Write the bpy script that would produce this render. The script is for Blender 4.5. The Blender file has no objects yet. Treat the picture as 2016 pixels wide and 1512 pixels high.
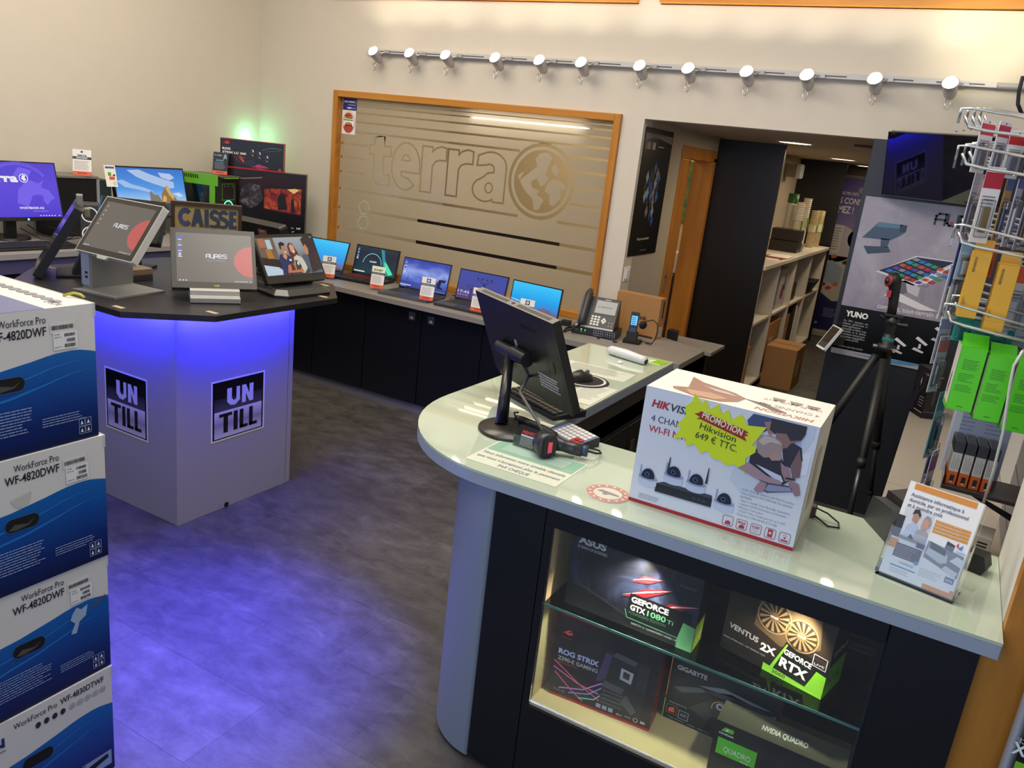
import bpy, bmesh, math, random
from mathutils import Vector as V, Matrix
R = math.radians
random.seed(7)
sc = bpy.context.scene
COL = sc.collection
# ---------------------------------------------------------------- camera
FPX = 1577.7
YAW, PITCH, ROLL, CH = R(-27.856), R(-16.222), R(6.499), 1.73
fw = V((math.sin(YAW)*math.cos(PITCH), math.cos(YAW)*math.cos(PITCH), math.sin(PITCH)))
rt = V((math.cos(YAW), -math.sin(YAW), 0)); up = rt.cross(fw)
cr, sr = math.cos(ROLL), math.sin(ROLL)
rt, up = cr*rt + sr*up, -sr*rt + cr*up
cam = bpy.data.objects.new('camera', bpy.data.cameras.new('camera'))
COL.objects.link(cam)
m = Matrix.Identity(4)
for i in range(3):
    m[i][0], m[i][1], m[i][2] = rt[i], up[i], -fw[i]
m[2][3] = CH
cam.matrix_world = m
cam.data.sensor_width = 36; cam.data.lens = FPX*36/2016
cam.data.clip_start = 0.05; cam.data.clip_end = 60
sc.camera = cam
def at(px, py, x=None, y=None, z=None):
    """the point of the plane x=, y= or z= that the photograph shows at a pixel"""
    d = fw + rt*((px-1008)/FPX) - up*((py-756)/FPX)
    t = x/d.x if x is not None else y/d.y if y is not None else (z-CH)/d.z
    return V((0, 0, CH)) + d*t
# ---------------------------------------------------------------- look, world, lights
vs = sc.view_settings
vs.view_transform = 'Standard'; vs.look = 'None'; vs.gamma = 1; vs.use_curve_mapping = False
vs.exposure = 0.0
w = bpy.data.worlds.new('world'); sc.world = w; w.use_nodes = True
w.node_tree.nodes['Background'].inputs[0].default_value = (0.60, 0.68, 1.0, 1)
w.node_tree.nodes['Background'].inputs[1].default_value = 0.16
def lamp(kind, loc, energy, col, target=None, size=.5, size_y=None, cone=None, blend=.6, name='lamp'):
    d = bpy.data.lights.new(name, kind); d.energy = energy; d.color = col
    if kind == 'AREA':
        d.size = size
        if size_y: d.shape = 'RECTANGLE'; d.size_y = size_y
    elif kind == 'SPOT':
        d.spot_size = cone or R(60); d.spot_blend = blend; d.shadow_soft_size = size
    else: d.shadow_soft_size = size
    o = bpy.data.objects.new(name, d); COL.objects.link(o); o.location = loc
    if target is not None: o.rotation_euler = (V(target)-V(loc)).to_track_quat('-Z', 'Y').to_euler()
    return o
WARM = (1.0, .89, .73); NEUT = (1.0, .93, .82)
lamp('AREA', (-3.2, 2.6, 3.5), 66, WARM, (-3.2, 2.6, 0), 1.6, name='ceiling_light')
lamp('AREA', (-1.0, 2.2, 3.5), 52, NEUT, (-1.0, 2.2, 0), 1.6, name='ceiling_light')
lamp('AREA', (-1.6, 0.2, 3.5), 26, NEUT, (-1.6, .2, 0), 1.6, name='ceiling_light')
# dusk daylight of the shop front behind the camera
lamp('AREA', (-.6, -1.35, 1.7), 46, (.62, .76, 1.0), (-.6, 3, 1.2), 3.0, 2.4, name='shop_front_daylight')
# blue LED strips under the kiosk desk, and the blue spot on the floor
BLUE = (.02, .02, 1.0)
lamp('AREA', (-3.03, 2.085, .950), 16, BLUE, (-3.03, 2.14, .85), .66, .02, name='blue_strip')
lamp('AREA', (-2.635, 2.47, .950), 16, BLUE, (-2.69, 2.47, .85), .66, .02, name='blue_strip').rotation_euler.rotate_axis('Z', R(0))
lamp('SPOT', (-2.0, 2.3, 2.95), 2200, (.03, .02, 1), (-1.95, 1.55, 0), .05, cone=R(33), blend=1, name='blue_spot')
# green glow of the computer in the corner
lamp('POINT', (-4.83, 4.52, 1.60), 1.0, (.25, 1, .55), size=.03, name='green_glow')
# office behind the frosted window, corridor
lamp('AREA', (-3.1, 6.1, 2.45), 26, (1, .86, .62), (-3.1, 6.1, 0), 1.2, name='office_light')
for yy in (5.75, 7.4, 9.0):
    lamp('AREA', (-.98, yy, 1.955), 7.5, (1, .80, .55), (-.98, yy, 0), .18, name='corridor_light')
# small halogens inside the counter's display niche
lamp('SPOT', (-.12, 1.75, .80), 6.5, (1, .83, .6), (-.16, 1.86, .5), .012, cone=R(100), blend=.8, name='niche_lamp')
lamp('SPOT', (-.50, 1.748, .80), 20, (1, .83, .6), (-.56, 1.80, .4), .012, cone=R(110), blend=.8, name='niche_lamp')
# ---------------------------------------------------------------- materials
GAIN = [1.0]
def lin(c):
    if isinstance(c, str):
        c = [int(c[i:i+2], 16)/255 for i in (0, 2, 4)]
        c = [v/12.92 if v <= .04045 else ((v+.055)/1.055)**2.4 for v in c]
    return (*[min(1, v*GAIN[0]) for v in c[:3]], 1)
MC = {}
def mat(c, r=.5, me=0, em=0, sp=.5, var=0, alpha=1, coat=0):
    """plain principled surface with a faint procedural unevenness"""
    k = (c, r, me, em, sp, var, alpha, coat, GAIN[0])
    if k in MC: return MC[k]
    mm = bpy.data.materials.new('surface_%s' % c); mm.use_nodes = True
    nt = mm.node_tree; b = nt.nodes['Principled BSDF']
    b.inputs['Base Color'].default_value = lin(c) if not em else (.01, .01, .01, 1)
    b.inputs['Roughness'].default_value = r; b.inputs['Metallic'].default_value = me
    b.inputs['Specular IOR Level'].default_value = sp
    b.inputs['Coat Weight'].default_value = coat; b.inputs['Coat Roughness'].default_value = .03
    if em:
        b.inputs['Emission Color'].default_value = lin(c); b.inputs['Emission Strength'].default_value = em
    if var:
        n = nt.nodes.new('ShaderNodeTexNoise'); n.inputs['Scale'].default_value = 9; n.inputs['Detail'].default_value = 4
        t = nt.nodes.new('ShaderNodeTexCoord'); nt.links.new(t.outputs['Object'], n.inputs['Vector'])
        x = nt.nodes.new('ShaderNodeMix'); x.data_type = 'RGBA'
        a = lin(c)
        x.inputs[6].default_value = tuple(v*(1-var) for v in a[:3])+(1,)
        x.inputs[7].default_value = tuple(min(1, v*(1+var)) for v in a[:3])+(1,)
        nt.links.new(n.outputs['Fac'], x.inputs[0]); nt.links.new(x.outputs[2], b.inputs['Base Color'])
    MC[k] = mm
    return mm
def E(c, s=1.0): return mat(c, .25, 0, s)
def ramp_mat(name, cols, scale=(1, 1, 1), coord='Object', noise=3, detail=6, rough=.5, bump=0, em=0, dist=0, spec=.5):
    """noise through a colour ramp, stretched by scale: wood, slate, printed clouds"""
    k = (name,)
    if k in MC: return MC[k]
    mm = bpy.data.materials.new(name); mm.use_nodes = True; nt = mm.node_tree; b = nt.nodes['Principled BSDF']
    t = nt.nodes.new('ShaderNodeTexCoord'); mp = nt.nodes.new('ShaderNodeMapping'); mp.inputs['Scale'].default_value = scale
    n = nt.nodes.new('ShaderNodeTexNoise'); n.inputs['Scale'].default_value = noise; n.inputs['Detail'].default_value = detail
    n.inputs['Distortion'].default_value = dist; n.inputs['Roughness'].default_value = .6
    rp = nt.nodes.new('ShaderNodeValToRGB'); el = rp.color_ramp.elements
    for i, (p, c) in enumerate(cols):
        e = el[i] if i < 2 else el.new(p)
        e.position = p; e.color = lin(c)
    L = nt.links.new
    L(t.outputs[coord], mp.inputs['Vector']); L(mp.outputs[0], n.inputs['Vector']); L(n.outputs['Fac'], rp.inputs[0])
    b.inputs['Roughness'].default_value = rough; b.inputs['Specular IOR Level'].default_value = spec
    if em:
        b.inputs['Base Color'].default_value = (.01, .01, .01, 1)
        L(rp.outputs[0], b.inputs['Emission Color']); b.inputs['Emission Strength'].default_value = em
    else: L(rp.outputs[0], b.inputs['Base Color'])
    if bump:
        bp = nt.nodes.new('ShaderNodeBump'); bp.inputs['Strength'].default_value = bump; bp.inputs['Distance'].default_value = .01
        L(n.outputs['Fac'], bp.inputs['Height']); L(bp.outputs[0], b.inputs['Normal'])
    MC[k] = mm; return mm
def grad_mat(name, cols, em=1.0, axis=1, noise=0, nscale=4, rough=.3):
    """picture on a screen or print: colour ramp along the face's own UV, broken by noise"""
    if (name,) in MC: return MC[(name,)]
    mm = bpy.data.materials.new(name); mm.use_nodes = True; nt = mm.node_tree; b = nt.nodes['Principled BSDF']
    t = nt.nodes.new('ShaderNodeTexCoord'); s = nt.nodes.new('ShaderNodeSeparateXYZ')
    rp = nt.nodes.new('ShaderNodeValToRGB'); el = rp.color_ramp.elements; L = nt.links.new
    L(t.outputs['UV'], s.inputs[0])
    src = s.outputs[axis]
    if noise:
        n = nt.nodes.new('ShaderNodeTexNoise'); n.inputs['Scale'].default_value = nscale; n.inputs['Detail'].default_value = 5
        L(t.outputs['UV'], n.inputs['Vector'])
        a = nt.nodes.new('ShaderNodeMath'); a.operation = 'MULTIPLY_ADD'; a.inputs[1].default_value = noise
        L(n.outputs['Fac'], a.inputs[0])
        a2 = nt.nodes.new('ShaderNodeMath'); a2.operation = 'ADD'; a2.inputs[1].default_value = -noise/2
        L(src, a2.inputs[0]); L(a2.outputs[0], a.inputs[2]); src = a.outputs[0]
    L(src, rp.inputs[0])
    for i, (p, c) in enumerate(cols):
        e = el[i] if i < 2 else el.new(p)
        e.position = p; e.color = lin(c)
    b.inputs['Roughness'].default_value = rough
    if em:
        b.inputs['Base Color'].default_value = (.01, .01, .01, 1)
        L(rp.outputs[0], b.inputs['Emission Color']); b.inputs['Emission Strength'].default_value = em
    else: L(rp.outputs[0], b.inputs['Base Color'])
    MC[(name,)] = mm; return mm
def glass_mat(name, tint=(1, 1, 1), refl=.08, rough=.02, fres=True):
    """thin clear sheet: transparent, with a fresnel gloss"""
    if (name,) in MC: return MC[(name,)]
    mm = bpy.data.materials.new(name); mm.use_nodes = True; nt = mm.node_tree; L = nt.links.new
    for n in list(nt.nodes):
        if n.type != 'OUTPUT_MATERIAL': nt.nodes.remove(n)
    out = [n for n in nt.nodes if n.type == 'OUTPUT_MATERIAL'][0]
    a = nt.nodes.new('ShaderNodeBsdfTransparent'); a.inputs[0].default_value = (*tint, 1)
    g = nt.nodes.new('ShaderNodeBsdfGlossy'); g.inputs['Roughness'].default_value = rough; g.inputs[0].default_value = (1, 1, 1, 1)
    x = nt.nodes.new('ShaderNodeMixShader')
    if fres:
        f = nt.nodes.new('ShaderNodeFresnel'); f.inputs['IOR'].default_value = 1.45; L(f.outputs[0], x.inputs[0])
    else: x.inputs[0].default_value = refl
    L(a.outputs[0], x.inputs[1]); L(g.outputs[0], x.inputs[2]); L(x.outputs[0], out.inputs[0])
    MC[(name,)] = mm; return mm
# ---------------------------------------------------------------- mesh builder
TXT = {}
def glyphs(s, bold, res):
    k = (s, bold, res)
    if k not in TXT:
        c = bpy.data.curves.new('t', 'FONT'); c.body = s; c.size = 1; c.offset = bold; c.resolution_u = res; c.fill_mode = 'FRONT'
        o = bpy.data.objects.new('t', c)
        me = bpy.data.meshes.new_from_object(o)
        vs_ = [(v.co.x, v.co.y) for v in me.vertices]; fs = [tuple(p.vertices) for p in me.polygons]
        bpy.data.objects.remove(o); bpy.data.curves.remove(c); bpy.data.meshes.remove(me)
        xs = [v[0] for v in vs_] or [0]
        TXT[k] = ([(x-min(xs), y) for x, y in vs_], fs, max(xs)-min(xs))
    return TXT[k]
class Fr:
    """a flat frame on a face: origin and two edge vectors; drawings use fractions (or metres if unit vectors)"""
    def __init__(s, o, u, v):
        s.o, s.u, s.v = V(o), V(u), V(v); s.n = s.u.cross(s.v).normalized(); s.k = s.v.length/s.u.length
    def p(s, a, b, l=0): return s.o + s.u*a + s.v*b + s.n*(l*.0005)
    def sub(s, u0, v0, u1, v1): return Fr(s.p(u0, v0), s.u*(u1-u0), s.v*(v1-v0))
class MB:
    def __init__(s): s.v = []; s.f = []; s.mi = []; s.mats = []; s.uv = []; s.sm = []; s.M = None
    def m(s, mt):
        if mt not in s.mats: s.mats.append(mt)
        return s.mats.index(mt)
    def add(s, vs_, fs, mt, uv=None, smooth=False):
        b = len(s.v); mi = s.m(mt)
        for p in vs_:
            p = V(p)
            if s.M is not None: p = s.M @ p
            s.v.append(p)
        for i, f in enumerate(fs):
            s.f.append([b+k for k in f]); s.mi.append(mi); s.uv.append(uv[i] if uv else None); s.sm.append(smooth)
        return s
    def box(s, x0, x1, y0, y1, z0, z1, mt):
        a = [(x, y, z) for z in (z0, z1) for y in (y0, y1) for x in (x0, x1)]
        return s.add(a, [(0, 2, 3, 1), (4, 5, 7, 6), (0, 1, 5, 4), (2, 6, 7, 3), (0, 4, 6, 2), (1, 3, 7, 5)], mt)
    def prism(s, base, ext, mt, smooth=False):
        """polygon (list of 3-D points) swept along ext"""
        b = [V(p) for p in base]; e = V(ext); n = len(b)
        nn = sum(((b[i]-b[0]).cross(b[(i+1) % n]-b[0]) for i in range(n)), V())
        if nn.dot(e) > 0: b.reverse()
        s.add(b + [p+e for p in b], [tuple(range(n)), tuple(range(2*n-1, n-1, -1))], mt)
        s.add(b + [p+e for p in b], [(i, i+n, (i+1) % n+n, (i+1) % n) for i in range(n)], mt, smooth=smooth)
        return s
    def cyl(s, p0, p1, r0, r1, mt, n=20, cap=True):
        p0, p1 = V(p0), V(p1); d = (p1-p0).normalized()
        a = d.orthogonal().normalized(); b = d.cross(a)
        c = [(math.cos(i*2*math.pi/n), math.sin(i*2*math.pi/n)) for i in range(n)]
        A = [p0+(a*x+b*y)*r0 for x, y in c]; B = [p1+(a*x+b*y)*r1 for x, y in c]
        s.add(A+B, [(i, (i+1) % n, (i+1) % n+n, i+n) for i in range(n)], mt, smooth=True)
        if cap:
            s.add(A, [tuple(range(n-1, -1, -1))], mt); s.add(B, [tuple(range(n))], mt)
        return s
    def tube(s, pts, r, mt, n=8, close=False):
        pts = [V(p) for p in pts]; k = len(pts); vs_ = []
        for i, p in enumerate(pts):
            t = (pts[min(i+1, k-1)] - pts[max(i-1, 0)]).normalized()
            if i == 0: a = t.orthogonal().normalized()
            else: a = (a - t*a.dot(t)).normalized()
            b = t.cross(a)
            rr = r[i] if isinstance(r, (list, tuple)) else r
            vs_ += [p+(a*math.cos(j*2*math.pi/n)+b*math.sin(j*2*math.pi/n))*rr for j in range(n)]
        fs = [(i*n+j, i*n+(j+1) % n, (i+1)*n+(j+1) % n, (i+1)*n+j) for i in range(k-1) for j in range(n)]
        fs += [tuple(range(n-1, -1, -1)), tuple((k-1)*n+j for j in range(n))]
        return s.add(vs_, fs, mt, smooth=True)
    def lathe(s, prof, c, mt, n=24, ax=(0, 0, 1)):
        """profile of (radius, height) turned about an axis through c"""
        c = V(c); d = V(ax).normalized(); a = d.orthogonal().normalized(); b = d.cross(a); vs_ = []
        for r, h in prof:
            vs_ += [c+d*h+(a*math.cos(j*2*math.pi/n)+b*math.sin(j*2*math.pi/n))*max(r, 1e-4) for j in range(n)]
        fs = [(i*n+j, i*n+(j+1) % n, (i+1)*n+(j+1) % n, (i+1)*n+j) for i in range(len(prof)-1) for j in range(n)]
        return s.add(vs_, fs, mt, smooth=True)
    # drawings on a frame
    def rect(s, F, a, b, c, d, mt, l=1):
        return s.add([F.p(a, b, l), F.p(c, b, l), F.p(c, d, l), F.p(a, d, l)], [(0, 1, 2, 3)], mt, [[(0, 0), (1, 0), (1, 1), (0, 1)]])
    def poly(s, F, pts, mt, l=1):
        ar = sum(pts[i][0]*pts[(i+1) % len(pts)][1]-pts[(i+1) % len(pts)][0]*pts[i][1] for i in range(len(pts)))
        if ar < 0: pts = pts[::-1]
        return s.add([F.p(x, y, l) for x, y in pts], [tuple(range(len(pts)))], mt)
    def disc(s, F, x, y, r, mt, l=1, a0=0, a1=360, n=28, sx=1, ry=1):
        p = [(x+r*F.k*sx*math.cos(R(a0+(a1-a0)*i/n)), y+r*ry*math.sin(R(a0+(a1-a0)*i/n))) for i in range(n if a1-a0 >= 360 else n+1)]
        return s.poly(F, p, mt, l)
    def ring(s, F, x, y, r0, r1, mt, l=1, n=36, a0=0, a1=360):
        P = []
        for i in range(n+1):
            t = R(a0+(a1-a0)*i/n)
            P += [F.p(x+r*F.k*math.cos(t), y+r*math.sin(t), l) for r in (r0, r1)]
        return s.add(P, [(2*i, 2*i+1, 2*i+3, 2*i+2) for i in range(n)], mt)
    def line(s, F, pts, w, mt, l=1):
        """stroke of width w (in units of v)"""
        q = [V((x/F.k, y)) for x, y in pts]
        for a, b in zip(q[:-1], q[1:]):
            d = (b-a)
            if d.length < 1e-9: continue
            d = d.normalized()*w/2; n_ = V((-d.y, d.x)); a2, b2 = a-d*.8, b+d*.8
            s.poly(F, [((p.x)*F.k, p.y) for p in (a2-n_, b2-n_, b2+n_, a2+n_)], mt, l)
        return s
    def text(s, F, t, x, y, size, mt, l=2, al='L', bold=0, w=None, sh=0, rot=0, res=3):
        vs_, fs, tw = glyphs(t, bold, res)
        k = size*F.k; wx = (w/tw if w and tw else k)
        off = {'L': 0, 'C': -tw*wx/2, 'R': -tw*wx}[al]
        c_, s_ = math.cos(R(rot)), math.sin(R(rot)); P = []
        for a, b in vs_:
            q = (a*wx+off+b*sh*wx, b*size)
            if rot: q = (q[0]*c_-q[1]*s_*F.k, q[0]*s_/F.k+q[1]*c_)
            P.append(F.p(x+q[0], y+q[1], l))
        return s.add(P, fs, mt)
    def lines(s, F, x0, y0, x1, n, dy, h, mt, l=1, rag=.25):
        """n rows of unreadably small print"""
        for i in range(n):
            e = x1 - (x1-x0)*rag*random.random()
            x = x0
            while x < e-1e-6:
                q = min(e, x+(x1-x0)*(.04+.1*random.random()))
                s.rect(F, x, y0-i*dy-h, q-(x1-x0)*.012, y0-i*dy, mt, l); x = q
        return s
    def build(s, name, parent=None, bevel=0, loc=None, rz=0, seg=2, ang=35):
        me = bpy.data.meshes.new(name)
        me.from_pydata([tuple(p) for p in s.v], [], s.f)
        for mt in s.mats: me.materials.append(mt)
        for p, i, sm in zip(me.polygons, s.mi, s.sm): p.material_index = i; p.use_smooth = sm
        if any(s.uv):
            L = me.uv_layers.new(name='UVMap')
            for p, u in zip(me.polygons, s.uv):
                if u:
                    for li, c in zip(p.loop_indices, u): L.data[li].uv = c
        me.update()
        o = bpy.data.objects.new(name, me); COL.objects.link(o)
        if bevel:
            b = o.modifiers.new('bevel', 'BEVEL'); b.width = bevel; b.segments = seg; b.limit_method = 'ANGLE'; b.angle_limit = R(ang)
        if parent is not None: o.parent = parent
        if loc is not None: o.location = loc
        o.rotation_euler.z = rz
        return o
def tag(o, label, cat, group=None):
    o['label'] = label; o['category'] = cat
    if group: o['group'] = group
    return o
def struct(o, label=None):
    o['kind'] = 'structure'
    if label: o['label'] = label
    return o
def thing(name, label, cat, loc=(0, 0, 0), rz=0, group=None):
    o = bpy.data.objects.new(name, None); COL.objects.link(o); o.empty_display_size = .05
    o.location = loc; o.rotation_euler.z = rz
    return tag(o, label, cat, group)
def clone(o, parent=None):
    c = o.copy(); COL.objects.link(c)
    if parent is not None: c.parent = parent
    for ch in [q for q in COL.objects if q.parent == o]: clone(ch, c)
    return c
def fbox(x0, x1, y0, y1, z0, z1, side):
    """frame of one face of a box, seen from outside"""
    if side == 'f': return Fr((x0, y0, z0), (x1-x0, 0, 0), (0, 0, z1-z0))
    if side == 'r': return Fr((x1, y0, z0), (0, y1-y0, 0), (0, 0, z1-z0))
    if side == 'l': return Fr((x0, y1, z0), (0, y0-y1, 0), (0, 0, z1-z0))
    if side == 't': return Fr((x0, y0, z1), (x1-x0, 0, 0), (0, y1-y0, 0))
    if side == 'b': return Fr((x1, y1, z0), (x0-x1, 0, 0), (0, 0, z1-z0))
# shared colours
WHITE = mat('F2F2F0', .5); BLACK = mat('0C0C0E', .45); DARK = mat('17181B', .5); OFFW = mat('E4E2DA', .55)
NAVY = mat('0B1017', .42); GREY = mat('85858A', .45); SILV = mat('A9AAAE', .38, .35); RED = mat('B51A22', .5)
INK = mat('1B1B28', .5); LGREY = mat('B9B9BC', .5); CHROME = mat('C9CACF', .16, 1); STEEL = mat('9A9BA0', .3, .9)
CARD = mat('A87B49', .75, var=.06); GREEN = mat('6DB52A', .45); LIME = mat('9BE01A', .45); ORANGE = mat('E8551E', .5)
PAPER = mat('F0EFEB', .6); RUBBER = mat('101012', .7)
WOOD = ramp_mat('oak_veneer', [(.3, 'A8691F'), (.5, 'BB7A2A'), (.75, 'C98A38')], (3, 3, .35), noise=4, rough=.4)
WOODX = ramp_mat('oak_veneer_across', [(.3, 'A8691F'), (.5, 'BB7A2A'), (.75, 'C98A38')], (.35, 3, 3), noise=4, rough=.4)
ACRYL = glass_mat('clear_acrylic', (.97, .98, .98))
# ================================================================ SETTING
WALL = mat('D6CDBE', .85, var=.025)
slate = ramp_mat('slate_vinyl', [(.30, '34322F'), (.46, '4C4945'), (.60, '5E5B56'), (.78, '77736C')], (2.0, 3.4, 1), noise=3.1, detail=15, rough=.42, bump=.2, dist=.25)
[n for n in slate.node_tree.nodes if n.type == 'TEX_NOISE'][0].inputs['Roughness'].default_value = .74
nt = slate.node_tree; b_ = nt.nodes['Principled BSDF']
bk = nt.nodes.new('ShaderNodeTexBrick'); bk.inputs['Scale'].default_value = 1
bk.inputs['Color1'].default_value = (1, 1, 1, 1); bk.inputs['Color2'].default_value = (.72, .71, .70, 1); bk.inputs['Mortar'].default_value = (.45, .45, .45, 1)
bk.inputs['Mortar Size'].default_value = .0016; bk.inputs['Brick Width'].default_value = .62; bk.inputs['Row Height'].default_value = .31; bk.inputs['Mortar Smooth'].default_value = .3
tc_ = nt.nodes.new('ShaderNodeTexCoord'); nt.links.new(tc_.outputs['Object'], bk.inputs['Vector'])
mx = nt.nodes.new('ShaderNodeMix'); mx.data_type = 'RGBA'; mx.blend_type = 'MULTIPLY'; mx.inputs[0].default_value = 1
src = b_.inputs['Base Color'].links[0].from_socket
nt.links.new(src, mx.inputs[6]); nt.links.new(bk.outputs['Color'], mx.inputs[7]); nt.links.new(mx.outputs[2], b_.inputs['Base Color'])
struct(MB().box(-5.2, 1.6, -1.5, 11, -.1, 0, slate).build('floor'))
struct(MB().box(-5.2, 1.6, -1.5, 4.9, 3.62, 3.75, mat('E2DDD2', .9)).build('ceiling'))
W0, W1 = 4.66, 4.80
g = MB()
for x0, x1, z0, z1 in ((-4.9, -4.154, 0, 2.6), (-4.154, -1.928, 0, .72), (-4.154, -1.928, 2.0, 2.6), (-1.928, -1.788, 0, 2.6),
                       (-1.788, .6, 1.985, 2.6), (-4.9, -4.2, 2.6, 3.62), (-1.926, -1.794, 2.6, 3.62), (-4.2, -1.926, 3.4, 3.62), (-1.794, .6, 3.4, 3.62), (.02, .6, 0, 1.985)):
    g.box(x0, x1, W0, W1, z0, z1, WALL)
struct(g.build('wall_back'))
struct(MB().box(-5.05, -4.9, -1.5, 7.4, 0, 3.62, WALL).build('wall_left'))
g = MB(); g.box(.32, .45, 2.15, 4.66, 0, 3.62, mat('C9C9C8', .5)); g.box(.2445, .62, 1.80, 2.15, 0, 3.62, mat('DCD9D2', .7))
struct(g.build('wall_right'))
struct(MB().prism([(.217, 1.755, 0), (.312, 1.755, 0), (.312, 1.755, 3.62), (.2445, 1.755, 3.62), (.2445, 1.755, .875), (.217, 1.755, .875)], (0, .045, 0), WOOD).build('trim_1', bevel=.003))
struct(MB().cyl((.311, 1.715, 0), (.311, 1.715, 3.6), .010, .010, mat('C6C8CE', .3, .5), 14).build('trim_2'))
# --- corridor and office shells
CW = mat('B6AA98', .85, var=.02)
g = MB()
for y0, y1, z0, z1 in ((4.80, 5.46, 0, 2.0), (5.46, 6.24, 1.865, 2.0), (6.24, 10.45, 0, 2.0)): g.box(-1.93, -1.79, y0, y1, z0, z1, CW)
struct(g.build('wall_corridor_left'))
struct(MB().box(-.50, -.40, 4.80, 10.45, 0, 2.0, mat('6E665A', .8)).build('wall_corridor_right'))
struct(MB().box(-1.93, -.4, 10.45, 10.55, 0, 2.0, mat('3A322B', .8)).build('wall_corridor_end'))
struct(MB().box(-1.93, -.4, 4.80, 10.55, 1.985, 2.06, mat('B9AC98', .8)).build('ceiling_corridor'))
struct(MB().box(-4.9, -1.93, 7.25, 7.35, 0, 2.6, mat('C9B48F', .85)).build('wall_office'))
struct(MB().box(-4.9, -1.93, 4.80, 7.35, 2.55, 2.62, mat('D8CDB8', .85)).build('ceiling_office'))
struct(MB().box(-1.94, -1.925, 4.80, 7.3, 2.06, 2.6, CW).build('wall_office_side'))
# --- the frosted office window: oak frame, pane of clear strips, letters and globe
win = MB()
x0, x1, z0, z1 = -4.152, -1.93, .737, 1.998
t = .042
for a in ((x0, x0+t, z0, z1), (x1-t, x1, z0, z1)): win.box(a[0], a[1], 4.635, 4.72, a[2], a[3], WOOD)
for a in ((x0+t, x1-t, z0, z0+t), (x0+t, x1-t, z1-t, z1)): win.box(a[0], a[1], 4.635, 4.72, a[2], a[3], WOODX)
wroot = thing('window_1', 'oak framed office window with frosted film, clear stripes, lettering and a globe', 'window')
struct(wroot); del wroot['category']
win.build('window_frame', wroot, bevel=.003)
film = bpy.data.materials.new('frosted_film'); film.use_nodes = True; nt = film.node_tree; b_ = nt.nodes['Principled BSDF']; L = nt.links.new
b_.inputs['Base Color'].default_value = lin('A5957B'); b_.inputs['Roughness'].default_value = .65
b_.inputs['Coat Weight'].default_value = 1; b_.inputs['Coat Roughness'].default_value = .03; b_.inputs['Coat IOR'].default_value = 1.5
tl = nt.nodes.new('ShaderNodeBsdfTranslucent'); tl.inputs[0].default_value = (.80, .76, .68, 1)
ms = nt.nodes.new('ShaderNodeMixShader'); ms.inputs[0].default_value = .42
L(b_.outputs[0], ms.inputs[1]); L(tl.outputs[0], ms.inputs[2]); L(ms.outputs[0], nt.nodes['Material Output'].inputs[0])
FX0, FZ0, FW, FH = x0+t, z0+t, x1-x0-2*t, z1-z0-2*t
loops = [[(FX0, FZ0), (FX0+FW, FZ0), (FX0+FW, FZ0+FH), (FX0, FZ0+FH)]]
GX, GZ = -2.438, 1.552
def hole(a, b, z, h):
    loops.append([(a, z-h/2), (b, z-h/2), (b, z+h/2), (a, z+h/2)])
L0, R0 = FX0+.006, FX0+FW-.006
for z, h in ((1.932, .007), (1.903, .009), (1.858, .012)): hole(L0+.13, R0, z, h)
for z, h in ((1.796, .014),): hole(L0+.13, R0, z, h)
for z, h in ((1.727, .015), (1.640, .016), (1.545, .016), (1.440, .016)):
    dz = abs(z-GZ); rg = math.sqrt(max(.239**2-dz*dz, 0))
    if z > 1.7: hole(L0+.05, GX-rg-.012, z, h)
    elif z > 1.6: hole(L0, -3.865, z, h)
    else: hole(L0, -3.875, z, h)
    hole(GX+rg+.012, R0, z, h)
for z, h in ((1.318, .018), (1.180, .021), (1.030, .023)):
    if z > 1.29: hole(L0, GX-.14, z, h); hole(GX+.15, R0, z, h)
    else: hole(L0, R0, z, h)
# letters: frosted glyphs inside a clear outline
def offset(P, d):
    n = len(P); out = []
    for i in range(n):
        a, b, c = V(P[i-1]), V(P[i]), V(P[(i+1) % n])
        e1, e2 = (b-a).normalized(), (c-b).normalized()
        n1, n2 = V((e1.y, -e1.x)), V((e2.y, -e2.x)); bi = (n1+n2)
        if bi.length < 1e-5: bi = n1
        bi.normalize(); out.append(tuple(b + bi*d/max(bi.dot(n1), .45)))
    return out
def area(P): return sum(P[i-1][0]*P[i][1]-P[i][0]*P[i-1][1] for i in range(len(P)))/2
c5 = .0
GL = {'t': [[(0, .78), (.07, .78), (.07, .93), (.20, .99), (.20, .78), (.31, .78), (.31, .62), (.20, .62), (.20, .27), (.225, .19), (.31, .19), (.31, .03), (.22, 0), (.12, .02), (.07, .10), (.07, .62), (0, .62)]],
      'r': [[(0, .76), (.14, .76), (.14, .66), (.20, .74), (.29, .78), (.36, .76), (.36, .58), (.27, .58), (.19, .54), (.15, .45), (.15, 0), (0, 0)]]}
def ell(cx, cy, rx, ry, a0, a1, n=14): return [(cx+rx*math.cos(R(a0+(a1-a0)*i/n)), cy+ry*math.sin(R(a0+(a1-a0)*i/n))) for i in range(n+1)]
GL['e'] = [ell(.24, .38, .24, .40, -52, -360+2, 26) + [(.48, .30), (.16, .30)] + ell(.26, .27, .11, .11, 170, 285, 8), ell(.24, .47, .085, .13, 0, 180, 8)]
GL['a'] = [[(.44, 0), (.30, 0), (.29, .06)] + ell(.17, .17, .17, .18, -50, -250, 14) + [(.20, .44), (.29, .46)] + ell(.21, .53, .08, .09, 10, 130, 6) + [(.04, .58), (.05, .72)] + ell(.23, .56, .21, .23, 110, 0, 10), ell(.225, .21, .065, .10, 0, 359, 10)]
tx = -3.83
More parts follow.
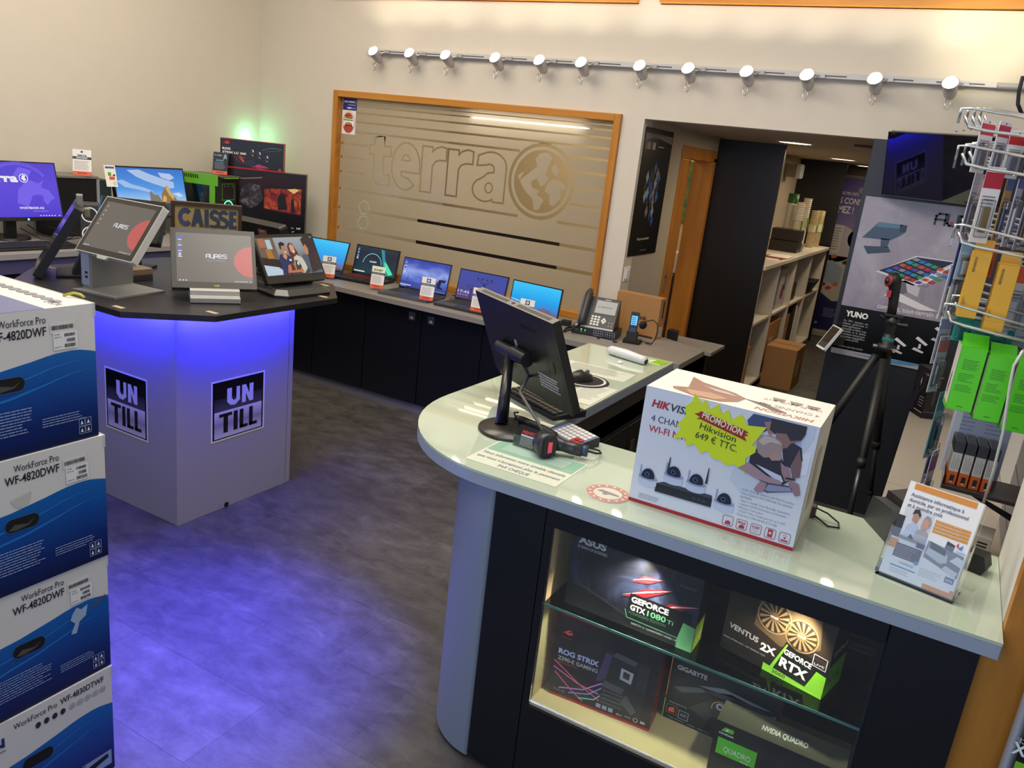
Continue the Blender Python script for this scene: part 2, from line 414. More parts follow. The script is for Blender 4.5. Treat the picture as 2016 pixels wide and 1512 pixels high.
for ch, wd in (('t', .178), ('e', .230), ('r', .188), ('r', .188), ('a', .235)):
    src = GL[ch]; mxx = max(p[0] for p in src[0]); k = wd/mxx; H_ = .30 if ch != 't' else .32
    for j, P in enumerate(src):
        Q = [(tx+px*k, 1.388+py*H_/.78*(1 if ch != 't' else .80/.99*.78/.78)) for px, py in P]
        if area(Q) < 0: Q.reverse()
        if j == 0: loops.append(offset(Q, .0125)); loops.append(Q)
        else: loops.append(Q); loops.append(offset(Q, -.010))
    tx += wd + .0265
def circ(r, n=64): return [(GX+r*math.cos(2*math.pi*i/n), GZ+r*math.sin(2*math.pi*i/n)) for i in range(n)]
for r in (.239, .216, .196): loops.append(circ(r))
LAND = [[(-.19, .02), (-.14, .06), (-.17, -.01), (-.10, .05), (-.04, .10), (-.06, .15), (-.03, .19), (.03, .20), (.07, .17), (.045, .10), (.03, .05), (.06, .03), (.03, -.02), (.0, -.03), (-.03, .02), (-.08, -.01), (-.06, -.05), (.0, -.06), (-.02, -.09), (.04, -.12), (.01, -.19), (-.03, -.20), (-.05, -.12), (-.10, -.09), (-.14, -.05)],
        [(.06, .0), (.10, .03), (.15, .02), (.19, .0), (.20, -.04), (.16, -.03), (.17, -.09), (.13, -.15), (.09, -.15), (.08, -.08), (.04, -.06)],
        [(.07, .10), (.10, .13), (.14, .09), (.12, .05), (.09, .06)]]
for P in LAND: loops.append([(GX+a*.91, GZ+b*.91) for a, b in P])
cu = bpy.data.curves.new('film', 'CURVE'); cu.dimensions = '2D'; cu.fill_mode = 'BOTH'; cu.resolution_u = 1
for P in loops:
    sp = cu.splines.new('POLY'); sp.points.add(len(P)-1); sp.use_cyclic_u = True
    for q, p in zip(sp.points, P): q.co = (p[0], p[1], 0, 1)
co = bpy.data.objects.new('film', cu); me = bpy.data.meshes.new_from_object(co); bpy.data.objects.remove(co); bpy.data.curves.remove(cu)
for v in me.vertices: v.co = (v.co.x, 4.690, v.co.y)
me.materials.clear(); me.materials.append(film); me.name = 'frosted_film'
o = bpy.data.objects.new('frosted_film', me); COL.objects.link(o); o.parent = wroot
MB().add([(FX0, 4.695, FZ0), (FX0+FW, 4.695, FZ0), (FX0+FW, 4.695, FZ0+FH), (FX0, 4.695, FZ0+FH)], [(0, 1, 2, 3)], glass_mat('window_glass')).build('glass_pane', wroot)
# two stickers in its corner
F = Fr((FX0+.008, 4.6885, 1.872), (.128, 0, 0), (0, 0, .082))
g = MB().rect(F, 0, 0, 1, 1, mat('2C2F86', .5), 1)
for a, b, c, d in ((.1, .62, .38, .76), (.42, .62, .86, .76), (.38, .42, .92, .45), (.32, .13, .62, .23)): g.rect(F, a, b, c, d, WHITE, 2)
g.rect(F, .66, .14, .92, .21, mat('8A8FC0'), 2).line(F, [(.07, .55), (.05, .55), (.05, .82), (.07, .82)], .03, WHITE, 2).line(F, [(.92, .55), (.94, .55), (.94, .82), (.92, .82)], .03, WHITE, 2)
tag(g.build('window_sticker'), 'blue rectangular sticker in the top left corner of the frosted window', 'sticker')
F = Fr((FX0+.006, 4.6885, 1.706), (.124, 0, 0), (0, 0, .164))
g = MB().rect(F, 0, 0, 1, 1, PAPER, 1)
g.add([F.p(.5+.46*math.cos(i*.17952), .5+.46*math.sin(i*.17952), 2) for i in range(35)], [tuple(range(35))], mat('B5546A'))
g.add([F.p(.5+.43*math.cos(i*.17952), .5+.445*math.sin(i*.17952), 3) for i in range(35)], [tuple(range(35))], PAPER)
g.poly(F, [(.18, .74), (.22, .82), (.35, .89), (.5, .91), (.65, .88), (.76, .8), (.8, .74)], mat('C4482F'), 4).rect(F, .16, .65, .8, .74, mat('B9A736'), 4).rect(F, .12, .57, .84, .62, mat('5D8C97'), 4)
g.poly(F, [(.22, .4), (.3, .48), (.5, .51), (.7, .48), (.78, .4)], mat('CE7A35'), 4).poly(F, [(.12, .34), (.88, .34), (.8, .18), (.66, .09), (.5, .06), (.34, .09), (.2, .18)], mat('B8453C'), 4).rect(F, .22, .34, .78, .40, mat('7A2F22'), 5).rect(F, .2, .74, .55, .79, mat('6B2A1E'), 5).rect(F, .34, .67, .76, .71, mat('6E5A14'), 5)
tag(g.build('window_sticker'), 'white sticker with a red, yellow and orange oval below the blue sticker', 'sticker')
# upper windows above the lamp rail
for i, (a, b) in enumerate(((-4.2, -1.926), (-1.794, .6))):
    r_ = thing('window_%d' % (i+2), 'upper oak window frame, only its bottom rail in view', 'window'); struct(r_); del r_['category']; del r_['label']
    g = MB()
    g.box(a, b, 4.63, 4.72, 2.605, 2.68, WOODX).box(a, b, 4.63, 4.72, 3.33, 3.4, WOODX)
    g.box(a, a+.06, 4.63, 4.72, 2.68, 3.33, WOOD).box(b-.06, b, 4.63, 4.72, 2.68, 3.33, WOOD)
    g.build('window_frame', r_, bevel=.003)
    MB().box(a+.06, b-.06, 4.69, 4.70, 2.68, 3.33, mat('15181E', .05)).build('glass_pane', r_)
# door to the office
dr = thing('door_1', 'open oak door frame', 'door'); struct(dr); del dr['category']; del dr['label']
g = MB()
g.box(-1.94, -1.786, 5.44, 5.495, 0, 1.83, WOOD).box(-1.936, -1.780, 6.20, 6.262, 0, 1.83, WOOD).box(-1.936, -1.780, 5.44, 6.262, 1.80, 1.882, WOOD)
g.build('door_frame', dr, bevel=.003)
dl = MB().box(-2.06, -1.955, 6.16, 6.20, 0, 1.80, WOOD).build('door_leaf', dr, bevel=.002)
g = MB().cyl((-2.005, 6.158, .90), (-2.005, 6.11, .90), .011, .011, STEEL, 12).cyl((-2.005, 6.115, .90), (-2.04, 6.115, .90), .008, .008, STEEL, 12).box(-2.022, -1.988, 6.155, 6.16, .78, .96, STEEL)
g.build('door_handle', dl)
# tube lamp behind the film
g = MB().cyl((-3.02, 4.735, 1.893), (-2.19, 4.735, 1.893), .008, .008, E('FFF3D6', 9), 12)
tt = thing('tube_lamp', 'lit white tube lamp shining through the top right of the frosted window', 'lamp')
g.build('tube', tt); MB().box(-3.05, -2.16, 4.745, 4.76, 1.885, 1.915, WHITE).build('housing', tt)
# far objects in the office
F = Fr((-2.75, 7.24, 1.16), (.62, 0, 0), (0, 0, .62))
pt = thing('painting', 'green abstract painting hanging in the office, seen through the doorway', 'painting')
MB().box(-2.75, -2.13, 7.215, 7.25, 1.28, 1.80, ramp_mat('green_paint', [(.25, '123F2C'), (.45, '1F6A4A'), (.6, '6C7A2B'), (.8, '2E8D7A')], (2, 2, 3), noise=3, dist=2)).build('canvas', pt)
ob = thing('office_cupboard', 'dark low cupboard behind the frosted window, glimpsed through its clear stripes', 'cupboard', (-3.7, 6.0, 0))
MB().box(-.62, .62, 0, .42, 0, 1.06, mat('17141A', .5)).build('body', ob, bevel=.004); MB().box(-.20, .05, .05, .3, 1.06, 1.12, mat('3A4A9A', .5)).build('binder', ob); MB().box(.2, .42, .05, .3, 1.06, 1.16, mat('D9D4CC', .5)).build('paper_stack', ob)
c = thing('office_cabinet', 'dark brown low cabinet inside the office doorway', 'cabinet', (0, 0, 0))
MB().box(-2.46, -2.02, 6.62, 7.1, 0, .86, mat('2E211A', .5)).build('body', c, bevel=.003)
MB().box(-2.20, -2.08, 6.59, 6.605, .74, .755, STEEL).build('handle', c)
d_ = thing('soap_dispenser', 'white hand gel dispenser with pump standing on the office cabinet', 'dispenser')
MB().box(-2.215, -2.095, 6.70, 6.82, .86, 1.05, mat('E4E3DF', .4)).build('bottle', d_, bevel=.015)
MB().cyl((-2.155, 6.76, 1.05), (-2.155, 6.76, 1.09), .012, .012, WHITE, 12).box(-2.19, -2.145, 6.752, 6.768, 1.09, 1.105, WHITE).build('pump', d_)
# ================================================================ CORRIDOR
# dark end panels of the built-in
for y, nm, lb in ((6.285, 'near', 'tall black cabinet end panel at the corridor mouth beside the oak door'), (9.60, 'far', 'tall black end panel at the far end of the corridor shelves')):
    tag(MB().box(-1.785, -1.292, y, y+.03, 0, 1.98, mat('141110', .34)).build('cabinet_end_panel'), lb, 'panel')
sh = thing('open_shelving', 'white open shelving unit with cubby compartments along the corridor', 'shelf', (-1.54, 8, 0))
SW = mat('D9D2C4', .5)
sh_y = [6.33, 7.0, 7.75, 8.55, 9.40]
ox, oy = 1.54, -8
def shp(nm, x0, x1, y0, y1, z0, z1, mt=SW): MB().box(x0+ox, x1+ox, y0+oy, y1+oy, z0, z1, mt).build(nm, sh, bevel=.0015)
shp('top_board', -1.785, -1.275, 6.32, 9.44, 1.055, 1.085)
shp('bottom_board', -1.785, -1.292, 6.32, 9.42, .05, .075); shp('plinth', -1.785, -1.33, 6.34, 9.42, 0, .05, BLACK)
shp('back_board', -1.79, -1.783, 6.33, 9.42, .075, 1.055)
for y in sh_y: shp('divider', -1.783, -1.292, y-.011, y+.011, .075, 1.055)
for a, b in zip(sh_y[:-1], sh_y[1:]): shp('shelf_board', -1.783, -1.30, a+.011, b-.011, .60, .622)
def cart(nm, lb, cat_, x0, x1, y0, y1, z0, z1, mt=CARD, grp=None, tape=True):
    t_ = MB().box(x0, x1, y0, y1, z0, z1, mt)
    if tape:
        F = fbox(x0, x1, y0, y1, z0, z1, 't'); t_.rect(F, 0, .46, 1, .54, mat('8F6536', .35), 1)
        F = fbox(x0, x1, y0, y1, z0, z1, 'r'); t_.rect(F, .2, .3, .55, .7, mat('C9B58F', .6), 1)
    return tag(t_.build(nm, bevel=.002), lb, cat_, grp)
cart('cardboard_box', 'tall brown carton in the lower first compartment of the corridor shelves', 'box', -1.72, -1.33, 6.40, 6.62, .075, .40)
cart('cardboard_box', 'brown carton standing on the floor in front of the corridor shelves', 'box', -1.28, -1.02, 7.02, 7.42, 0, .36)
cart('cardboard_box', 'brown carton filling the lower second compartment of the corridor shelves', 'box', -1.72, -1.31, 7.08, 7.62, .075, .52)
cart('cardboard_box', 'slim brown carton in the lower third compartment of the corridor shelves', 'box', -1.70, -1.32, 7.85, 8.10, .075, .50)
tag(MB().box(-1.68, -1.30, 8.20, 8.235, .075, .60, mat('3B2A22', .5)).build('board'), 'dark brown board upright in the corridor shelves', 'board')
tag(MB().box(-1.68, -1.30, 8.30, 8.33, .075, .55, WHITE).build('board'), 'white board upright beside the dark board in the shelves', 'board')
tag(MB().box(-1.70, -1.34, 7.10, 7.30, .622, .86, mat('1D2E9C', .4)).build('storage_box', bevel=.004), 'bright blue upright box in the corridor shelves', 'box')
b = MB().box(-1.70, -1.33, 7.33, 7.66, .622, .98, mat('C9C6C6', .5)); F = fbox(-1.70, -1.33, 7.33, 7.66, .622, .98, 'r')
b.disc(F, .45, .42, .2, mat('8A4A63'), 1).rect(F, .55, .45, .8, .85, mat('6D7A80'), 1)
tag(b.build('printer_box', bevel=.003), 'grey printed carton with a pink disc in the shelves', 'box')
tag(MB().box(-1.62, -1.34, 7.85, 8.25, .622, .80, mat('2A2A30', .5)).build('storage_case', bevel=.01), 'black case in the upper third compartment of the shelves', 'case')
tag(MB().prism([(-1.60, 8.75, .622), (-1.33, 8.75, .622), (-1.33, 9.2, .622), (-1.60, 9.2, .622)], (.06, 0, .13), BLACK).build('document_tray', bevel=.01), 'black tray in the upper far compartment of the shelves', 'tray')
# cups, boxes of capsules, papers on the top board
def cup_stack(x, y, n, lb, col='E9DDC0', hgt=.34, band=True):
    t_ = thing('cup_stack', lb, 'cups', (x, y, 1.085), 0, 'stacks of cups on the shelves')
    pr = []
    for i in range(n):
        z = i*hgt/n; pr += [(.036, z), (.040, z+hgt/n*.8), (.043, z+hgt/n*.85), (.043, z+hgt/n*.95)]
    MB().lathe(pr+[(.0, hgt)], (0, 0, 0), mat(col, .5), 18).build('cups', t_)
    if band: MB().cyl((0, 0, hgt*.42), (0, 0, hgt*.62), .0445, .0445, mat('D8D2B0', .4), 18, False).build('sleeve', t_, loc=(0, 0, 0)); MB().box(.03, .0455, -.022, .022, hgt*.42, hgt*.62, mat('5F8A35', .4)).build('label', t_)
cup_stack(-1.47, 8.35, 22, 'stack of white paper cups in a bag, nearest on the shelves', 'F0EADC', .46)
cup_stack(-1.46, 8.62, 26, 'tallest stack of white paper cups in a bag on the shelves', 'F2ECDE', .50)
cup_stack(-1.42, 8.98, 30, 'stack of beige ridged cups left of its twin on the shelves', 'D6C49B', .38)
cup_stack(-1.40, 9.22, 30, 'stack of beige ridged cups at the far end of the shelves', 'D6C49B', .38)
gb = thing('jar', 'clear jar with a green lid behind the cup stacks', 'jar', (-1.58, 8.5, 1.085))
MB().lathe([(0, 0), (.05, 0), (.05, .42), (.045, .44)], (0, 0, 0), mat('D9D5C3', .2), 18).build('body', gb); MB().lathe([(.052, .44), (.052, .53), (0, .53)], (0, 0, 0), mat('2F6B2E', .4), 18).build('lid', gb)
for i in range(2):
    tag(MB().box(-1.62, -1.36, 7.95+.02*i, 8.17+.02*i, 1.085+.105*i, 1.187+.105*i, mat('241D1A', .4)).build('capsule_box', bevel=.004), ('lower', 'upper')[i]+' dark capsule box in the pair beside the paper cups', 'box', 'dark capsule boxes')
tag(MB().box(-1.50, -1.36, 8.2, 8.3, 1.085, 1.16, mat('8E8A86', .2)).build('clear_bin', bevel=.004), 'small grey transparent bin between capsule boxes and cups', 'bin')
g = MB()
for i, c in enumerate(('F1EEE6', '8A1F22', 'E8E3D8')):
    g.box(-1.52+.03*i, -1.33+.02*i, 6.95+.12*i, 7.2+.16*i, 1.085+.003*i, 1.088+.003*i, mat(c, .6))
tag(g.build('leaflets', loc=(0, 0, 0)), 'loose red and white leaflets lying on the white shelving top', 'papers')
tag(MB().lathe([(0, 0), (.035, 0), (.035, .09), (.0, .09)], (-1.47, 6.85, 1.085), mat('C9804E', .5), 16).build('mug'), 'small orange cup half hidden at the near end of the shelving', 'cup')
# emergency lamp
el = thing('emergency_lamp', 'small grey emergency lamp high on the corridor wall', 'lamp')
MB().box(-1.785, -1.68, 8.84, 8.98, 1.77, 1.90, mat('8C7F6B', .6)).build('base', el, bevel=.004); MB().box(-1.68, -1.62, 8.83, 8.99, 1.76, 1.91, mat('C4CDD6', .15)).build('lens', el, bevel=.02)
# recessed downlights
for i, y in enumerate((5.95, 8.5, 10.2)):
    x = (-1.17, -1.20, -1.17)[i]
    d_ = thing('downlight', ('nearest lit round downlight in the corridor ceiling', 'middle lit round downlight in the corridor ceiling', 'farthest lit downlight in the corridor ceiling')[i], 'ceiling light', (x, y, 1.985), 0, 'corridor downlights')
    MB().lathe([(.105, -.002), (.125, -.006), (.13, 0)], (0, 0, 0), WHITE, 28).build('rim', d_); MB().lathe([(0, -.004), (.106, -.004)], (0, 0, 0), E('FFE7B0', 5), 28).build('diffuser', d_)
tag(MB().prism([(-.72, 5.42, 1.984), (-.57, 5.36, 1.984), (-.55, 5.60, 1.984)], (0, 0, -.012), mat('5A4034', .6)).build('ceiling_vent'), 'small brown triangular piece on the corridor ceiling by the dark panel', 'vent')
# roll-up banner at the end
bn = thing('roll_up_banner', 'violet roll-up banner with white French lettering at the corridor end', 'banner', (-1.0, 10.12, 0))
g = MB().box(-.43, .43, -.004, .004, .07, 1.84, mat('4B4382', .5)); F = Fr((-.43, -.004, .07), (.86, 0, 0), (0, 0, 1.77))
g.rect(F, 0, .0, 1, 1, grad_mat('banner_violet', [(0, '1E1A4E'), (.35, '2A2560'), (.6, '8C84A8'), (.8, '6E63A8'), (1, '5C50A0')], 0), 1)
g.text(F, 'PRIX PRO INFO', .055, .893, .028, WHITE, w=.24, bold=.01); g.text(F, 'LES CONSOMMABLES', .0, .838, .052, WHITE, w=.74, bold=.02); g.text(F, 'AIMEZ !', .0, .778, .062, WHITE, w=.27, bold=.02)
g.disc(F, .32, .93, .02, mat('A79FD0'), 2); g.disc(F, .16, .58, .12, mat('B9B4BE'), 2); g.disc(F, .42, .62, .07, mat('C5C2CA'), 2)
g.rect(F, .02, .52, .2, .70, mat('C9C6C4'), 3).lines(F, .04, .68, .18, 9, .017, .006, mat('77747C'), 4)
g.poly(F, [(0, .5), (1, .5), (1, .27), (.25, .20), (0, .27)], mat('B7B1A8'), 2).poly(F, [(.05, .43), (.14, .47), (.30, .42), (.28, .30), (.10, .33)], mat('8EA0B0'), 3)
for a, b, c in ((.06, .29, 'A22A2E'), (.14, .27, 'B8343A'), (.22, .30, 'C7682C'), (.04, .46, '3B3A30'), (.13, .48, 'B4662F'), (.29, .45, '2D2E38')): g.poly(F, [(a, b), (a+.05, b+.005), (a+.07, b+.02), (a+.02, b+.03), (a-.02, b+.015)], mat(c), 4)
g.line(F, [(0, .27), (.25, .20), (1, .27)], .004, mat('3F7A48'), 5).line(F, [(.02, .15), (.06, .12), (.02, .09)], .012, mat('8D877B'), 3).lines(F, .17, .15, .34, 5, .013, .005, mat('8A86B4'), 3).lines(F, .0, .05, .12, 1, .02, .014, mat('A9A4D0'), 2, 0)
g.build('sheet', bn); MB().box(-.45, .45, -.10, .06, 0, .07, mat('9A8F78', .4)).build('base', bn, bevel=.01); MB().box(-.44, .44, -.012, .012, 1.84, 1.87, mat('8F846F', .4)).build('top_rail', bn)
# poster and switch on the corridor's left wall
g = MB().box(-1.789, -1.783, 4.70, 5.20, 1.175, 1.945, mat('0B0A0C', .25)); F = Fr((-1.783, 4.70, 1.175), (0, .5, 0), (0, 0, .77))
g.poly(F, [(.02, .96), (.02, .90), (.2, .925), (.5, .93), (.98, .9), (.98, .96)], mat('7F7880'), 1).text(F, 'TERRA', .52, .935, .014, LGREY, w=.1)
for i, c in enumerate(('7B5A55', 'A4806A', '4A4046', 'BDB3AB')): g.rect(F, .03+.09*i, .84, .12+.09*i, .895, mat(c), 2)
g.lines(F, .5, .872, .7, 1, .02, .01, LGREY, 2, 0)
for r_ in range(6):
    for q in range(5):
        cx = .30+.105*q-.03*r_ + (r_ > 2)*.06*(r_-2); cy = .70-.075*r_-.045*(q % 2)
        if (r_, q) in ((0, 0), (0, 4), (4, 0), (5, 0), (5, 4), (5, 1), (4, 4)): continue
        c = random.choice(('1E57A8', '2B6CC0', '193E77', '8E7B78', '6E5148', '9AA6B4', '27272F'))
        g.poly(F, [(cx, cy-.055), (cx+.055, cy), (cx, cy+.055), (cx-.055, cy)], mat(c), 2)
g.text(F, 'Setting new standards !', .22, .125, .03, WHITE, w=.44).text(F, 'www.terra.de', .4, .035, .014, LGREY, w=.2)
tag(g.build('wall_poster'), 'tall black poster with blue diamond picture tiles on the corridor wall', 'poster')
sw_ = thing('light_switch', 'white light switch under the black corridor poster', 'switch'); y_ = 4.735
MB().box(-1.79, -1.782, y_-.045, y_+.045, 1.02, 1.11, WHITE).build('plate', sw_, bevel=.003); MB().box(-1.783, -1.776, y_-.028, y_+.028, 1.035, 1.095, WHITE).build('rocker', sw_, bevel=.003)
# track with twelve spots
tr = thing('light_track', 'long white lighting track fixed along the back wall above the window', 'track')
g = MB(); g.box(-3.86, -.045, 4.625, 4.655, 2.258, 2.285, mat('C9C7C6', .35)); F = Fr((-3.86, 4.625, 2.258), (3.815, 0, 0), (0, 0, .027))
for a in range(12): g.rect(F, .03+a*.082, .30, .085+a*.082, .52, mat('4A4A52'), 1)
g.build('rail', tr)
g = MB(); pr = [(.0145 if i % 2 else .017, i*.0045) for i in range(80)]; g.lathe(pr, (-.045, 4.64, 2.268), mat('A9A8A6', .4), 10, (1, 0, 0)); g.build('corrugated_conduit', tr)
sx = [-3.73, -3.429, -3.144, -2.773, -2.462, -2.184, -1.818, -1.533, -1.211, -.90, -.573, -.236]
HEAD = mat('B7B6B9', .3, .4); LENS = E('FFF6DE', 30)
for i, x in enumerate(sx):
    tag_ = ('first', 'second', 'third', 'fourth', 'fifth', 'sixth', 'seventh', 'eighth', 'ninth', 'tenth', 'eleventh', 'twelfth')[i]
    s_ = thing('track_spotlight', 'lit grey spotlight, %s from the left on the lighting track' % tag_, 'spotlight', (x, 4.555, 2.245), 0, 'spotlights on the track')
    d = V((.04-.012*i, -.80, .50)).normalized()
    g = MB().lathe([(.0, -.075), (.022, -.073), (.030, -.05), (.034, 0), (.038, .028), (.036, .03), (.034, .02)], (0, 0, 0), HEAD, 22, d)
    g.build('head', s_)
    MB().lathe([(0, .021), (.034, .021)], (0, 0, 0), LENS, 20, d).build('lens', s_)
    MB().box(.038, .075, .055, .07, .012, .032, HEAD).tube([(0, .03, -.01), (.02, .05, .01), (.05, .06, .022)], .006, HEAD).build('arm', s_)
    lp = [(.012, -.01, -.055), (.022, -.012, -.085), (.012, -.012, -.108), (-.004, -.012, -.10), (-.002, -.01, -.06)]
    MB().tube(lp, .0022, CHROME, 6).build('wire_loop', s_)
    lamp('SPOT', V((x, 4.555, 2.245))+d*.04, 10, (1, .90, .72), V((x, 4.555, 2.245))+d+V((0, .35, .35)), .03, cone=R(150), blend=.8, name='spot_beam')
lamp('SPOT', (.05, 4.0, 2.45), 20, (1, .9, .62), (-.12, 4.66, 2.50), .05, cone=R(60), blend=1, name='spot_beam')
lamp('SPOT', (-3.62, 4.25, 2.30), 1.1, (1, .88, .62), (-3.62, 4.66, 2.46), .04, cone=R(60), blend=1, name='spot_beam')
# ================================================================ RECEPTION COUNTER
rc = thing('reception_counter', 'glass-topped reception counter with rounded grey end and lit display niche', 'counter', (-.4, 1.9, 0))
OX, OY = .4, -1.9
def C(g): g.M = Matrix.Translation((OX, OY, 0)); return g
cur = [(-.945+.452*math.cos(R(a)), 2.19+.49*math.sin(R(a))) for a in range(270, 179, -6)]
top = [(.243, 1.70)] + cur + [(-1.397, 3.36), (-.987, 3.36), (-.987, 2.152), (.243, 2.152)]
top = [(.243, 1.70), (.243, 2.152), (-.987, 2.152), (-.987, 3.36), (-1.397, 3.36)] + cur[::-1]
GT = mat('BDC9B4', .035, sp=.55, coat=.6)
C(MB()).prism([(x, y, .9065) for x, y in top], (0, 0, .0075), GT).build('glass_top', rc, bevel=.0012)
edge = mat('A9B3C2', .34, .25)
C(MB()).prism([(x, y, .876) for x, y in top], (0, 0, .030), edge).build('metal_worktop_edge', rc, bevel=.002)
colp = [(-.926+.222*math.cos(R(a)), 1.985+.257*math.sin(R(a))) for a in range(270, 179, -5)]
C(MB()).prism([(x, y, .012) for x, y in colp[::-1] + [(-.926, 1.985)]][::-1], (0, 0, .864), mat('8A94A4', .42, .25), smooth=True).build('curved_end_panel', rc)
C(MB()).box(-.926, .20, 1.76, 1.80, 0, .02, BLACK).box(-1.12, -.95, 1.95, 3.3, 0, .02, BLACK).build('plinth', rc)
NV = mat('0A0E15', .38, var=.05)
def fp(nm, x0, x1, z0, z1, y=1.728): C(MB()).box(x0, x1, y, y+.018, z0, z1, NV).build(nm, rc, bevel=.0012)
fp('front_panel', -.924, -.772, .02, .876); fp('front_panel', -.770, .048, .02, .272); fp('front_panel', -.770, .048, .815, .876); fp('front_panel', .050, .216, .02, .876)
fp('front_panel', -.770, -.750, .273, .814)
CR = mat('C7B08A', .55)
n = C(MB()); n.box(-.77, .06, 1.735, 2.13, .268, .284, CR).box(-.770, -.750, 1.748, 2.13, .284, .815, CR).box(.046, .06, 1.748, 2.13, .284, .815, mat('1B2A3A', .3)).box(-.75, .046, 2.12, 2.14, .284, .815, mat('12161D', .4)).box(-.77, .06, 1.748, 2.13, .815, .835, mat('12161D', .4))
F = Fr((-.75, 1.748, .284), (0, .37, 0), (0, 0, .53)); F.n = V((1, 0, 0))
for i in range(14):
    for u in (.12, .85): n.rect(F, u, .05+.066*i, u+.012, .058+.066*i, mat('6E5F48'), 1)
n.build('display_niche', rc)
sg = glass_mat('shelf_glass', (.80, .93, .90)); eg = mat('4F8078', .1, sp=.6)
g = C(MB()); g.box(-.748, .044, 1.738, 2.115, .584, .591, sg).box(-.748, .044, 1.7365, 1.738, .584, .591, eg).build('glass_shelf', rc)
for x in (-.742, .036):
    for y in (1.78, 2.06): C(MB()).box(x-.006, x+.006, y, y+.012, .576, .584, CHROME).build('shelf_pin', rc)
C(MB()).box(-.749, .0455, 1.729, 1.733, .285, .814, glass_mat('showcase_glass', (.96, .98, .98))).build('glass_pane', rc)
for x in (-.50, -.12): C(MB()).cyl((x, 1.775, .815), (x, 1.775, .808), .022, .026, CHROME, 20).build('halogen_ring', rc)
# staff side of the return: apron, knee shelf, doors with square pulls
bl = mat('15130F', .4)
C(MB()).box(-1.13, -1.0, 2.20, 3.34, .02, .876, mat('1B1A1B', .45)).build('return_panel', rc)
C(MB()).box(-1.0, -.992, 2.165, 3.33, .815, .876, mat('3A3430', .4)).build('apron', rc); C(MB()).box(-1.02, -1.0, 2.165, 3.33, .742, .815, mat('0B0A0A', .5)).build('cable_gap', rc)
for i, (a, b) in enumerate(((2.17, 2.45), (2.454, 2.89), (2.894, 3.33))):
    d_ = C(MB()).box(-1.0, -.985, a, b, .06, .735, bl).build('drawer_front', rc, bevel=.001)
    y = b-.06 if i == 0 else a+.06
    C(MB()).box(-.986, -.981, y-.022, y+.022, .60, .66, mat('5B5751', .3, .5)).build('pull', d_)
C(MB()).box(-.92, .216, 2.13, 2.14, .02, .876, bl).build('back_panel', rc)
# ================================================================ BACK COUNTER with doors
bc = thing('back_counter', 'low grey worktop along the back wall with dark navy doors', 'counter', (-2.7, 4.3, 0))
def B(): g = MB(); g.M = Matrix.Translation((2.7, -4.3, 0)); return g
GW = mat('8E877F', .34, var=.04); GE = mat('9C9AA4', .35)
wt = [(-4.15, 4.06), (-1.40, 4.06), (-1.40, 3.372), (-.975, 3.372), (-1.185, 4.20), (-1.47, 4.655), (-4.15, 4.655)]
wt = [(-4.15, 4.065), (-1.17, 4.065), (-1.17, 4.50), (-1.45, 4.655), (-4.15, 4.655)]
wt = [(-4.15, 4.065), (-1.41, 4.065), (-1.41, 3.40), (-.98, 3.40), (-1.165, 4.02), (-1.165, 4.52), (-1.44, 4.655), (-4.15, 4.655)]
wt = [(-4.15, 4.065), (-1.165, 4.065), (-1.165, 4.535), (-1.44, 4.655), (-4.15, 4.655)]
B().prism([(x, y, .705) for x, y in wt], (0, 0, .031), GW).build('worktop', bc, bevel=.002)
B().box(-4.1, -1.18, 4.14, 4.16, 0, .062, mat('6E6A72', .5)).build('plinth', bc)
B().box(-4.1, -1.18, 4.142, 4.60, .062, .705, mat('6A6A70', .4, .3)).build('carcass', bc)
dx = [-4.09, -3.785, -3.332, -2.877, -2.42, -1.965, -1.52]
for i, (a, b) in enumerate(zip(dx[:-1], dx[1:])):
    d_ = B().box(a+.004, b-.004, 4.122, 4.14, .064, .70, mat('090B14', .36)).build('door', bc, bevel=.0015)
    if i in (2, 3, 4):
        x = (b-.075 if i == 2 else a+.075)
        g = B(); g.box(x-.024, x+.024, 4.118, 4.123, .618, .668, STEEL); F = Fr((x-.024+2.7, 4.118-4.3, .618), (.048, 0, 0), (0, 0, .05)); g.M = None
        g.rect(F, .2, .2, .8, .8, mat('3F3F48', .3), 1).poly(F, [(.2, .2), (.8, .2), (.5, .6)], LGREY, 2)
        g.build('recessed_pull', d_)
B().box(-1.20, -1.18, 4.12, 4.60, 0, .705, mat('77736E', .4)).build('end_panel', bc)
tag(MB().box(-1.50, -1.16, 4.67, 4.98, .68, .70, GW).box(-1.28, -1.24, 4.72, 4.76, 0, .68, BLACK).box(-1.28, -1.24, 4.88, 4.92, 0, .68, BLACK).box(-1.48, -1.44, 4.72, 4.76, 0, .68, BLACK).build('side_table'), 'small dark-legged side table behind the counter, by the oak door', 'table')
# left counter along the wall
lc = thing('wall_counter', 'raised grey counter along the left wall carrying monitors and computers', 'counter', (-4.6, 2.8, 0))
g = MB(); g.M = Matrix.Translation((4.6, -2.8, 0)); g.box(-4.89, -4.22, .6, 4.655, .905, .937, mat('98938F', .35, var=.04)); g.build('worktop', lc, bevel=.002)
g = MB(); g.M = Matrix.Translation((4.6, -2.8, 0)); g.box(-4.27, -4.255, .6, 4.05, .0, .82, mat('0B0B12', .45)); g.build('front_panel', lc)
g = MB(); g.M = Matrix.Translation((4.6, -2.8, 0)); g.box(-4.252, -4.235, .6, 4.05, .83, .905, mat('4B4A68', .4)); g.build('apron', lc)
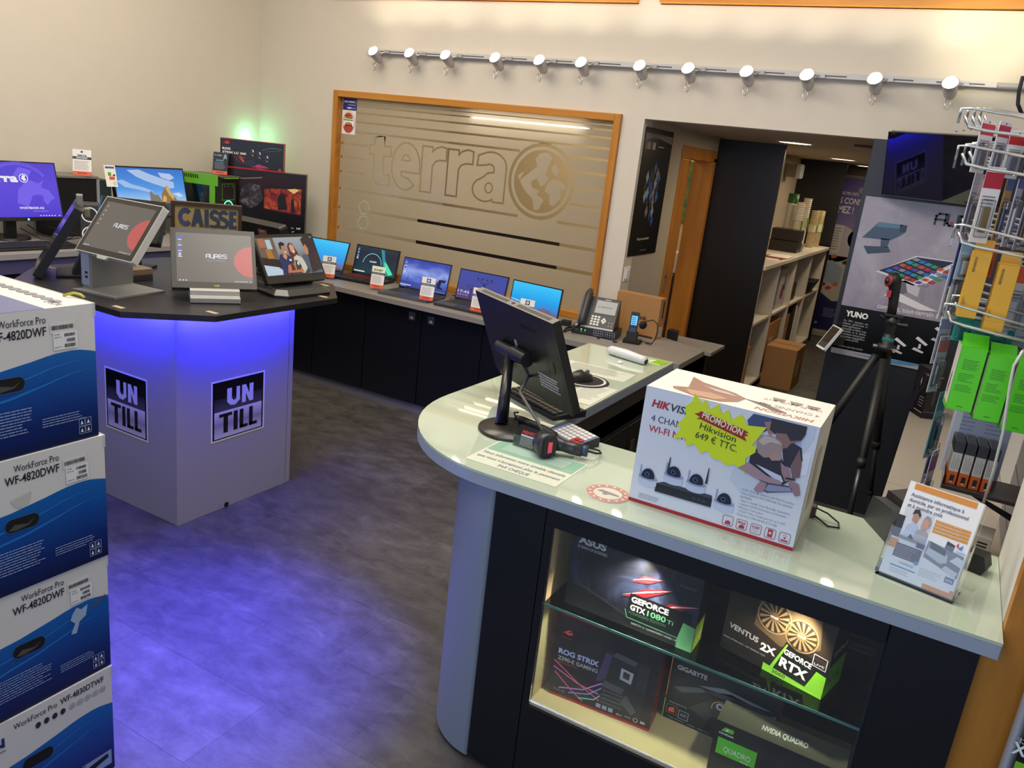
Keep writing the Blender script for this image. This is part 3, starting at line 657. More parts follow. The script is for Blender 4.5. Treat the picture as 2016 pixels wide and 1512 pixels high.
# ================================================================ KIOSK
kx0, kx1, ky0, ky1 = -3.365, -2.705, 2.134, 2.80
kk = thing('display_kiosk', 'light grey display kiosk with black octagonal top, lit blue under the rim', 'kiosk', (-3.035, 2.467, 0))
def K(): g = MB(); g.M = Matrix.Translation((3.035, -2.467, 0)); return g
KG = mat('9C979C', .42, var=.02)
g = K(); g.box(kx0, kx1-.002, ky0, ky1, .0, .962, KG); g.build('cabinet', kk, bevel=.002)
K().box(kx1-.001, kx1+.016, ky0-.002, ky1-.03, .0, .955, KG).build('side_panel', kk, bevel=.0015)
K().box(kx1-.001, kx1+.014, ky1-.026, ky1+.004, .0, .955, KG).build('corner_strip', kk, bevel=.0015)
K().cyl((kx1+.0155, 2.40, .012), (kx1+.019, 2.40, .012), .012, .012, BLACK, 14).build('cable_hole', kk)
GLS = grad_mat('badge_black', [(0, '4A4652'), (.42, '2A2730'), (.45, '0B0A0F'), (1, '050508')], 0, rough=.25); SLV = grad_mat('badge_silver', [(0, 'C8C3D2'), (.5, '8E8A98'), (1, 'D2CFDA')], 0, rough=.3); LTK = mat('141119', .3)
def badge(F, nm):
    g = MB()
    g.rect(F, -.03, -.03, 1.03, 1.03, mat('E4E2EA', .4), 1).rect(F, 0, 0, 1, 1, mat('0A090D', .3), 2).rect(F, .03, .02, .97, .485, SLV, 3).rect(F, .03, .49, .97, .98, GLS, 3)
    def U(x, y, s, P, w, mt): g.line(F, [(x+a*s*F.k, y+b*s) for a, b in P], w, mt, 5)
    SL = mat('C9C6D4', .3)
    g.poly(F, [(.27, .86), (.36, .86), (.36, .68), (.40, .63), (.45, .66), (.45, .86), (.52, .86), (.52, .62), (.43, .55), (.34, .56), (.27, .63)], SL, 4)
    g.poly(F, [(.56, .55), (.56, .86), (.64, .86), (.71, .69), (.71, .86), (.79, .86), (.79, .55), (.71, .55), (.64, .71), (.64, .55)], SL, 4)
    g.rect(F, .12, .385, .37, .44, LTK, 4).rect(F, .205, .10, .29, .385, LTK, 4).rect(F, .40, .10, .48, .44, LTK, 4)
    for a in (.52, .71): g.rect(F, a, .10, a+.075, .44, LTK, 4).rect(F, a, .10, a+.165, .155, LTK, 4)
    g.M = Matrix.Translation((3.035, -2.467, 0)); g.v = [g.M @ p for p in g.v]; g.M = None
    g.build(nm, kk)
badge(Fr((kx1+.0165, 2.318, .345), (0, .293, 0), (0, 0, .27)), 'logo_badge')
badge(Fr((-3.152, ky0-.0005, .347), (.270, 0, 0), (0, 0, .27)), 'logo_badge')
a_ = [(-2.694, 1.889), (-2.453, 2.129), (-2.453, 2.827), (-2.694, 3.07), (-3.39, 3.07), (-3.645, 2.82), (-3.645, 2.14), (-3.39, 1.889)]
KT = mat('232124', .36, var=.12)
K().prism([(x, y, .962) for x, y in a_], (0, 0, .024), KT).build('octagonal_top', kk, bevel=.002)
g = K(); g.box(-3.36, -2.72, 2.085, 2.10, .952, .9615, E('2020FF', 6)); g.build('led_strip', kk)
g = K(); g.box(-2.66, -2.645, 2.15, 2.79, .952, .9615, E('2020FF', 6)); g.build('led_strip', kk)
for i, (x, y) in enumerate(((-2.76, 1.93), (-2.51, 2.16), (-2.51, 2.79), (-2.70, 3.01), (-3.58, 2.17))):
    K().box(x-.028, x+.028, y-.011, y+.011, .986, .987, mat('B9A98C', .4)).build('name_strip', kk)
# centre riser on the kiosk
tag(MB().box(-3.13, -2.99, 2.46, 2.60, .986, 1.2035, mat('101012', .4)).build('riser_box', bevel=.003), 'black upright riser box in the middle of the kiosk top', 'box')
# ================================================================ PRINTER CARTONS
BLUE1 = grad_mat('carton_blue', [(0, '05123F'), (.3, '07286E'), (.7, '0A4C9C'), (1, '0B62B0')], 0, noise=.12, nscale=2, rough=.4); BLUEL = mat('1A74BE', .4)
CW_ = mat('DEDAD2', .6, var=.03)
cx0, cx1, cy0, cy1, chh = -2.12, -1.688, .56, 1.128, .3215
def carton(i, kind):
    w_, d_ = cx1-cx0, cy1-cy0
    ofs = ((.004, -.002), (0, .0), (.003, .002), (-.002, -.008))[i]
    lb = ('bottom white and blue printer carton, wider model lettering with round icons',
          'second white and blue printer carton from the floor, with torn print',
          'third white and blue printer carton, one below the top of the stack',
          'topmost white and blue printer carton with its purple lid in view')[i]
    t_ = thing('printer_carton', lb, 'carton', (cx0+ofs[0], cy0+ofs[1], i*(chh+.0016)), 0, 'stacked printer cartons')
    g = MB().box(0, w_, 0, d_, 0, chh, CW_)
    F = Fr((w_, 0, 0), (0, d_, 0), (0, 0, chh))
    WV = ((0, .50), (.35, .55), (.50, .595), (.61, .609), (.65, .622), (.74, .647), (.80, .668), (.84, .678), (.90, .682), (.94, .676), (1.0, .648))
    def yw(u):
        for (a, p), (b, q) in zip(WV[:-1], WV[1:]):
            if a <= u <= b: return p+(q-p)*(u-a)/(b-a)
        return WV[0][1] if u < 0 else WV[-1][1]
    us = [k/30 for k in range(31)]
    # blue wave (wave top follows the print), cut round the hand hole
    g.add([F.p(u, 0, 1) for u in us]+[F.p(u, yw(u), 1) for u in us], [(k, k+1, k+32, k+31) for k in range(30)], BLUE1, [[(us[k], 0), (us[k+1], 0), (us[k+1], 1), (us[k], 1)] for k in range(30)])
    for k, (dv, wv) in enumerate(((.07, .016), (.15, .02))):
        g.add([F.p(u, yw(u-.05*k)-dv-.10*(1-u), 2) for u in us[6:]]+[F.p(u, yw(u-.05*k)-dv-wv*math.sin(max(0, (u-.2)/.8)*math.pi)-.10*(1-u), 2) for u in us[6:]], [(k2, k2+25, k2+26, k2+1) for k2 in range(24)], BLUEL)
    # hand hole
    hx, hy = (.645, .535) if kind else (.640, .512)
    g.add([F.p(hx+(.042 if math.cos(a) > 0 else -.042)+.027*math.cos(a), hy+.058*math.sin(a), 3) for a in [k*.2618 for k in range(24)]], [tuple(range(24))], mat('2C62A0', .5))
    g.add([F.p(hx+(.041 if math.cos(a) > 0 else -.041)+.025*math.cos(a), hy+.050*math.sin(a), 4) for a in [k*.2618 for k in range(24)]], [tuple(range(24))], mat('050505', .8))
    if not kind: g.poly(F, [(hx-.055, hy-.03), (hx-.03, hy+.005), (hx, hy-.006), (hx+.02, hy-.015), (hx+.05, hy+.015), (hx+.025, hy-.025), (hx-.025, hy-.04)], mat('57524C', .3), 5)
    if kind:
        g.text(F, 'WorkForce Pro', .555, .895, .068, INK, w=.185).text(F, 'WF-4830DTWF', .755, .895, .073, INK, bold=.012, w=.205)
        for k in range(9):
            u = .655+.0365*k
            if k < 4: g.disc(F, u, .825, .026, mat('2B2A33'), 2, sx=.8)
            else: g.ring(F, u+.006, .825, .022, .026, mat('8B8A92'), 2, 20).disc(F, u+.006, .825, .013, mat('A9A7AB'), 2)
        g.text(F, 'EPSON', .515, .80, .11, mat('1F2F7A'), bold=.03, w=.235, al='R').text(F, 'EXCEED YOUR VISION', .515, .755, .03, mat('4A4A56'), w=.21, al='R')
        g.rect(F, .84, .06, .985, .20, mat('8FA9C4', .4), 2).poly(F, [(.86, .09), (.97, .14), (.965, .18), (.86, .15)], BLACK, 3).lines(F, .70, .19, .9, 1, .02, .008, LGREY, 2)
    else:
        g.text(F, 'WorkForce Pro', .800, .90, .072, INK, w=.178, al='R').text(F, 'WF-4820DWF', .800, .815, .088, INK, bold=.012, w=.215, al='R')
        g.rect(F, .815, .82, .915, .90, mat('E3E0D9', .5), 2).rect(F, .826, .70, .924, .825, mat('EFEDE8', .5), 3)
        def bars(u0, u1, v0, v1):
            u = u0
            while u < u1:
                q = random.uniform(.0012, .003); g.rect(F, u, v0, min(u+q, u1), v1, mat('2E2D30'), 4); u += q+random.uniform(.001, .0025)
        bars(.820, .908, .845, .875); bars(.870, .915, .79, .812); bars(.880, .913, .75, .775); bars(.870, .916, .712, .738)
        g.text(F, 'WF-4820', .831, .805, .014, INK, l=4, w=.020).text(F, 'SERIAL NO.', .831, .785, .013, INK, l=4, w=.028).text(F, 'PRODUCT No.', .831, .715, .013, INK, l=4, w=.030)
        g.lines(F, .50, .33, .735, 9, .021, .008, mat('8FA0C4', .5), 3, .2); g.lines(F, .765, .225, .955, 4, .019, .007, mat('8FA0C4', .5), 3, .3)
        for a, b in ((.915, .045), (.943, .045), (.915, .105), (.943, .105)):
            g.line(F, [(a, b), (a+.024, b), (a+.024, b+.055), (a, b+.055), (a, b)], .003, mat('A9B6D2'), 3); g.poly(F, [(a+.006, b+.012), (a+.018, b+.012), (a+.012, b+.044)], WHITE, 3)
        if i == 1:
            g.poly(F, [(.83, .62), (.85, .66), (.87, .63), (.90, .65), (.89, .56), (.86, .53), (.845, .44), (.82, .45), (.84, .53), (.82, .57)], mat('A5B7CF', .5), 3).poly(F, [(.92, .62), (.985, .67), (.985, .655), (.93, .60)], mat('6F5048'), 3)
        if i == 2:
            g.poly(F, [(.60, .70), (.68, .73), (.675, .66), (.65, .62), (.62, .64)], mat('CBC7BF', .3), 2)
    # side facing the kiosk and top
    Fb = Fr((w_, d_, 0), (-w_, 0, 0), (0, 0, chh)); g.rect(Fb, 0, 0, 1, .5, mat('0A3C86', .4), 1)
    Ft = Fr((0, 0, chh), (w_, 0, 0), (0, d_, 0))
    if i == 3:
        g.rect(Ft, .0, .0, 1, .80, grad_mat('carton_lid', [(0, '4A4A78'), (1, '6B6E96')], 0, noise=.3, rough=.45), 1)
        for k in range(9): g.disc(Ft, .30+.072*k, .90, .022, mat('8F8A92'), 2, sx=1.2)
        g.text(Ft, 'EPSON', .965, .86, .05, mat('8A8794'), w=.11, al='R', bold=.01)
        g.poly(Ft, [(.55, .52), (.66, .60), (.74, .60), (.70, .53), (.6, .49)], mat('B2473F'), 2).poly(Ft, [(.66, .47), (.78, .56), (.84, .52), (.74, .43)], mat('B8A77C'), 2).lines(Ft, .48, .72, .72, 6, .02, .008, mat('8E90B6'), 2)
    else: g.rect(Ft, 0, .46, 1, .54, mat('C9C0AE', .3), 1)
    g.build('carton', t_, bevel=.0025)
    # folded lid lip along the top edges
    MB().box(-.002, w_+.0015, d_-.002, d_+.002, chh-.03, chh+.0006, mat('C9C5BC', .6)).build('lid_flap', t_)
for i, k in enumerate((1, 0, 0, 0)): carton(i, k)
tag(MB().tube([(-1.78, 1.105, 1.294), (-1.76, 1.118, 1.302), (-1.745, 1.125, 1.300), (-1.735, 1.128, 1.294)], .0032, mat('B9B53A', .5)).build('strap_end'), 'yellow-green strap end sticking up behind the top carton', 'strap')
# ================================================================ SCREENS
def lean(w, h, T, z=0):
    """local frame of a panel that stands on its lower edge and leans back by T: width along x, facing -y"""
    return Fr((-w/2, 0, z), (w, 0, 0), (0, h*math.sin(T), h*math.cos(T)))
def slab(F, th, mt, name, parent, inset=0, bevel=.004):
    g = MB(); n = -F.n*th
    P = [F.p(0, 0), F.p(1, 0), F.p(1, 1), F.p(0, 1)]
    g.prism(P, n, mt); return g.build(name, parent, bevel=bevel)
def aures(g, F, x, y, s, mt, l=3, wd=.16, dot=None):
    L_ = {'A': [[(0, 0), (0, .75), (.25, 1), (.85, 1), (.85, 0)], [(0, .45), (.85, .45)]], 'U': [[(0, 1), (0, .2), (.2, 0), (.8, 0)], [(.85, 1), (.85, -.15)]],
          'R': [[(0, -.1), (0, 1), (.7, 1), (.8, .85), (.8, .55), (.1, .5)], [(.4, .45), (.85, 0)]], 'E': [[(.8, 0), (.2, 0), (0, .2), (0, .8), (.2, 1), (.6, 1), (.8, .8), (.8, .5), (0, .5)]],
          'S': [[(.85, 1), (.2, 1), (.05, .9), (.05, .6), (.8, .45), (.85, .1), (.7, 0), (0, 0)]]}
    cx = x
    for ch in 'AURES':
        for P in L_[ch]: g.line(F, [(cx+a*s*F.k, y+b*s) for a, b in P], wd*s, mt, l)
        cx += 1.05*s*F.k
    if dot: g.disc(F, x+1.4*s*F.k, y+.25*s, .16*s, dot, l+1)
SCRG = E('67615A', .95); SCRED = E('BF5A57', .95); SCW = E('E8E6F0', 1)
def desk_icons(g, F, bright=True):
    for k, c in enumerate(('4A5FE0', '6F7FA0', '4F63D8', 'B9CBF2')):
        v = .93-.115*k; g.rect(F, .03, v-.06, .065, v, E(c, .9), 2); g.rect(F, .025, v-.085, .075, v-.07, SCW, 2)
def taskbar(g, F):
    for u in (.03, .07, .11): g.rect(F, u, .02, u+.018, .04, SCW, 2)
    for u in (.76, .79, .82, .85, .88, .91, .96): g.rect(F, u, .02, u+.014, .035, SCW, 2)
def aures_screen(F, tag_line=True, icons=True, par=None):
    g = MB().rect(F, 0, 0, 1, 1, SCRG, 1)
    P = [(.93+.235*F.k*math.cos(R(a)), .47+.32*math.sin(R(a))) for a in range(72, 289, 6)]
    P = [(1.0, .47+.30)] + [(1.0+.0-.245*math.sin(R(a)), .44+.325*math.cos(R(a))) for a in range(6, 176, 6)] + [(1.0, .44-.325)]
    g.poly(F, P, SCRED, 2)
    aures(g, F, .385, .50, .075, SCW)
    if tag_line: g.text(F, 'TOUCH THE DIFFERENCE', .385, .43, .04, E('9A97C8'), w=.245)
    if icons: desk_icons(g, F)
    else:
        for k in range(5): g.disc(F, .06, .9-.1*k, .02, E('A8A4A0'), 2)
    taskbar(g, F)
    return g.build('display', par)
# silver till on its slab stand
t1 = thing('pos_terminal', 'silver framed touch terminal leaning far back on an L-shaped grey stand', 'till', (-2.976, 2.017, .986), R(1.5), 'touch terminals on the kiosk')
SG = mat('8E8E8C', .42, .25)
MB().prism([(-.135, -.045, 0), (.092, -.018, 0), (.075, .235, 0), (-.125, .225, 0)], (0, 0, .007), SG).build('base_plate', t1, bevel=.002)
g = MB().prism([(-.150, .008, .007), (-.098, .012, .007), (-.118, .235, .007), (-.170, .231, .007)], (0, 0, .15), SG)
g.build('stand', t1, bevel=.012, seg=3)
F = Fr((-.150, .008, .02), (.052, .004, 0), (0, 0, .13)); g = MB().rect(F, .05, .0, .95, 1.0, mat('9CA3BE', .4), 1)
for v in (.22, .36): g.rect(F, .45, v, .75, v+.07, BLACK, 2)
g.build('port_strip', t1)
F = lean(.345, .266, R(35.8), .158)
hs = slab(F, .03, mat('C9C7C2', .4, .1), 'screen_housing', t1, bevel=.006)
g = MB().rect(F, .012, .015, .988, .985, mat('3B3833', .15), 1); g.build('bezel', hs)
F2 = F.sub(.075, .10, .925, .91); F2.o = F2.o + F2.n*.0006; aures_screen(F2, False, False, hs)
MB().prism([F.p(.40, .0), F.p(.60, .0), F.p(.57, -.05), F.p(.43, -.05)], F.n*-.012, mat('B9B7B2', .3)).build('latch', hs)
# front till
t2 = thing('pos_terminal', 'black framed touch terminal with red circle on screen, stepped silver foot, front of kiosk', 'till', (-2.672, 2.315, .986), R(54), 'touch terminals on the kiosk')
w_, h_ = .335, .262
F = lean(w_, h_, R(30), .055)
F.o = F.o + V((0, -.01, 0))
hs = slab(F, .035, mat('3A3835', .35), 'screen_housing', t2, bevel=.005)
F2 = F.sub(.06, .10, .955, .92); aures_screen(F2, True, True, hs)
g = MB(); g.text(F, 'AURES', .485, .032, .032, E('C9C24A', 1), w=.065, bold=.03); g.build('lettering', hs)
ALU = mat('9D9C98', .4, .3)
MB().prism([(-.10, -.062, 0), (-.10, -.062, .024), (-.10, -.035, .026), (-.10, -.028, .05), (-.10, .05, .07), (-.10, .10, 0)], (.195, 0, 0), ALU).build('foot', t2, bevel=.003)
MB().box(-.10, .095, -.064, .1, -.0, .004, BLACK).build('foot_pad', t2)
MB().prism([(-.05, .045, .055), (.05, .045, .055), (.05, .095, .05), (-.05, .095, .05)], (0, .05, .10), DARK).build('neck', t2)
# till with the photograph of three people
t3 = thing('pos_terminal', 'black touch terminal showing three people with bottles, on a wedge base', 'till', (-2.607, 2.735, .986), R(86), 'touch terminals on the kiosk')
w_, h_ = .352, .232
F = lean(w_, h_, R(31), .058)
hs = slab(F, .022, mat('2C2A27', .3), 'screen_housing', t3, bevel=.010)
F2 = F.sub(.035, .145, .965, .93)
g = MB().rect(F2, 0, 0, 1, 1, grad_mat('cafe_wall', [(0, '3B3638'), (.35, '5A5658'), (.7, '8B9297'), (1, '9AA2A8')], .95, noise=.25, nscale=5), 1)
def ep(P, c, l=2, s=.95): g.poly(F2, P, E(c, s), l)
for P, c, l in (([(0, .45), (0, 1), (.30, 1), (.30, .45)], '6E5A4A', 2), ([(.03, .75), (.03, .98), (.14, .98), (.14, .75)], 'A86B4A', 3), ([(.15, .70), (.15, .95), (.24, .95), (.24, .7)], 'A9C2C9', 3),
        ([(.11, .45), (.11, .70), (.20, .72), (.22, .45)], 'A8772E', 3), ([(.0, .25), (.0, .5), (.30, .42), (.32, .2), (.12, .2)], '2C1E20', 3), ([(0, .02), (0, .30), (.24, .22), (.29, .14), (.27, .02)], 'B9CBDB', 4),
        ([(.30, .02), (.28, .40), (.33, .55), (.42, .57), (.50, .48), (.52, .25), (.44, .02)], '23305A', 5), ([(.37, .47), (.41, .40), (.44, .48), (.44, .55), (.38, .56)], 'C98E70', 6),
        ([(.37, .62), (.37, .78), (.41, .84), (.46, .80), (.465, .60), (.43, .52), (.39, .54)], 'B67A5C', 7), ([(.355, .70), (.36, .84), (.41, .88), (.46, .84), (.455, .78), (.39, .77), (.375, .66)], '241A18', 8), ([(.405, .61), (.45, .62), (.44, .58)], 'F2E9E2', 9),
        ([(.50, .35), (.50, .75), (.54, .85), (.60, .83), (.65, .6), (.66, .45), (.6, .3)], '5A2F25', 5), ([(.535, .62), (.53, .76), (.57, .82), (.61, .74), (.61, .6), (.58, .54)], 'D19A80', 7), ([(.56, .62), (.6, .63), (.585, .59)], 'F4ECE6', 8),
        ([(.52, .10), (.55, .45), (.62, .52), (.72, .42), (.74, .15), (.66, .02)], 'C9C0B4', 6), ([(.36, .05), (.40, .25), (.50, .30), (.62, .22), (.66, .05)], 'B9714E', 9),
        ([(.44, .10), (.46, .36), (.49, .37), (.51, .12)], '4B2E22', 10), ([(.53, .12), (.55, .38), (.60, .36), (.64, .2), (.6, .12)], '37433A', 10), ([(.57, .25), (.58, .34), (.61, .32), (.60, .24)], 'D8DCD0', 11), ([(.455, .36), (.455, .41), (.49, .41), (.49, .36)], 'EDE9E0', 11),
        ([(.78, .0), (.70, .45), (.74, .52), (.88, .5), (1, .3), (1, 0)], '4C5A68', 7), ([(.80, .02), (.83, .58), (.80, .75), (.82, .95), (.90, 1), (1, .95), (1, .1)], '32242A', 8), ([(.775, .60), (.785, .74), (.83, .80), (.86, .66), (.84, .52), (.80, .50)], 'B68362', 9), ([(.79, .72), (.77, .92), (.84, 1), (.95, 1), (.93, .8), (.86, .78), (.83, .8)], '3A2729', 10)):
    ep(P, c, l)
taskbar(g, F2); g.build('display', hs)
MB().prism([(-.125, -.075, 0), (.125, -.075, 0), (.165, -.03, 0), (.155, .16, 0), (-.13, .16, 0), (-.165, -.03, 0)], (0, 0, .012), BLACK).build('base_bottom', t3, bevel=.002)
B0 = [(-.125, -.078, .012), (.125, -.078, .012), (.168, -.03, .012), (.155, .16, .012), (-.13, .16, .012), (-.168, -.03, .012)]
B1 = [(-.105, -.045, .034), (.105, -.045, .034), (.14, -.01, .034), (.13, .15, .045), (-.11, .15, .045), (-.14, -.01, .034)]
MB().add(B0+B1, [(5, 4, 3, 2, 1, 0), (6, 7, 8, 9, 10, 11)]+[(i, (i+1) % 6, (i+1) % 6+6, i+6) for i in range(6)], mat('4A4A4A', .35, .5)).build('base', t3, bevel=.003)
MB().prism([(-.04, .05, .04), (.14, .05, .04), (.14, .13, .04), (-.04, .13, .04)], (0, .02, .09), BLACK).build('neck', t3, bevel=.006)
# black till seen from its side
t0 = thing('pos_terminal', 'black touch terminal seen edge-on at the left of the kiosk, facing away', 'till', (-3.415, 2.165, .986), R(-33), 'touch terminals on the kiosk')
F = lean(.33, .37, R(30), -.0); F.o = F.o+V((0, -.145, .02))
F.v = F.v*.92
hs = slab(F, .035, mat('161617', .4), 'screen_housing', t0, bevel=.006); MB().rect(F, .04, .05, .96, .95, mat('0A0A0C', .1), 1).build('display', hs)
MB().box(-.10, .10, -.06, .13, 0, .012, BLACK).build('base', t0, bevel=.003); MB().prism([(-.07, .0, .01), (.07, .0, .01), (.07, .06, .01), (-.07, .06, .01)], (0, .06, .14), BLACK).build('neck', t0, bevel=.004)
c_ = F.p(.5, 1.0) - F.n*.018
MB().box(-.035, .035, c_.y-.012, c_.y+.014, c_.z-.015, c_.z+.045, mat('7F7C77', .4)).build('camera_bar', t0, bevel=.003); MB().box(-.03, .03, c_.y+.016, c_.y+.04, c_.z-.05, c_.z-.012, mat('77746E', .4)).build('card_reader', t0, bevel=.003)
# small grey and copper box left of the silver till
b = thing('receipt_box', 'small stacked silver and copper box beside the edge-on terminal', 'box', (-3.25, 2.32, .986), R(0))
MB().box(-.06, .10, -.06, .06, 0, .025, mat('3A3734', .4)).build('base', b, bevel=.003); MB().box(-.05, .10, -.055, .06, .025, .055, mat('96826E', .35, .3)).build('body', b, bevel=.004)
# rear units of the kiosk, seen from behind
def rear(nm, lb, loc, rz, w, h, T, z, col, blue=None, sticker=None):
    t_ = thing(nm, lb, 'till', loc, rz, 'touch terminals on the kiosk')
    F = Fr((-w/2, 0, z), (w, 0, 0), (0, -h*math.sin(T), h*math.cos(T)))
    hs = slab(F, .05, mat(col, .35), 'screen_housing', t_, bevel=.014)
    if blue: MB().prism([F.p(0, 0)-F.u*.02, F.p(0, 0), F.p(0, 1), F.p(0, 1)-F.u*.02], -F.n*.05, mat(blue, .4)).build('blue_edge', t_, bevel=.002)
    if sticker: g = MB().rect(F, .52, .66, .70, .86, mat('A86A5A', .6), 1).rect(F, .55, .78, .66, .81, mat('D9C9BC'), 2); g.build('sticker', hs)
    MB().box(-.10, .10, -.02, .12, 0, .012, BLACK).build('base', t_, bevel=.003); MB().box(-.05, .05, .0, .06, .01, z+.08, BLACK).build('neck', t_)
    return t_
rear('pos_terminal', 'black-backed terminal facing the rear, rounded back with a pink sticker, beside the mirror sign', (-3.03, 2.93, .986), R(-5), .35, .17, R(20), .10, '1C1B1A', None, True)
rear('pos_terminal', 'rear terminal with a blue left edge behind the silver terminal', (-3.44, 2.45, .986), R(30), .30, .215, R(-30), .134, '2A2823', '1F5F9C')
tag(MB().tube([(-2.93, 2.30, .990), (-2.88, 2.36, .990), (-2.84, 2.44, .991), (-2.80, 2.47, 1.0), (-2.78, 2.50, .992)], .003, mat('8FA9C8', .4), 8).build('network_cable'), 'thin pale blue cable behind the silver terminal on the kiosk', 'cable')
tag(MB().tube([(-4.66, 2.70, 1.02), (-4.62, 2.78, .95), (-4.58, 2.90, .943), (-4.62, 2.98, .96), (-4.60, 2.86, .99), (-4.64, 2.74, 1.03)], .003, RUBBER, 6).tube([(-4.66, 2.66, 1.0), (-4.60, 2.74, .943), (-4.55, 2.86, .942), (-4.58, 2.96, .945)], .003, RUBBER, 6).build('monitor_cables'), 'tangle of black cables under the violet monitor', 'cable')
# CAISSE mirror sign on top of the riser
cs = thing('mirror_sign', 'wooden framed mirror sign reading CAISSE above the kiosk screens', 'sign', (-3.02, 2.567, 1.204), R(46))
g = MB(); fw_, fh_ = .302, .142
FW_ = mat('4A3524', .45, var=.15)
T = R(-6); F = lean(fw_, fh_, T, 0)
for a in ((0, 0, 1, .11), (0, .89, 1, 1), (0, .11, .05, .89), (.95, .11, 1, .89)):
    g.prism([F.p(a[0], a[1]), F.p(a[2], a[1]), F.p(a[2], a[3]), F.p(a[0], a[3])], -F.n*.022, FW_)
g.build('frame', cs, bevel=.002)
F2 = F.sub(.05, .11, .95, .89); F2.o = F2.o - F2.n*.01
g = MB().rect(F2, 0, 0, 1, 1, mat('B59A60', .5), 1)
g.build('gold_panel', cs)
MIR = mat('5E677C', .12, .35)
# heavy closely set mirror letters, their reflection painted as a blue-grey tone
g = MB()
cx = .07
def arc(cx, cy, rx, ry, a0, a1, n=12): return [(cx+rx*math.cos(R(a0+(a1-a0)*i/n)), cy+ry*math.sin(R(a0+(a1-a0)*i/n))) for i in range(n+1)]
g.poly(F2, arc(.165, .5, .115, .39, 40, 320, 18)+arc(.165, .5, .05, .17, 320, 40, 12), MIR, 2)
g.poly(F2, [(.25, .13), (.315, .88), (.395, .88), (.455, .13), (.385, .13), (.376, .28), (.332, .28), (.322, .13)], MIR, 2)
g.rect(F2, .462, .13, .532, .88, MIR, 2)
for cx in (.625, .765):
    g.poly(F2, arc(cx, .66, .085, .24, 20, 265, 12)+[(cx+.02, .40)]+arc(cx-.01, .33, .04, .07, 80, -90, 6)+[(cx-.085, .26), (cx-.085, .14)]+arc(cx-.005, .36, .095, .25, -75, 75, 9)+[(cx, .62)]+arc(cx+.005, .67, .03, .06, 240, 20, 6), MIR, 2)
g.poly(F2, [(.85, .13), (.85, .88), (.97, .88), (.97, .72), (.92, .72), (.92, .60), (.965, .60), (.965, .44), (.92, .44), (.92, .29), (.975, .29), (.975, .13)], MIR, 2)
g.build('mirror_lettering', cs)
# ================================================================ LEFT COUNTER: monitors and computers
def stand_monitor(lb, loc, rz, w, h, T, z, draw, bez=(.012, .012, .02, .06), grp=None, col='17171A'):
    t_ = thing('computer_monitor', lb, 'monitor', loc, rz, grp)
    F = lean(w, h, T, z); hs = slab(F, .028, mat(col, .3), 'screen_housing', t_, bevel=.004)
    l, r_, t, b = bez; F2 = F.sub(l, b, 1-r_, 1-t); g = MB(); draw(g, F2); g.build('display', hs)
    MB().cyl((0, .11, 0), (0, .11, .012), .12, .115, BLACK, 28).build('foot', t_); MB().box(-.03, .03, .055, .085, .01, z+.12, BLACK).build('neck', t_, bevel=.004)
    return t_, F
def dr_terra(g, F):
    g.rect(F, 0, 0, 1, 1, grad_mat('violet_screen', [(0, '4A35C8'), (.5, '5540D6'), (1, '4C3AC4')], 1.0, noise=.3, nscale=3), 1)
    for P in ([(.55, .25), (.58, .5), (.65, .62), (.72, .68), (.80, .62), (.86, .70), (.82, .55), (.9, .5), (.95, .35), (.88, .3), (.80, .42), (.72, .40), (.66, .2)], [(.10, .55), (.2, .6), (.32, .5), (.35, .38), (.28, .28), (.22, .1), (.12, .25), (.05, .4)], [(.82, .32), (.86, .42), (.90, .30), (.86, .22)], [(.55, .75), (.62, .92), (.75, .86), (.70, .72)]): g.poly(F, P, E('6F5CE6', 1), 2)
    g.ring(F, .60, .35, .60, .66, E('6350DC', 1), 2, 40, 40, 140)
    g.text(F, 'terra', .235, .645, .20, SCW, bold=.045, w=.36, l=4).ring(F, .655, .715, .068, .082, SCW, 3).disc(F, .655, .715, .064, E('4F3CCB'), 3)
    for P in ([(-.04, -.01), (-.01, .05), (.03, .04), (.02, 0), (.04, -.02), (.0, -.05), (-.02, -.02)],): g.poly(F, [(.655+a*F.k*1.2, .715+b*1.2) for a, b in P], SCW, 4)
    g.text(F, 'WORTMANN AG', .56, .15, .058, SCW, bold=.025, w=.255).text(F, 'MADE IN GERMANY', .70, .10, .03, E('A79CF0'), w=.155)
    taskbar(g, F)
mt_, F = stand_monitor('monitor with a violet logo wallpaper at the left edge of the picture', (-4.598, 2.604, .938), R(86.5), .54, .327, R(14), .112, dr_terra)
g = MB(); g.disc(F, .63, .022, .018, E('4FA9FF', 4), 1); g.build('power_light', mt_)
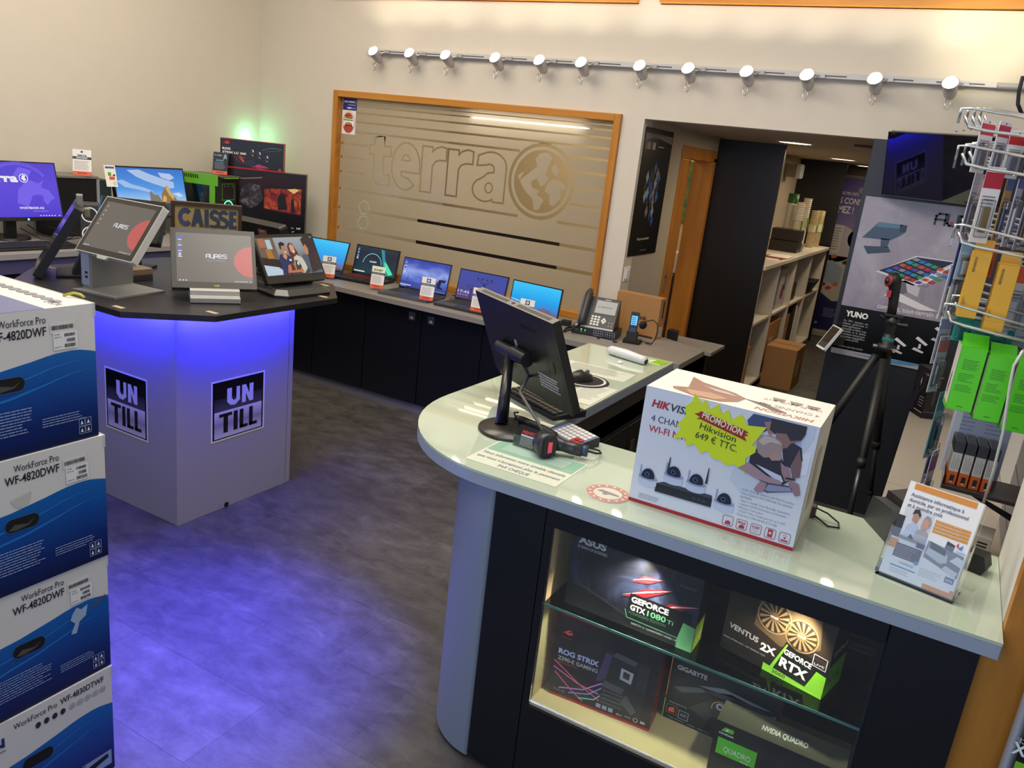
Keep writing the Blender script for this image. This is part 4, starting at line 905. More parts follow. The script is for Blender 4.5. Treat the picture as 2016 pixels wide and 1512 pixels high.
def rocks(g, F):
    g.rect(F, 0, 0, 1, 1, grad_mat('sky_screen', [(0, '7FB0E6'), (.3, '9CC4EC'), (.55, '4B94E0'), (1, '2A6FC8')], 1.0, noise=.0), 1)
    for P, c in (([(.18, .95), (.35, .97), (.5, .88), (.66, .80), (.84, .72), (.84, .60), (.75, .58), (.58, .66), (.42, .74), (.30, .82)], 'A9C2E6'), ([(.02, .72), (.10, .75), (.22, .66), (.38, .60), (.52, .52), (.48, .49), (.30, .55), (.12, .60)], '9DBDE8'), ([(.62, .92), (.8, .9), (.86, .82), (.78, .76), (.66, .82)], 'B4C6E6'), ([(.80, .48), (.9, .5), (.96, .43), (.9, .40)], 'C9D4EC')): g.poly(F, P, E(c, .95), 2)
    g.poly(F, [(.46, .30), (.46, .50), (.49, .53), (.50, .47), (.54, .44), (.58, .45), (.63, .30)], E('7F776E', .9), 3)
    g.poly(F, [(.62, .26), (.63, .45), (.67, .56), (.71, .63), (.73, .64), (.77, .50), (.82, .42), (.88, .28)], E('8F7144', .95), 3).poly(F, [(.70, .60), (.74, .64), (.78, .5), (.82, .42), (.80, .34), (.74, .45)], E('C9A566', 1), 4).poly(F, [(.63, .3), (.66, .44), (.70, .40), (.69, .3)], E('D9A75A', 1), 4)
    g.rect(F, 0, 0, 1, .28, E('35506E', .6), 2)
mt2, F = stand_monitor('monitor showing blue sky over sea rocks, energy sticker on its corner', (-4.592, 3.50, .938), R(88.5), .515, .325, R(13), .112, rocks, (.015, .015, .03, .05))
g = MB().rect(F, -.10, .60, .045, 1.0, PAPER, 2).rect(F, -.085, .94, .03, .975, mat('2B5E9E'), 3).rect(F, -.06, .80, -.02, .87, mat('5E9E3A'), 3).rect(F, -.05, .73, .02, .79, mat('D8582C'), 3).rect(F, .0, .80, .03, .83, BLACK, 3).disc(F, .01, .66, .04, mat('D9D7CF'), 3)
o = g.build('energy_label', mt2)
# keyboard
def keyboard(nm, lb, loc, rz, w, d, rows=5, cols=15, col='1A1A1C', key='242427', ang=5):
    t_ = thing(nm, lb, 'keyboard', loc, rz)
    g = MB().prism([(-w/2, -d/2, 0), (-w/2, d/2, 0), (-w/2, d/2, .024), (-w/2, -d/2, .012)], (w, 0, 0), mat(col, .5)); g.build('body', t_, bevel=.003)
    g = MB()
    for r_ in range(rows):
        for c in range(cols):
            x = -w/2+.012+c*(w-.024)/cols; y = -d/2+.012+r_*(d-.024)/rows; z = .013+.012*(y+d/2)/d
            g.box(x, x+(w-.024)/cols*.86, y, y+(d-.024)/rows*.84, z, z+.006, mat(key, .45))
    g.build('keys', t_, bevel=.001); return t_
keyboard('keyboard', 'black keyboard in front of the violet monitor on the left counter', (-4.36, 2.55, .938), R(88), .44, .15)
# tower with price stand
def price_stand(lb, loc, rz, w=.062, h=.115, kind='terra', grp='price cards in acrylic stands'):
    t_ = thing('price_card_stand', lb, 'price card', loc, rz, grp)
    T = R(10); F = lean(w, h, T)
    MB().prism([F.p(-.04, 0), F.p(1.04, 0), F.p(1.04, 1.02), F.p(-.04, 1.02)], -F.n*.003, ACRYL).add([(-w/2, 0, .0005), (w/2, 0, .0005), (w/2, -.035, .0005), (-w/2, -.035, .0005)], [(0, 3, 2, 1)], ACRYL).build('acrylic_stand', t_)
    g = MB(); dk = kind == 'dark'
    g.rect(F, 0, 0, 1, 1, mat('2D3640', .5) if dk else PAPER, 2).rect(F, 0, 0, 1, .15, mat('E2694A', .5), 3).text(F, '999 € TTC', .5, .045, .08, mat('9C2F1C'), w=.6, al='C', l=4, bold=.02) if False else g.rect(F, 0, 0, 1, 1, mat('2D3640', .5) if dk else PAPER, 2).rect(F, 0, 0, 1, .15, mat('E2694A', .5), 3).rect(F, .25, .05, .75, .10, mat('B23E26'), 4)
    if dk: g.text(F, 'PC GAMER', .08, .83, .09, LGREY, w=.5, l=4, bold=.02).poly(F, [(.65, .65), (.72, .9), (.85, .95), (.92, .7), (.8, .75)], mat('8FA7B8'), 4).rect(F, .2, .6, .7, .66, mat('6E8FA8'), 4).lines(F, .12, .55, .88, 8, .042, .015, mat('8B98A4'), 4)
    else:
        g.rect(F, .0, .62, 1, .72, mat('3A3A40'), 3)
        if kind == 'hp':
            g.rect(F, .36, .76, .66, .95, mat('23396B'), 3).disc(F, .51, .855, .065, mat('E9EDF4'), 4).text(F, 'hp', .51, .825, .10, mat('23396B'), al='C', l=5, sh=.2, w=.12)
            g.text(F, 'PORTABLE 15,6"', .5, .645, .06, WHITE, al='C', w=.88, l=4, bold=.01)
        elif kind == 'acer': g.text(F, 'acer', .5, .79, .18, mat('7FA52E'), al='C', w=.72, l=4, bold=.03).text(F, 'PORTABLE 15,6"', .5, .645, .06, WHITE, al='C', w=.88, l=4)
        else: g.text(F, 'terra', .5, .74, .12, mat('4A4A78'), al='C', w=.5, l=4, bold=.03).disc(F, .5, .91, .045, mat('5A5A86'), 4).lines(F, .2, .69, .8, 1, .05, .035, WHITE, 4, 0)
        g.lines(F, .08, .55, .92, 8, .046, .016, mat('B9A8A2'), 4)
    g.build('price_card', t_)
    return t_
tw = thing('desktop_tower', 'black desktop tower with silver front behind the white-ringed speaker', 'computer', (-4.765, 3.02, .938), R(86))
MB().box(-.15, .12, -.10, .10, 0, .345, mat('0E0E11', .4)).build('case', tw, bevel=.004)
MB().box(-.16, .13, -.11, .11, .345, .362, mat('77746F', .4)).build('top_cover', tw, bevel=.004)
MB().box(.12, .138, -.105, .105, 0, .345, mat('A7A7AC', .35, .4)).build('front_strip', tw, bevel=.003); MB().box(.138, .215, -.10, .10, 0, .34, mat('1C2A2A', .5)).build('front_mesh', tw, bevel=.003)
price_stand('price card with a globe logo in an acrylic stand on the tower', (-4.68, 3.06, 1.301), R(52), .10, .150, 'terra')
sp = thing('speaker', 'small dark speaker with two white rings behind the edge-on terminal', 'speaker', (-4.32, 2.86, .938), R(55))
MB().box(-.05, .05, -.04, .08, 0, .245, mat('3A3937', .5)).build('cabinet', sp, bevel=.012, seg=3)
F = Fr((-.05, -.0405, 0), (.1, 0, 0), (0, 0, .245))
for v in (.31, .75): MB().ring(F, .5, v, .145, .172, E('F0EEE6', .75), 2, 40).disc(F, .5, v, .143, mat('2B2A2A', .6), 1).build('ring', sp)
MB().disc(F, .62, .09, .012, E('B8E04A', 3), 1).build('power_light', sp)
# green gaming tower in the corner
gp = thing('gaming_tower', 'lime green gaming computer tower with dark glass side in the corner', 'computer', (-4.62, 3.82, .938), R(12))
GN = mat('69B51E', .38); GB = mat('1D1F1D', .4)
D_, H_, W_ = .38, .412, .20
MB().box(-.19, .19, .004, W_, .01, H_-.012, GB).build('body', gp, bevel=.004)
g = MB(); g.box(-.19, .19, -.004, .004, H_-.075, H_, GN).box(.125, .168, -.004, .004, .01, H_-.075, GN).box(-.19, .168, -.004, .004, .01, .05, GN)
F = Fr((-.19, -.004, 0), (.38, 0, 0), (0, 0, H_))
for k in range(12): g.poly(F, [(.08+.045*k, .91), (.105+.045*k, .91), (.09+.045*k, .97), (.065+.045*k, .97)], BLACK, 1)
g.build('green_side_frame', gp, bevel=.002)
g = MB().box(-.188, .125, -.002, .002, .05, H_-.075, mat('0C1C1F', .06)); F = Fr((-.188, -.002, .05), (.313, 0, 0), (0, 0, .29))
g.line(F, [(.8, .2), (.82, .5)], .02, E('1E6E62', .6), 1).line(F, [(.3, .1), (.55, .15)], .02, E('175A50', .5), 1); g.build('side_glass', gp)
MB().box(-.10, .23, .004, W_+.0, H_-.012, H_-.004, mat('5E5B57', .4)).box(.17, .235, .02, W_-.03, H_-.02, H_-.012, GN).build('top_cover', gp, bevel=.002)
F = Fr((.1905, .0, .0), (0, W_, 0), (0, 0, H_))
g = MB(); FF = F
g.rect(F, .0, .0, 1, .98, mat('26282A', .45), 1); g.build('front_panel', gp)
g = MB(); g.line(F, [(.22, .60), (.88, .60), (.88, .86), (.22, .86), (.22, .60)], .010, GN, 3).rect(F, .24, .72, .86, .725, BLACK, 3)
for u in (.32, .52, .74): g.rect(F, u, .82, u+.06, .83, LGREY, 3)
g.build('drive_bay', gp)
GE_ = E('35E8A0', 3.2)
for v in (.455, .155):
    g = MB().disc(F, .55, v, .115, mat('07110E', .3), 2)
    for k in range(24): g.disc(F, .55+.128*F.k*math.cos(k*.2618), v+.128*math.sin(k*.2618), .011, E('4FFFC0', 9), 3, n=8)
    for k in range(7): g.add([F.p(.55+r_*F.k*math.cos(a), v+r_*math.sin(a), 4) for r_, a in ((.03, k*.9), (.10, k*.9+.25), (.10, k*.9+.65), (.03, k*.9+.4))], [(0, 1, 2, 3)], E('12906A', .9))
    g.build('lit_fan', gp)
price_stand('dark price card in an acrylic stand on the green tower, beside the cooler carton', (-4.52, 3.95, 1.351), R(30), .10, .145, 'dark')
# printed cartons in the corner
u_ = V((.777, .629, 0))
pc = V((-4.613, 4.033, .938))
mb = thing('monitor_carton', 'large dark monitor carton with a red battle scene, standing in the corner', 'box', pc, R(39))
w_, h_, d_ = .585, .455, .13
g = MB().box(0, w_, 0, d_, 0, h_, mat('120D10', .4)); F = fbox(0, w_, 0, d_, 0, h_, 'f')
g.rect(F, .0, .0, 1, 1, grad_mat('battle_print', [(0, '0C090C'), (.5, '150C12'), (.8, '2A0F16'), (1, '150A0E')], 0, noise=.5, nscale=4), 1)
g.poly(F, [(.50, .42), (.96, .36), (.965, .80), (.50, .76)], mat('0A0709'), 2).poly(F, [(.515, .44), (.945, .385), (.95, .78), (.515, .74)], ramp_mat('fire_print', [(.3, '2A0A12'), (.45, '7A1F24'), (.6, 'B5452A'), (.75, 'E0A040')], (9, 9, 9), noise=1.6, dist=1.2, rough=.4), 3)
g.poly(F, [(.68, .43), (.67, .62), (.71, .70), (.76, .66), (.79, .45)], mat('0E0A12'), 4).poly(F, [(.83, .40), (.83, .6), (.86, .63), (.88, .42)], mat('17121A'), 4).poly(F, [(.78, .76), (.87, .78), (.93, .77), (.86, .70)], mat('F2D27A'), 4)
g.poly(F, [(.22, .50), (.25, .72), (.34, .80), (.46, .78), (.50, .60), (.46, .50), (.36, .42)], ramp_mat('armour_print', [(.35, '141118'), (.55, '3B3540'), (.75, '8C8690')], (12, 12, 12), noise=2, dist=1), 3).line(F, [(.24, .86), (.34, .875), (.48, .90)], .02, mat('7F6A5A'), 4)
g.text(F, '144', .905, .155, .04, WHITE, w=.045, bold=.03).text(F, 'Hz', .84, .16, .03, WHITE, w=.03).text(F, '27"', .85, .10, .03, WHITE, w=.03)
Ft = fbox(0, w_, 0, d_, 0, h_, 't'); g.rect(Ft, .005, .02, .995, .98, mat('57524D', .5), 1)
g.build('carton', mb, bevel=.002)
lc_ = thing('cooler_carton', 'red-edged dark carton with a three-fan cooler picture on top of the monitor carton', 'box', pc+V((0, 0, h_+.001)), R(39))
w_, h2, d_ = .425, .196, .12
g = MB().box(0, w_, 0, d_, 0, h2, mat('B5303A', .45)); F = fbox(0, w_, 0, d_, 0, h2, 'f')
g.rect(F, .004, .0, 1, .985, grad_mat('dark_print', [(0, '15100F'), (.4, '1E1B1D'), (1, '131214')], 0, noise=.4, nscale=3), 1).rect(F, 0, 0, 1, .05, RED, 2)
def eye(g, F, x, y, s, mt, l=3): g.poly(F, [(x, y), (x+.9*s*F.k, y+.62*s), (x+1.3*s*F.k, y+.62*s), (x+.75*s*F.k, y+.22*s), (x+1.15*s*F.k, y+.3*s), (x+1.3*s*F.k, y+.5*s), (x+1.45*s*F.k, y+.1*s), (x+.9*s*F.k, y-.08*s), (x+.5*s*F.k, y+.05*s), (x+.45*s*F.k, y+.15*s)], mt, l)
eye(g, F, .04, .82, .16, mat('D03A34'))
g.text(F, 'ROG', .035, .615, .105, WHITE, w=.125, bold=.04).text(F, 'STRIX LC 360', .035, .495, .10, WHITE, w=.37, bold=.03)
for P, c in (([(.16, .52), (.26, .30), (.36, .12), (.24, .34)], 'C4532E'), ([(.30, .44), (.36, .26), (.38, .28), (.33, .40), (.42, .36)], 'D0573A'), ([(.24, .50), (.37, .20), (.39, .22)], 'B8402E'), ([(.50, .08), (.60, .22), (.82, .10), (.60, .10)], 'B23A78'), ([(.46, .14), (.58, .06), (.82, .03), (.6, .1)], 'A52F58')): g.poly(F, P, mat(c, .4), 2)
g.poly(F, [(.46, .68), (.50, .76), (.92, .52), (.90, .10), (.80, .08), (.60, .28)], mat('1B1A1E', .3), 3).poly(F, [(.38, .22), (.44, .34), (.52, .34), (.58, .24), (.52, .14), (.42, .14)], mat('2A2740', .3), 3)
for x, y in ((.50, .64), (.61, .58), (.73, .48)): g.disc(F, x, y-.06, .10, mat('26252B', .25), 4, sx=.8).poly(F, [(x, y+.06), (x+.02, y+.05), (x+.03, y-.02), (x+.015, y-.03)], mat('E6E3E6'), 5).poly(F, [(x-.01, y-.11), (x+.02, y-.14), (x+.02, y-.17)], mat('CFCBD0'), 5)
g.line(F, [(.66, .70), (.76, .80), (.88, .82), (.97, .80)], .014, mat('5C8C93'), 2).line(F, [(.7, .66), (.82, .72), (.95, .73)], .010, mat('4C737A'), 2).ring(F, .945, .09, .03, .04, LGREY, 3)
g.build('carton', lc_, bevel=.002)
# ================================================================ BACK COUNTER: laptops, phone
ZB = .7365
def laptop(lb, loc, rz, T, draw, w=.362, d=.245, h=.225, body='3A3A3D', deck='4A4A4D', key='151517', red=False, bz=(.02, .02, .035, .07)):
    t_ = thing('laptop', lb, 'laptop', (loc[0], loc[1], ZB), rz, 'laptops on the back counter')
    MB().prism([(-w/2, -d, 0), (w/2, -d, 0), (w/2, 0, 0), (-w/2, 0, 0)], (0, 0, .016), mat(body, .4, .2)).build('base', t_, bevel=.005)
    F = Fr((-w/2, -d, .016), (w, 0, 0), (0, d, 0)); g = MB().rect(F, .015, .03, .985, .97, mat(deck, .45, .1), 1).rect(F, .35, .06, .63, .36, mat('2C2C2E', .35) if not red else mat('1A1516', .35), 2)
    g.build('palm_rest', t_)
    g = MB(); g.rect(F, .05, .42, .95, .90, mat('101012', .5), 2)
    for r_ in range(5):
        for c in range(15): g.rect(F, .06+.059*c, .44+.09*r_, .105+.059*c, .51+.09*r_, mat('7A1F20' if red else '3C3C40', .5), 3)
    g.build('keyboard', t_)
    F = Fr((-w/2, 0, .014), (w, 0, 0), (0, h*math.sin(T), h*math.cos(T)))
    ld = slab(F, .008, mat(body, .4, .1), 'lid', t_, bevel=.004)
    g = MB().rect(F, .008, .0, .992, .992, mat('121214', .3), 1); g.build('bezel', ld)
    F2 = F.sub(bz[0], bz[3], 1-bz[1], 1-bz[2]); F2.o = F2.o+F2.n*.0006; g = MB(); draw(g, F2); g.build('display', ld)
    MB().cyl((-w*.38, .002, .016), (w*.38, .002, .016), .007, .007, DARK, 10).build('hinge', t_)
    return t_
def beach(nm, mirror=False):
    def f(g, F):
        g.rect(F, 0, 0, 1, 1, grad_mat('azure_screen', [(0, '2E3B78'), (.22, '3F7FCB'), (.45, '1E9BE6'), (.75, '27B4F2'), (1, '3CC2F4')], 1.0, noise=.12, nscale=2), 1)
        g.poly(F, [(0, 0), (0, .30), (.15, .27), (.3, .22), (.45, .17), (.62, .22), (.78, .25), (.88, .18), (1, .10), (1, 0)], E('27304F', .9), 2)
        g.poly(F, [(.45, .17), (.62, .24), (.72, .30), (.80, .22), (1, .12), (1, .05), (.6, .1)], E('8A6A7E', .8), 3)
        if nm == 2:
            g.line(F, [(.0, .42), (.2, .36), (.34, .28), (.44, .18)], .012, E('F2E2BE', 1.2), 4).line(F, [(.1, .40), (.3, .34), (.40, .26), (.5, .17)], .008, E('E8CFA0', 1), 4)
        taskbar(g, F)
    return f
def planet(g, F):
    g.rect(F, 0, 0, 1, 1, grad_mat('space_screen', [(0, '0A3A44'), (.35, '0F2A3A'), (.7, '0B1A2A'), (1, '132C3C')], 1, noise=.3, nscale=3), 1)
    g.ring(F, .42, .36, .40, .42, E('8FD8E8', 1), 2, 50, 5, 175)
    g.poly(F, [(.58, .98), (.66, .96), (.72, .60), (.95, .10), (.80, .02), (.70, .30)], E('1F8F7A', 1), 2).poly(F, [(.62, .92), (.66, .90), (.70, .55), (.72, .5), (.68, .45)], E('3A6FD8', 1), 3).poly(F, [(.70, .55), (.78, .46), (.95, .12), (.85, .06), (.74, .30)], E('48D8A0', 1.1), 3)
    g.text(F, 'PLANET9', .36, .44, .075, SCW, w=.16, bold=.03).rect(F, .02, .03, .28, .075, E('E8DCC8', .9), 3)
    desk_icons(g, F)
def storm(g, F):
    g.rect(F, 0, 0, 1, 1, grad_mat('storm_screen', [(0, '24378C'), (.3, '4C63C4'), (.55, '8FA2E2'), (.8, '4356B8'), (1, '2B3C9C')], 1, noise=.7, nscale=3), 1)
    g.poly(F, [(.0, .05), (.0, .22), (.5, .20), (.65, .14), (.65, .05)], E('3A4CA0', .9), 2).rect(F, .0, .06, .24, .10, E('C9C2E0', .9), 4).poly(F, [(.10, .2), (.16, .2), (.155, .42), (.12, .3)], E('4A5AA8', .9), 3)
    g.poly(F, [(.78, .28), (.82, .46), (.97, .46), (.94, .36), (.88, .38), (.86, .22), (.95, .12), (.80, .14)], E('12152E', .9), 3)
    desk_icons(g, F); taskbar(g, F)
def baobab(g, F):
    g.rect(F, 0, 0, 1, 1, grad_mat('dusk_screen', [(0, '5A3E72'), (.3, '4B4690'), (.6, '3F4AA2'), (1, '3B49A6')], .9, noise=.1), 1)
    for x, y, s in ((.55, .20, .62), (.30, .12, .40), (.78, .10, .36)):
        g.poly(F, [(x-.035*s, y-.1), (x+.035*s, y-.1), (x+.02*s, y+.75*s), (x-.02*s, y+.75*s)], E('2A2C50', .9), 3)
        for a in (-.22, -.12, .10, .22): g.line(F, [(x, y+.55*s), (x+a*s*.9, y+.85*s), (x+a*s*1.3, y+.92*s)], .022*s, E('2A2C50', .9), 3)
        for a in (-.25, -.1, .06, .22): g.disc(F, x+a*s, y+.95*s, .07*s, E('303260', .9), 3, n=10)
    g.text(F, '17:45', .02, .20, .13, SCW, w=.25).text(F, 'lundi 12 mai', .03, .12, .05, E('C9C4E0'), w=.22)
laptop('dark laptop showing a blue beach sky, farthest left in the laptop row', (-3.985, 4.40), R(8), R(22), beach(1), h=.228)
laptop('black laptop with red keyboard and a green comet on its screen', (-3.616, 4.535), R(5), R(14), planet, body='1C1C1E', deck='2A1B1C', red=True, h=.212, w=.366)
laptop('grey laptop with a cloudy violet-blue screen, middle of the laptop row', (-3.076, 4.383), R(4), R(14), storm, body='5A5A5D', h=.215, w=.372)
laptop('dark laptop showing a lock screen of baobab trees, fourth from the left', (-2.642, 4.403), R(1), R(14), baobab, h=.206, w=.366)
laptop('laptop with a bright azure screen and light trails, nearest the desk phone', (-2.22, 4.36), R(-5), R(8), beach(2), h=.206, w=.366)
for lb, x, y, rz, k in (('price card partly hidden by the photo terminal, before the first laptop', -3.745, 4.205, 18, 'hp'), ('price card with a green brand line before the red-keyed laptop', -3.315, 4.20, 10, 'acer'), ('price card before the violet-blue laptop in the row', -2.895, 4.178, 8, 'hp'),
                        ('price card before the baobab laptop, half behind the big monitor', -2.507, 4.178, 5, 'hp'), ('price card before the azure laptop nearest the phone', -2.158, 4.142, 0, 'hp')):
    price_stand(lb, (x, y, ZB+.0175), R(rz), .097, .142, k)
for i, (a, b) in enumerate((((-3.40, 4.53), (-3.30, 4.58)), ((-2.86, 4.40), (-2.80, 4.50)))):
    p = V((a[0], a[1], ZB+.008)); q = V((b[0], b[1], ZB+.02))
    tag(MB().tube([p, p+V((.05, .03, .0)), q+V((.03, .02, .0)), q+V((-.02, .05, 0)), p+V((-.06, .12, 0))], .003, RUBBER, 6).tube([p+V((.02, .01, 0)), p+V((.09, .0, 0)), p+V((.12, .05, 0))], .003, RUBBER, 6).build('charger_cable'), ('black charger cable behind the red-keyed laptop', 'black charger cable between the third and fourth laptops')[i], 'cable')
# power adapter right of the last laptop
pa = thing('power_adapter', 'small black power adapter on the counter between last laptop and phone', 'adapter', (-2.0, 4.40, ZB), R(12))
MB().box(-.028, .03, -.02, .02, .0, .034, RUBBER).build('body', pa, bevel=.005); MB().tube([(-.028, 0, .017), (-.06, -.02, .012), (-.09, .0, .03), (-.12, .03, .006), (-.07, .05, .004), (-.05, .03, .02)], .002, RUBBER, 6).build('cable', pa)
# network switch with the desk phone on it
ns = thing('network_switch', 'flat dark grey network switch with two rows of ports under the phone', 'switch', (-1.76, 4.27, ZB), R(11))
MB().box(-.135, .135, 0, .17, .003, .045, mat('2F3033', .4, .2)).build('case', ns, bevel=.002)
F = Fr((-.135, -.0005, .003), (.27, 0, 0), (0, 0, .042)); g = MB()
for b in (.50, .755):
    g.rect(F, b, .12, b+.215, .86, mat('A9ABAE', .3, .6), 1)
    for c in range(4):
        for r_ in range(2): g.rect(F, b+.012+.05*c, .18+.34*r_, b+.05+.05*c, .46+.34*r_, BLACK, 2)
g.text(F, 'tp-link', .05, .5, .2, LGREY, w=.10); g.build('port_block', ns)
g = MB().rect(F, .215, .62, .235, .74, E('7CFF5A', 5), 1).rect(F, .215, .36, .23, .44, E('5AE04A', 2.5), 1).text(F, '2', .30, .5, .3, E('7CFF5A', 3)); g.build('status_lights', ns)
ph = thing('desk_phone', 'black office desk phone with light grey display standing on the network switch', 'phone', (-1.765, 4.285, ZB+.046), R(10))
TT = R(33); w_, h_ = .225, .205
MB().prism([(-w_/2, -.01, 0), (-w_/2, -.01, .010), (-w_/2, .105, .168), (-w_/2, .125, .165), (-w_/2, .15, 0)], (w_, 0, 0), mat('3B3C3E', .45)).build('body', ph, bevel=.004)
MB().box(-w_/2-.001, w_/2+.001, -.014, .003, -.0, .010, mat('D9DADC', .3)).build('front_strip', ph, bevel=.002)
F = Fr((-w_/2, -.01, .010), (w_, 0, 0), (0, .115, .158))
g = MB().rect(F, .36, .42, .985, .98, mat('26272A', .3), 1).rect(F, .40, .47, .95, .90, mat('D9D6CC', .25, 0, .55), 2).lines(F, .53, .70, .84, 1, .05, .03, mat('6A6A66'), 3, .0).poly(F, [(.46, .66), (.50, .66), (.48, .71)], mat('4A4A46'), 3).rect(F, .60, .93, .76, .955, LGREY, 2)
g.build('display', ph)
g = MB()
for r_ in range(4):
    for c in range(3): g.rect(F, .36+.085*c, .06+.085*r_, .42+.085*c, .115+.085*r_, mat('E6E4DE', .4), 1)
for r_ in range(2):
    for c in range(2): g.rect(F, .84+.08*c, .08+.1*r_, .87+.08*c, .12+.1*r_, mat('8C8C8A', .4), 1)
for a, b in ((.67, .24), (.73, .24), (.70, .29), (.70, .19)): g.disc(F, a, b, .042, mat('E6E4DE', .4), 1)
g.disc(F, .70, .24, .02, BLACK, 2).build('keypad', ph)
hp_ = [F.p(.17, .06, 44), F.p(.17, .12, 62), F.p(.17, .45, 64), F.p(.17, .82, 66), F.p(.17, .92, 50)]
g = MB(); g.tube([F.p(.17, -.02, 30), F.p(.17, .06, 52), F.p(.17, .25, 58), F.p(.17, .7, 60), F.p(.17, 1.0, 62), F.p(.17, 1.12, 40)], [.019, .024, .020, .020, .024, .018], mat('2F3032', .45), 12); g.build('handset', ph)
MB().tube([F.p(.13, -.02, 20), V((-.12, -.05, -.02)), V((-.165, -.055, -.036)), V((-.175, .02, -.034)), V((-.14, .09, -.03)), V((-.10, .10, .02))], .0065, RUBBER, 8).build('coiled_cord', ph)
tag(MB().box(-1.72, -1.60, 4.235, 4.255, ZB, ZB+.007, mat('26262A', .4)).box(-1.70, -1.62, 4.2345, 4.235, ZB+.001, ZB+.006, LGREY).build('pen', bevel=.001), 'dark pen lying on the counter in front of the network switch', 'pen')
# cordless handset in its cradle with headset loop
cl = thing('cordless_phone', 'black cordless handset with blue display upright in its cradle, before the carton', 'phone', (-1.545, 4.33, ZB), R(14))
MB().prism([(-.045, -.04, 0), (.05, -.04, 0), (.06, .05, 0), (-.045, .05, 0)], (0, 0, .016), RUBBER).prism([(-.032, -.025, .016), (.032, -.025, .016), (.032, .03, .016), (-.032, .03, .016)], (0, .012, .045), RUBBER).build('cradle', cl, bevel=.004)
F = Fr((-.024, -.012, .022), (.048, 0, 0), (0, .03, .155)); hs = slab(F, .022, mat('1B1D22', .3), 'handset', cl, bevel=.007)
g = MB().rect(F, .14, .52, .86, .86, E('5FB4F0', 1.3), 1).lines(F, .2, .80, .8, 4, .07, .03, E('1E4E86', .8), 2); g.build('display', hs)
g = MB()
for r_ in range(4):
    for c in range(3): g.rect(F, .2+.22*c, .12+.08*r_, .35+.22*c, .17+.08*r_, mat('3D5C84', .3), 1)
g.build('keypad', hs)
arcp = [(.03, .0, .115), (.05, -.0, .135), (.085, .0, .150), (.115, .0, .135), (.125, .0, .09), (.115, .0, .04), (.10, -.01, .008)]
hd = thing('headset', 'thin black headset with ear pad looped beside the cordless phone', 'headset', (-1.53, 4.345, ZB), R(8))
MB().tube(arcp, .003, RUBBER, 8).build('headband', hd); MB().lathe([(0, -.008), (.022, -.006), (.024, .004), (0, .008)], (.035, -.005, .112), RUBBER, 18, (.6, -.8, 0)).build('ear_pad', hd); MB().tube([(.10, -.01, .006), (.06, .02, .004), (.09, .05, .004), (.02, .06, .004)], .002, RUBBER, 6).build('cable', hd)
cb = MB().box(0, .285, 0, .085, 0, .245, CARD); F = fbox(0, .285, 0, .085, 0, .245, 'f'); g = cb
g.text(F, 'tp-link', .40, .42, .15, mat('1E1A17'), w=.34, bold=.02).rect(F, .50, .0, .93, .05, mat('3A2A1C'), 1)
Fs = fbox(0, .285, 0, .085, 0, .245, 'r'); g.rect(Fs, .3, .05, .95, .30, mat('D9D2C4'), 1).lines(Fs, .35, .28, .9, 6, .035, .012, mat('6A6258'), 2).rect(Fs, .55, .50, .75, .93, mat('1B1713'), 1)
o = cb.build('cardboard_carton', bevel=.002, loc=(-1.755, 4.552, ZB), rz=R(-3)); tag(o, 'brown cardboard carton with dark lettering standing behind the cordless phone', 'box')
tag(MB().box(-1.47, -1.41, 4.74, 4.80, .701, .775, RUBBER).build('black_case', bevel=.008), 'small black case on the side table right of the brown carton', 'case')
# ================================================================ ON THE RECEPTION COUNTER
ZC = .9145
# all-in-one screen seen from behind
ai = thing('all_in_one_computer', 'black all-in-one computer seen from behind on the reception counter', 'computer', (-1.121, 2.274, ZC), R(-30.6))
w_, h_, T = .487, .318, R(-22.3)
F = lean(w_, h_, T, .055)
g = MB(); n = -F.n
AB = mat('17181A', .33)
P = [F.p(0, .07), F.p(.05, .02), F.p(.12, 0), F.p(1, 0), F.p(1, 1), F.p(0, 1)]
ho = MB().prism([p - F.n*.0 for p in P], n*.028, AB).build('back_cover', ai, bevel=.005)
g = MB().rect(F, .02, .985, .98, 1.0, mat('6E6A62', .4), 1); Ft = Fr(F.p(0, 1), F.u, n*.028); Ft.n = F.v.normalized()
g = MB().rect(Ft, .0, .0, 1, 1, mat('7A766E', .45), 1)
for a, b in ((.06, .42), (.54, .94)): g.rect(Ft, a, .25, b, .75, mat('3F3C38', .5), 2)
g.rect(Ft, .465, .35, .50, .7, BLACK, 2); g.build('top_vent', ho)
MB().text(F, 'Lenovo', .57, .80, .075, mat('0C0C0D', .25), w=.20, rot=0, bold=.01).build('embossed_lettering', ho)
g = MB().line(F, [(.82, .22), (.82, .86), (.97, .86), (.97, .22), (.82, .22)], .004, BLACK, 1).rect(F, .885, .42, .90, .54, BLACK, 2).line(F, [(.60, .0), (.62, .17), (.88, .19), (.92, 0)], .003, BLACK, 1); g.build('access_panel', ho)
g = MB().lines(F, .66, .34, .90, 5, .034, .02, mat('B9BBBF', .4), 1, .1).lines(F, .44, .44, .55, 4, .03, .009, mat('77797C', .4), 1).rect(F, .42, .50, .455, .60, mat('9A9CA0', .3), 1).disc(F, .40, .20, .012, BLACK, 1); g.build('regulatory_print', ho)
Ff = Fr(F.p(1, 0)+n*.0285, -F.u, F.v); MB().rect(Ff, .02, .08, .98, .97, mat('0D1117', .1), 1).build('display', ho)
hg = F.p(.40, .47)
MB().cyl(hg-F.u*.16+F.n*.018, hg+F.u*.16+F.n*.018, .020, .020, mat('222326', .35), 20).cyl(hg+F.u*.05+F.n*.018, hg+F.u*.22+F.n*.018, .027, .024, mat('1B1C1F', .3), 20).build('hinge', ai)
M_ = Matrix.Rotation(R(30.6), 4, 'Z')
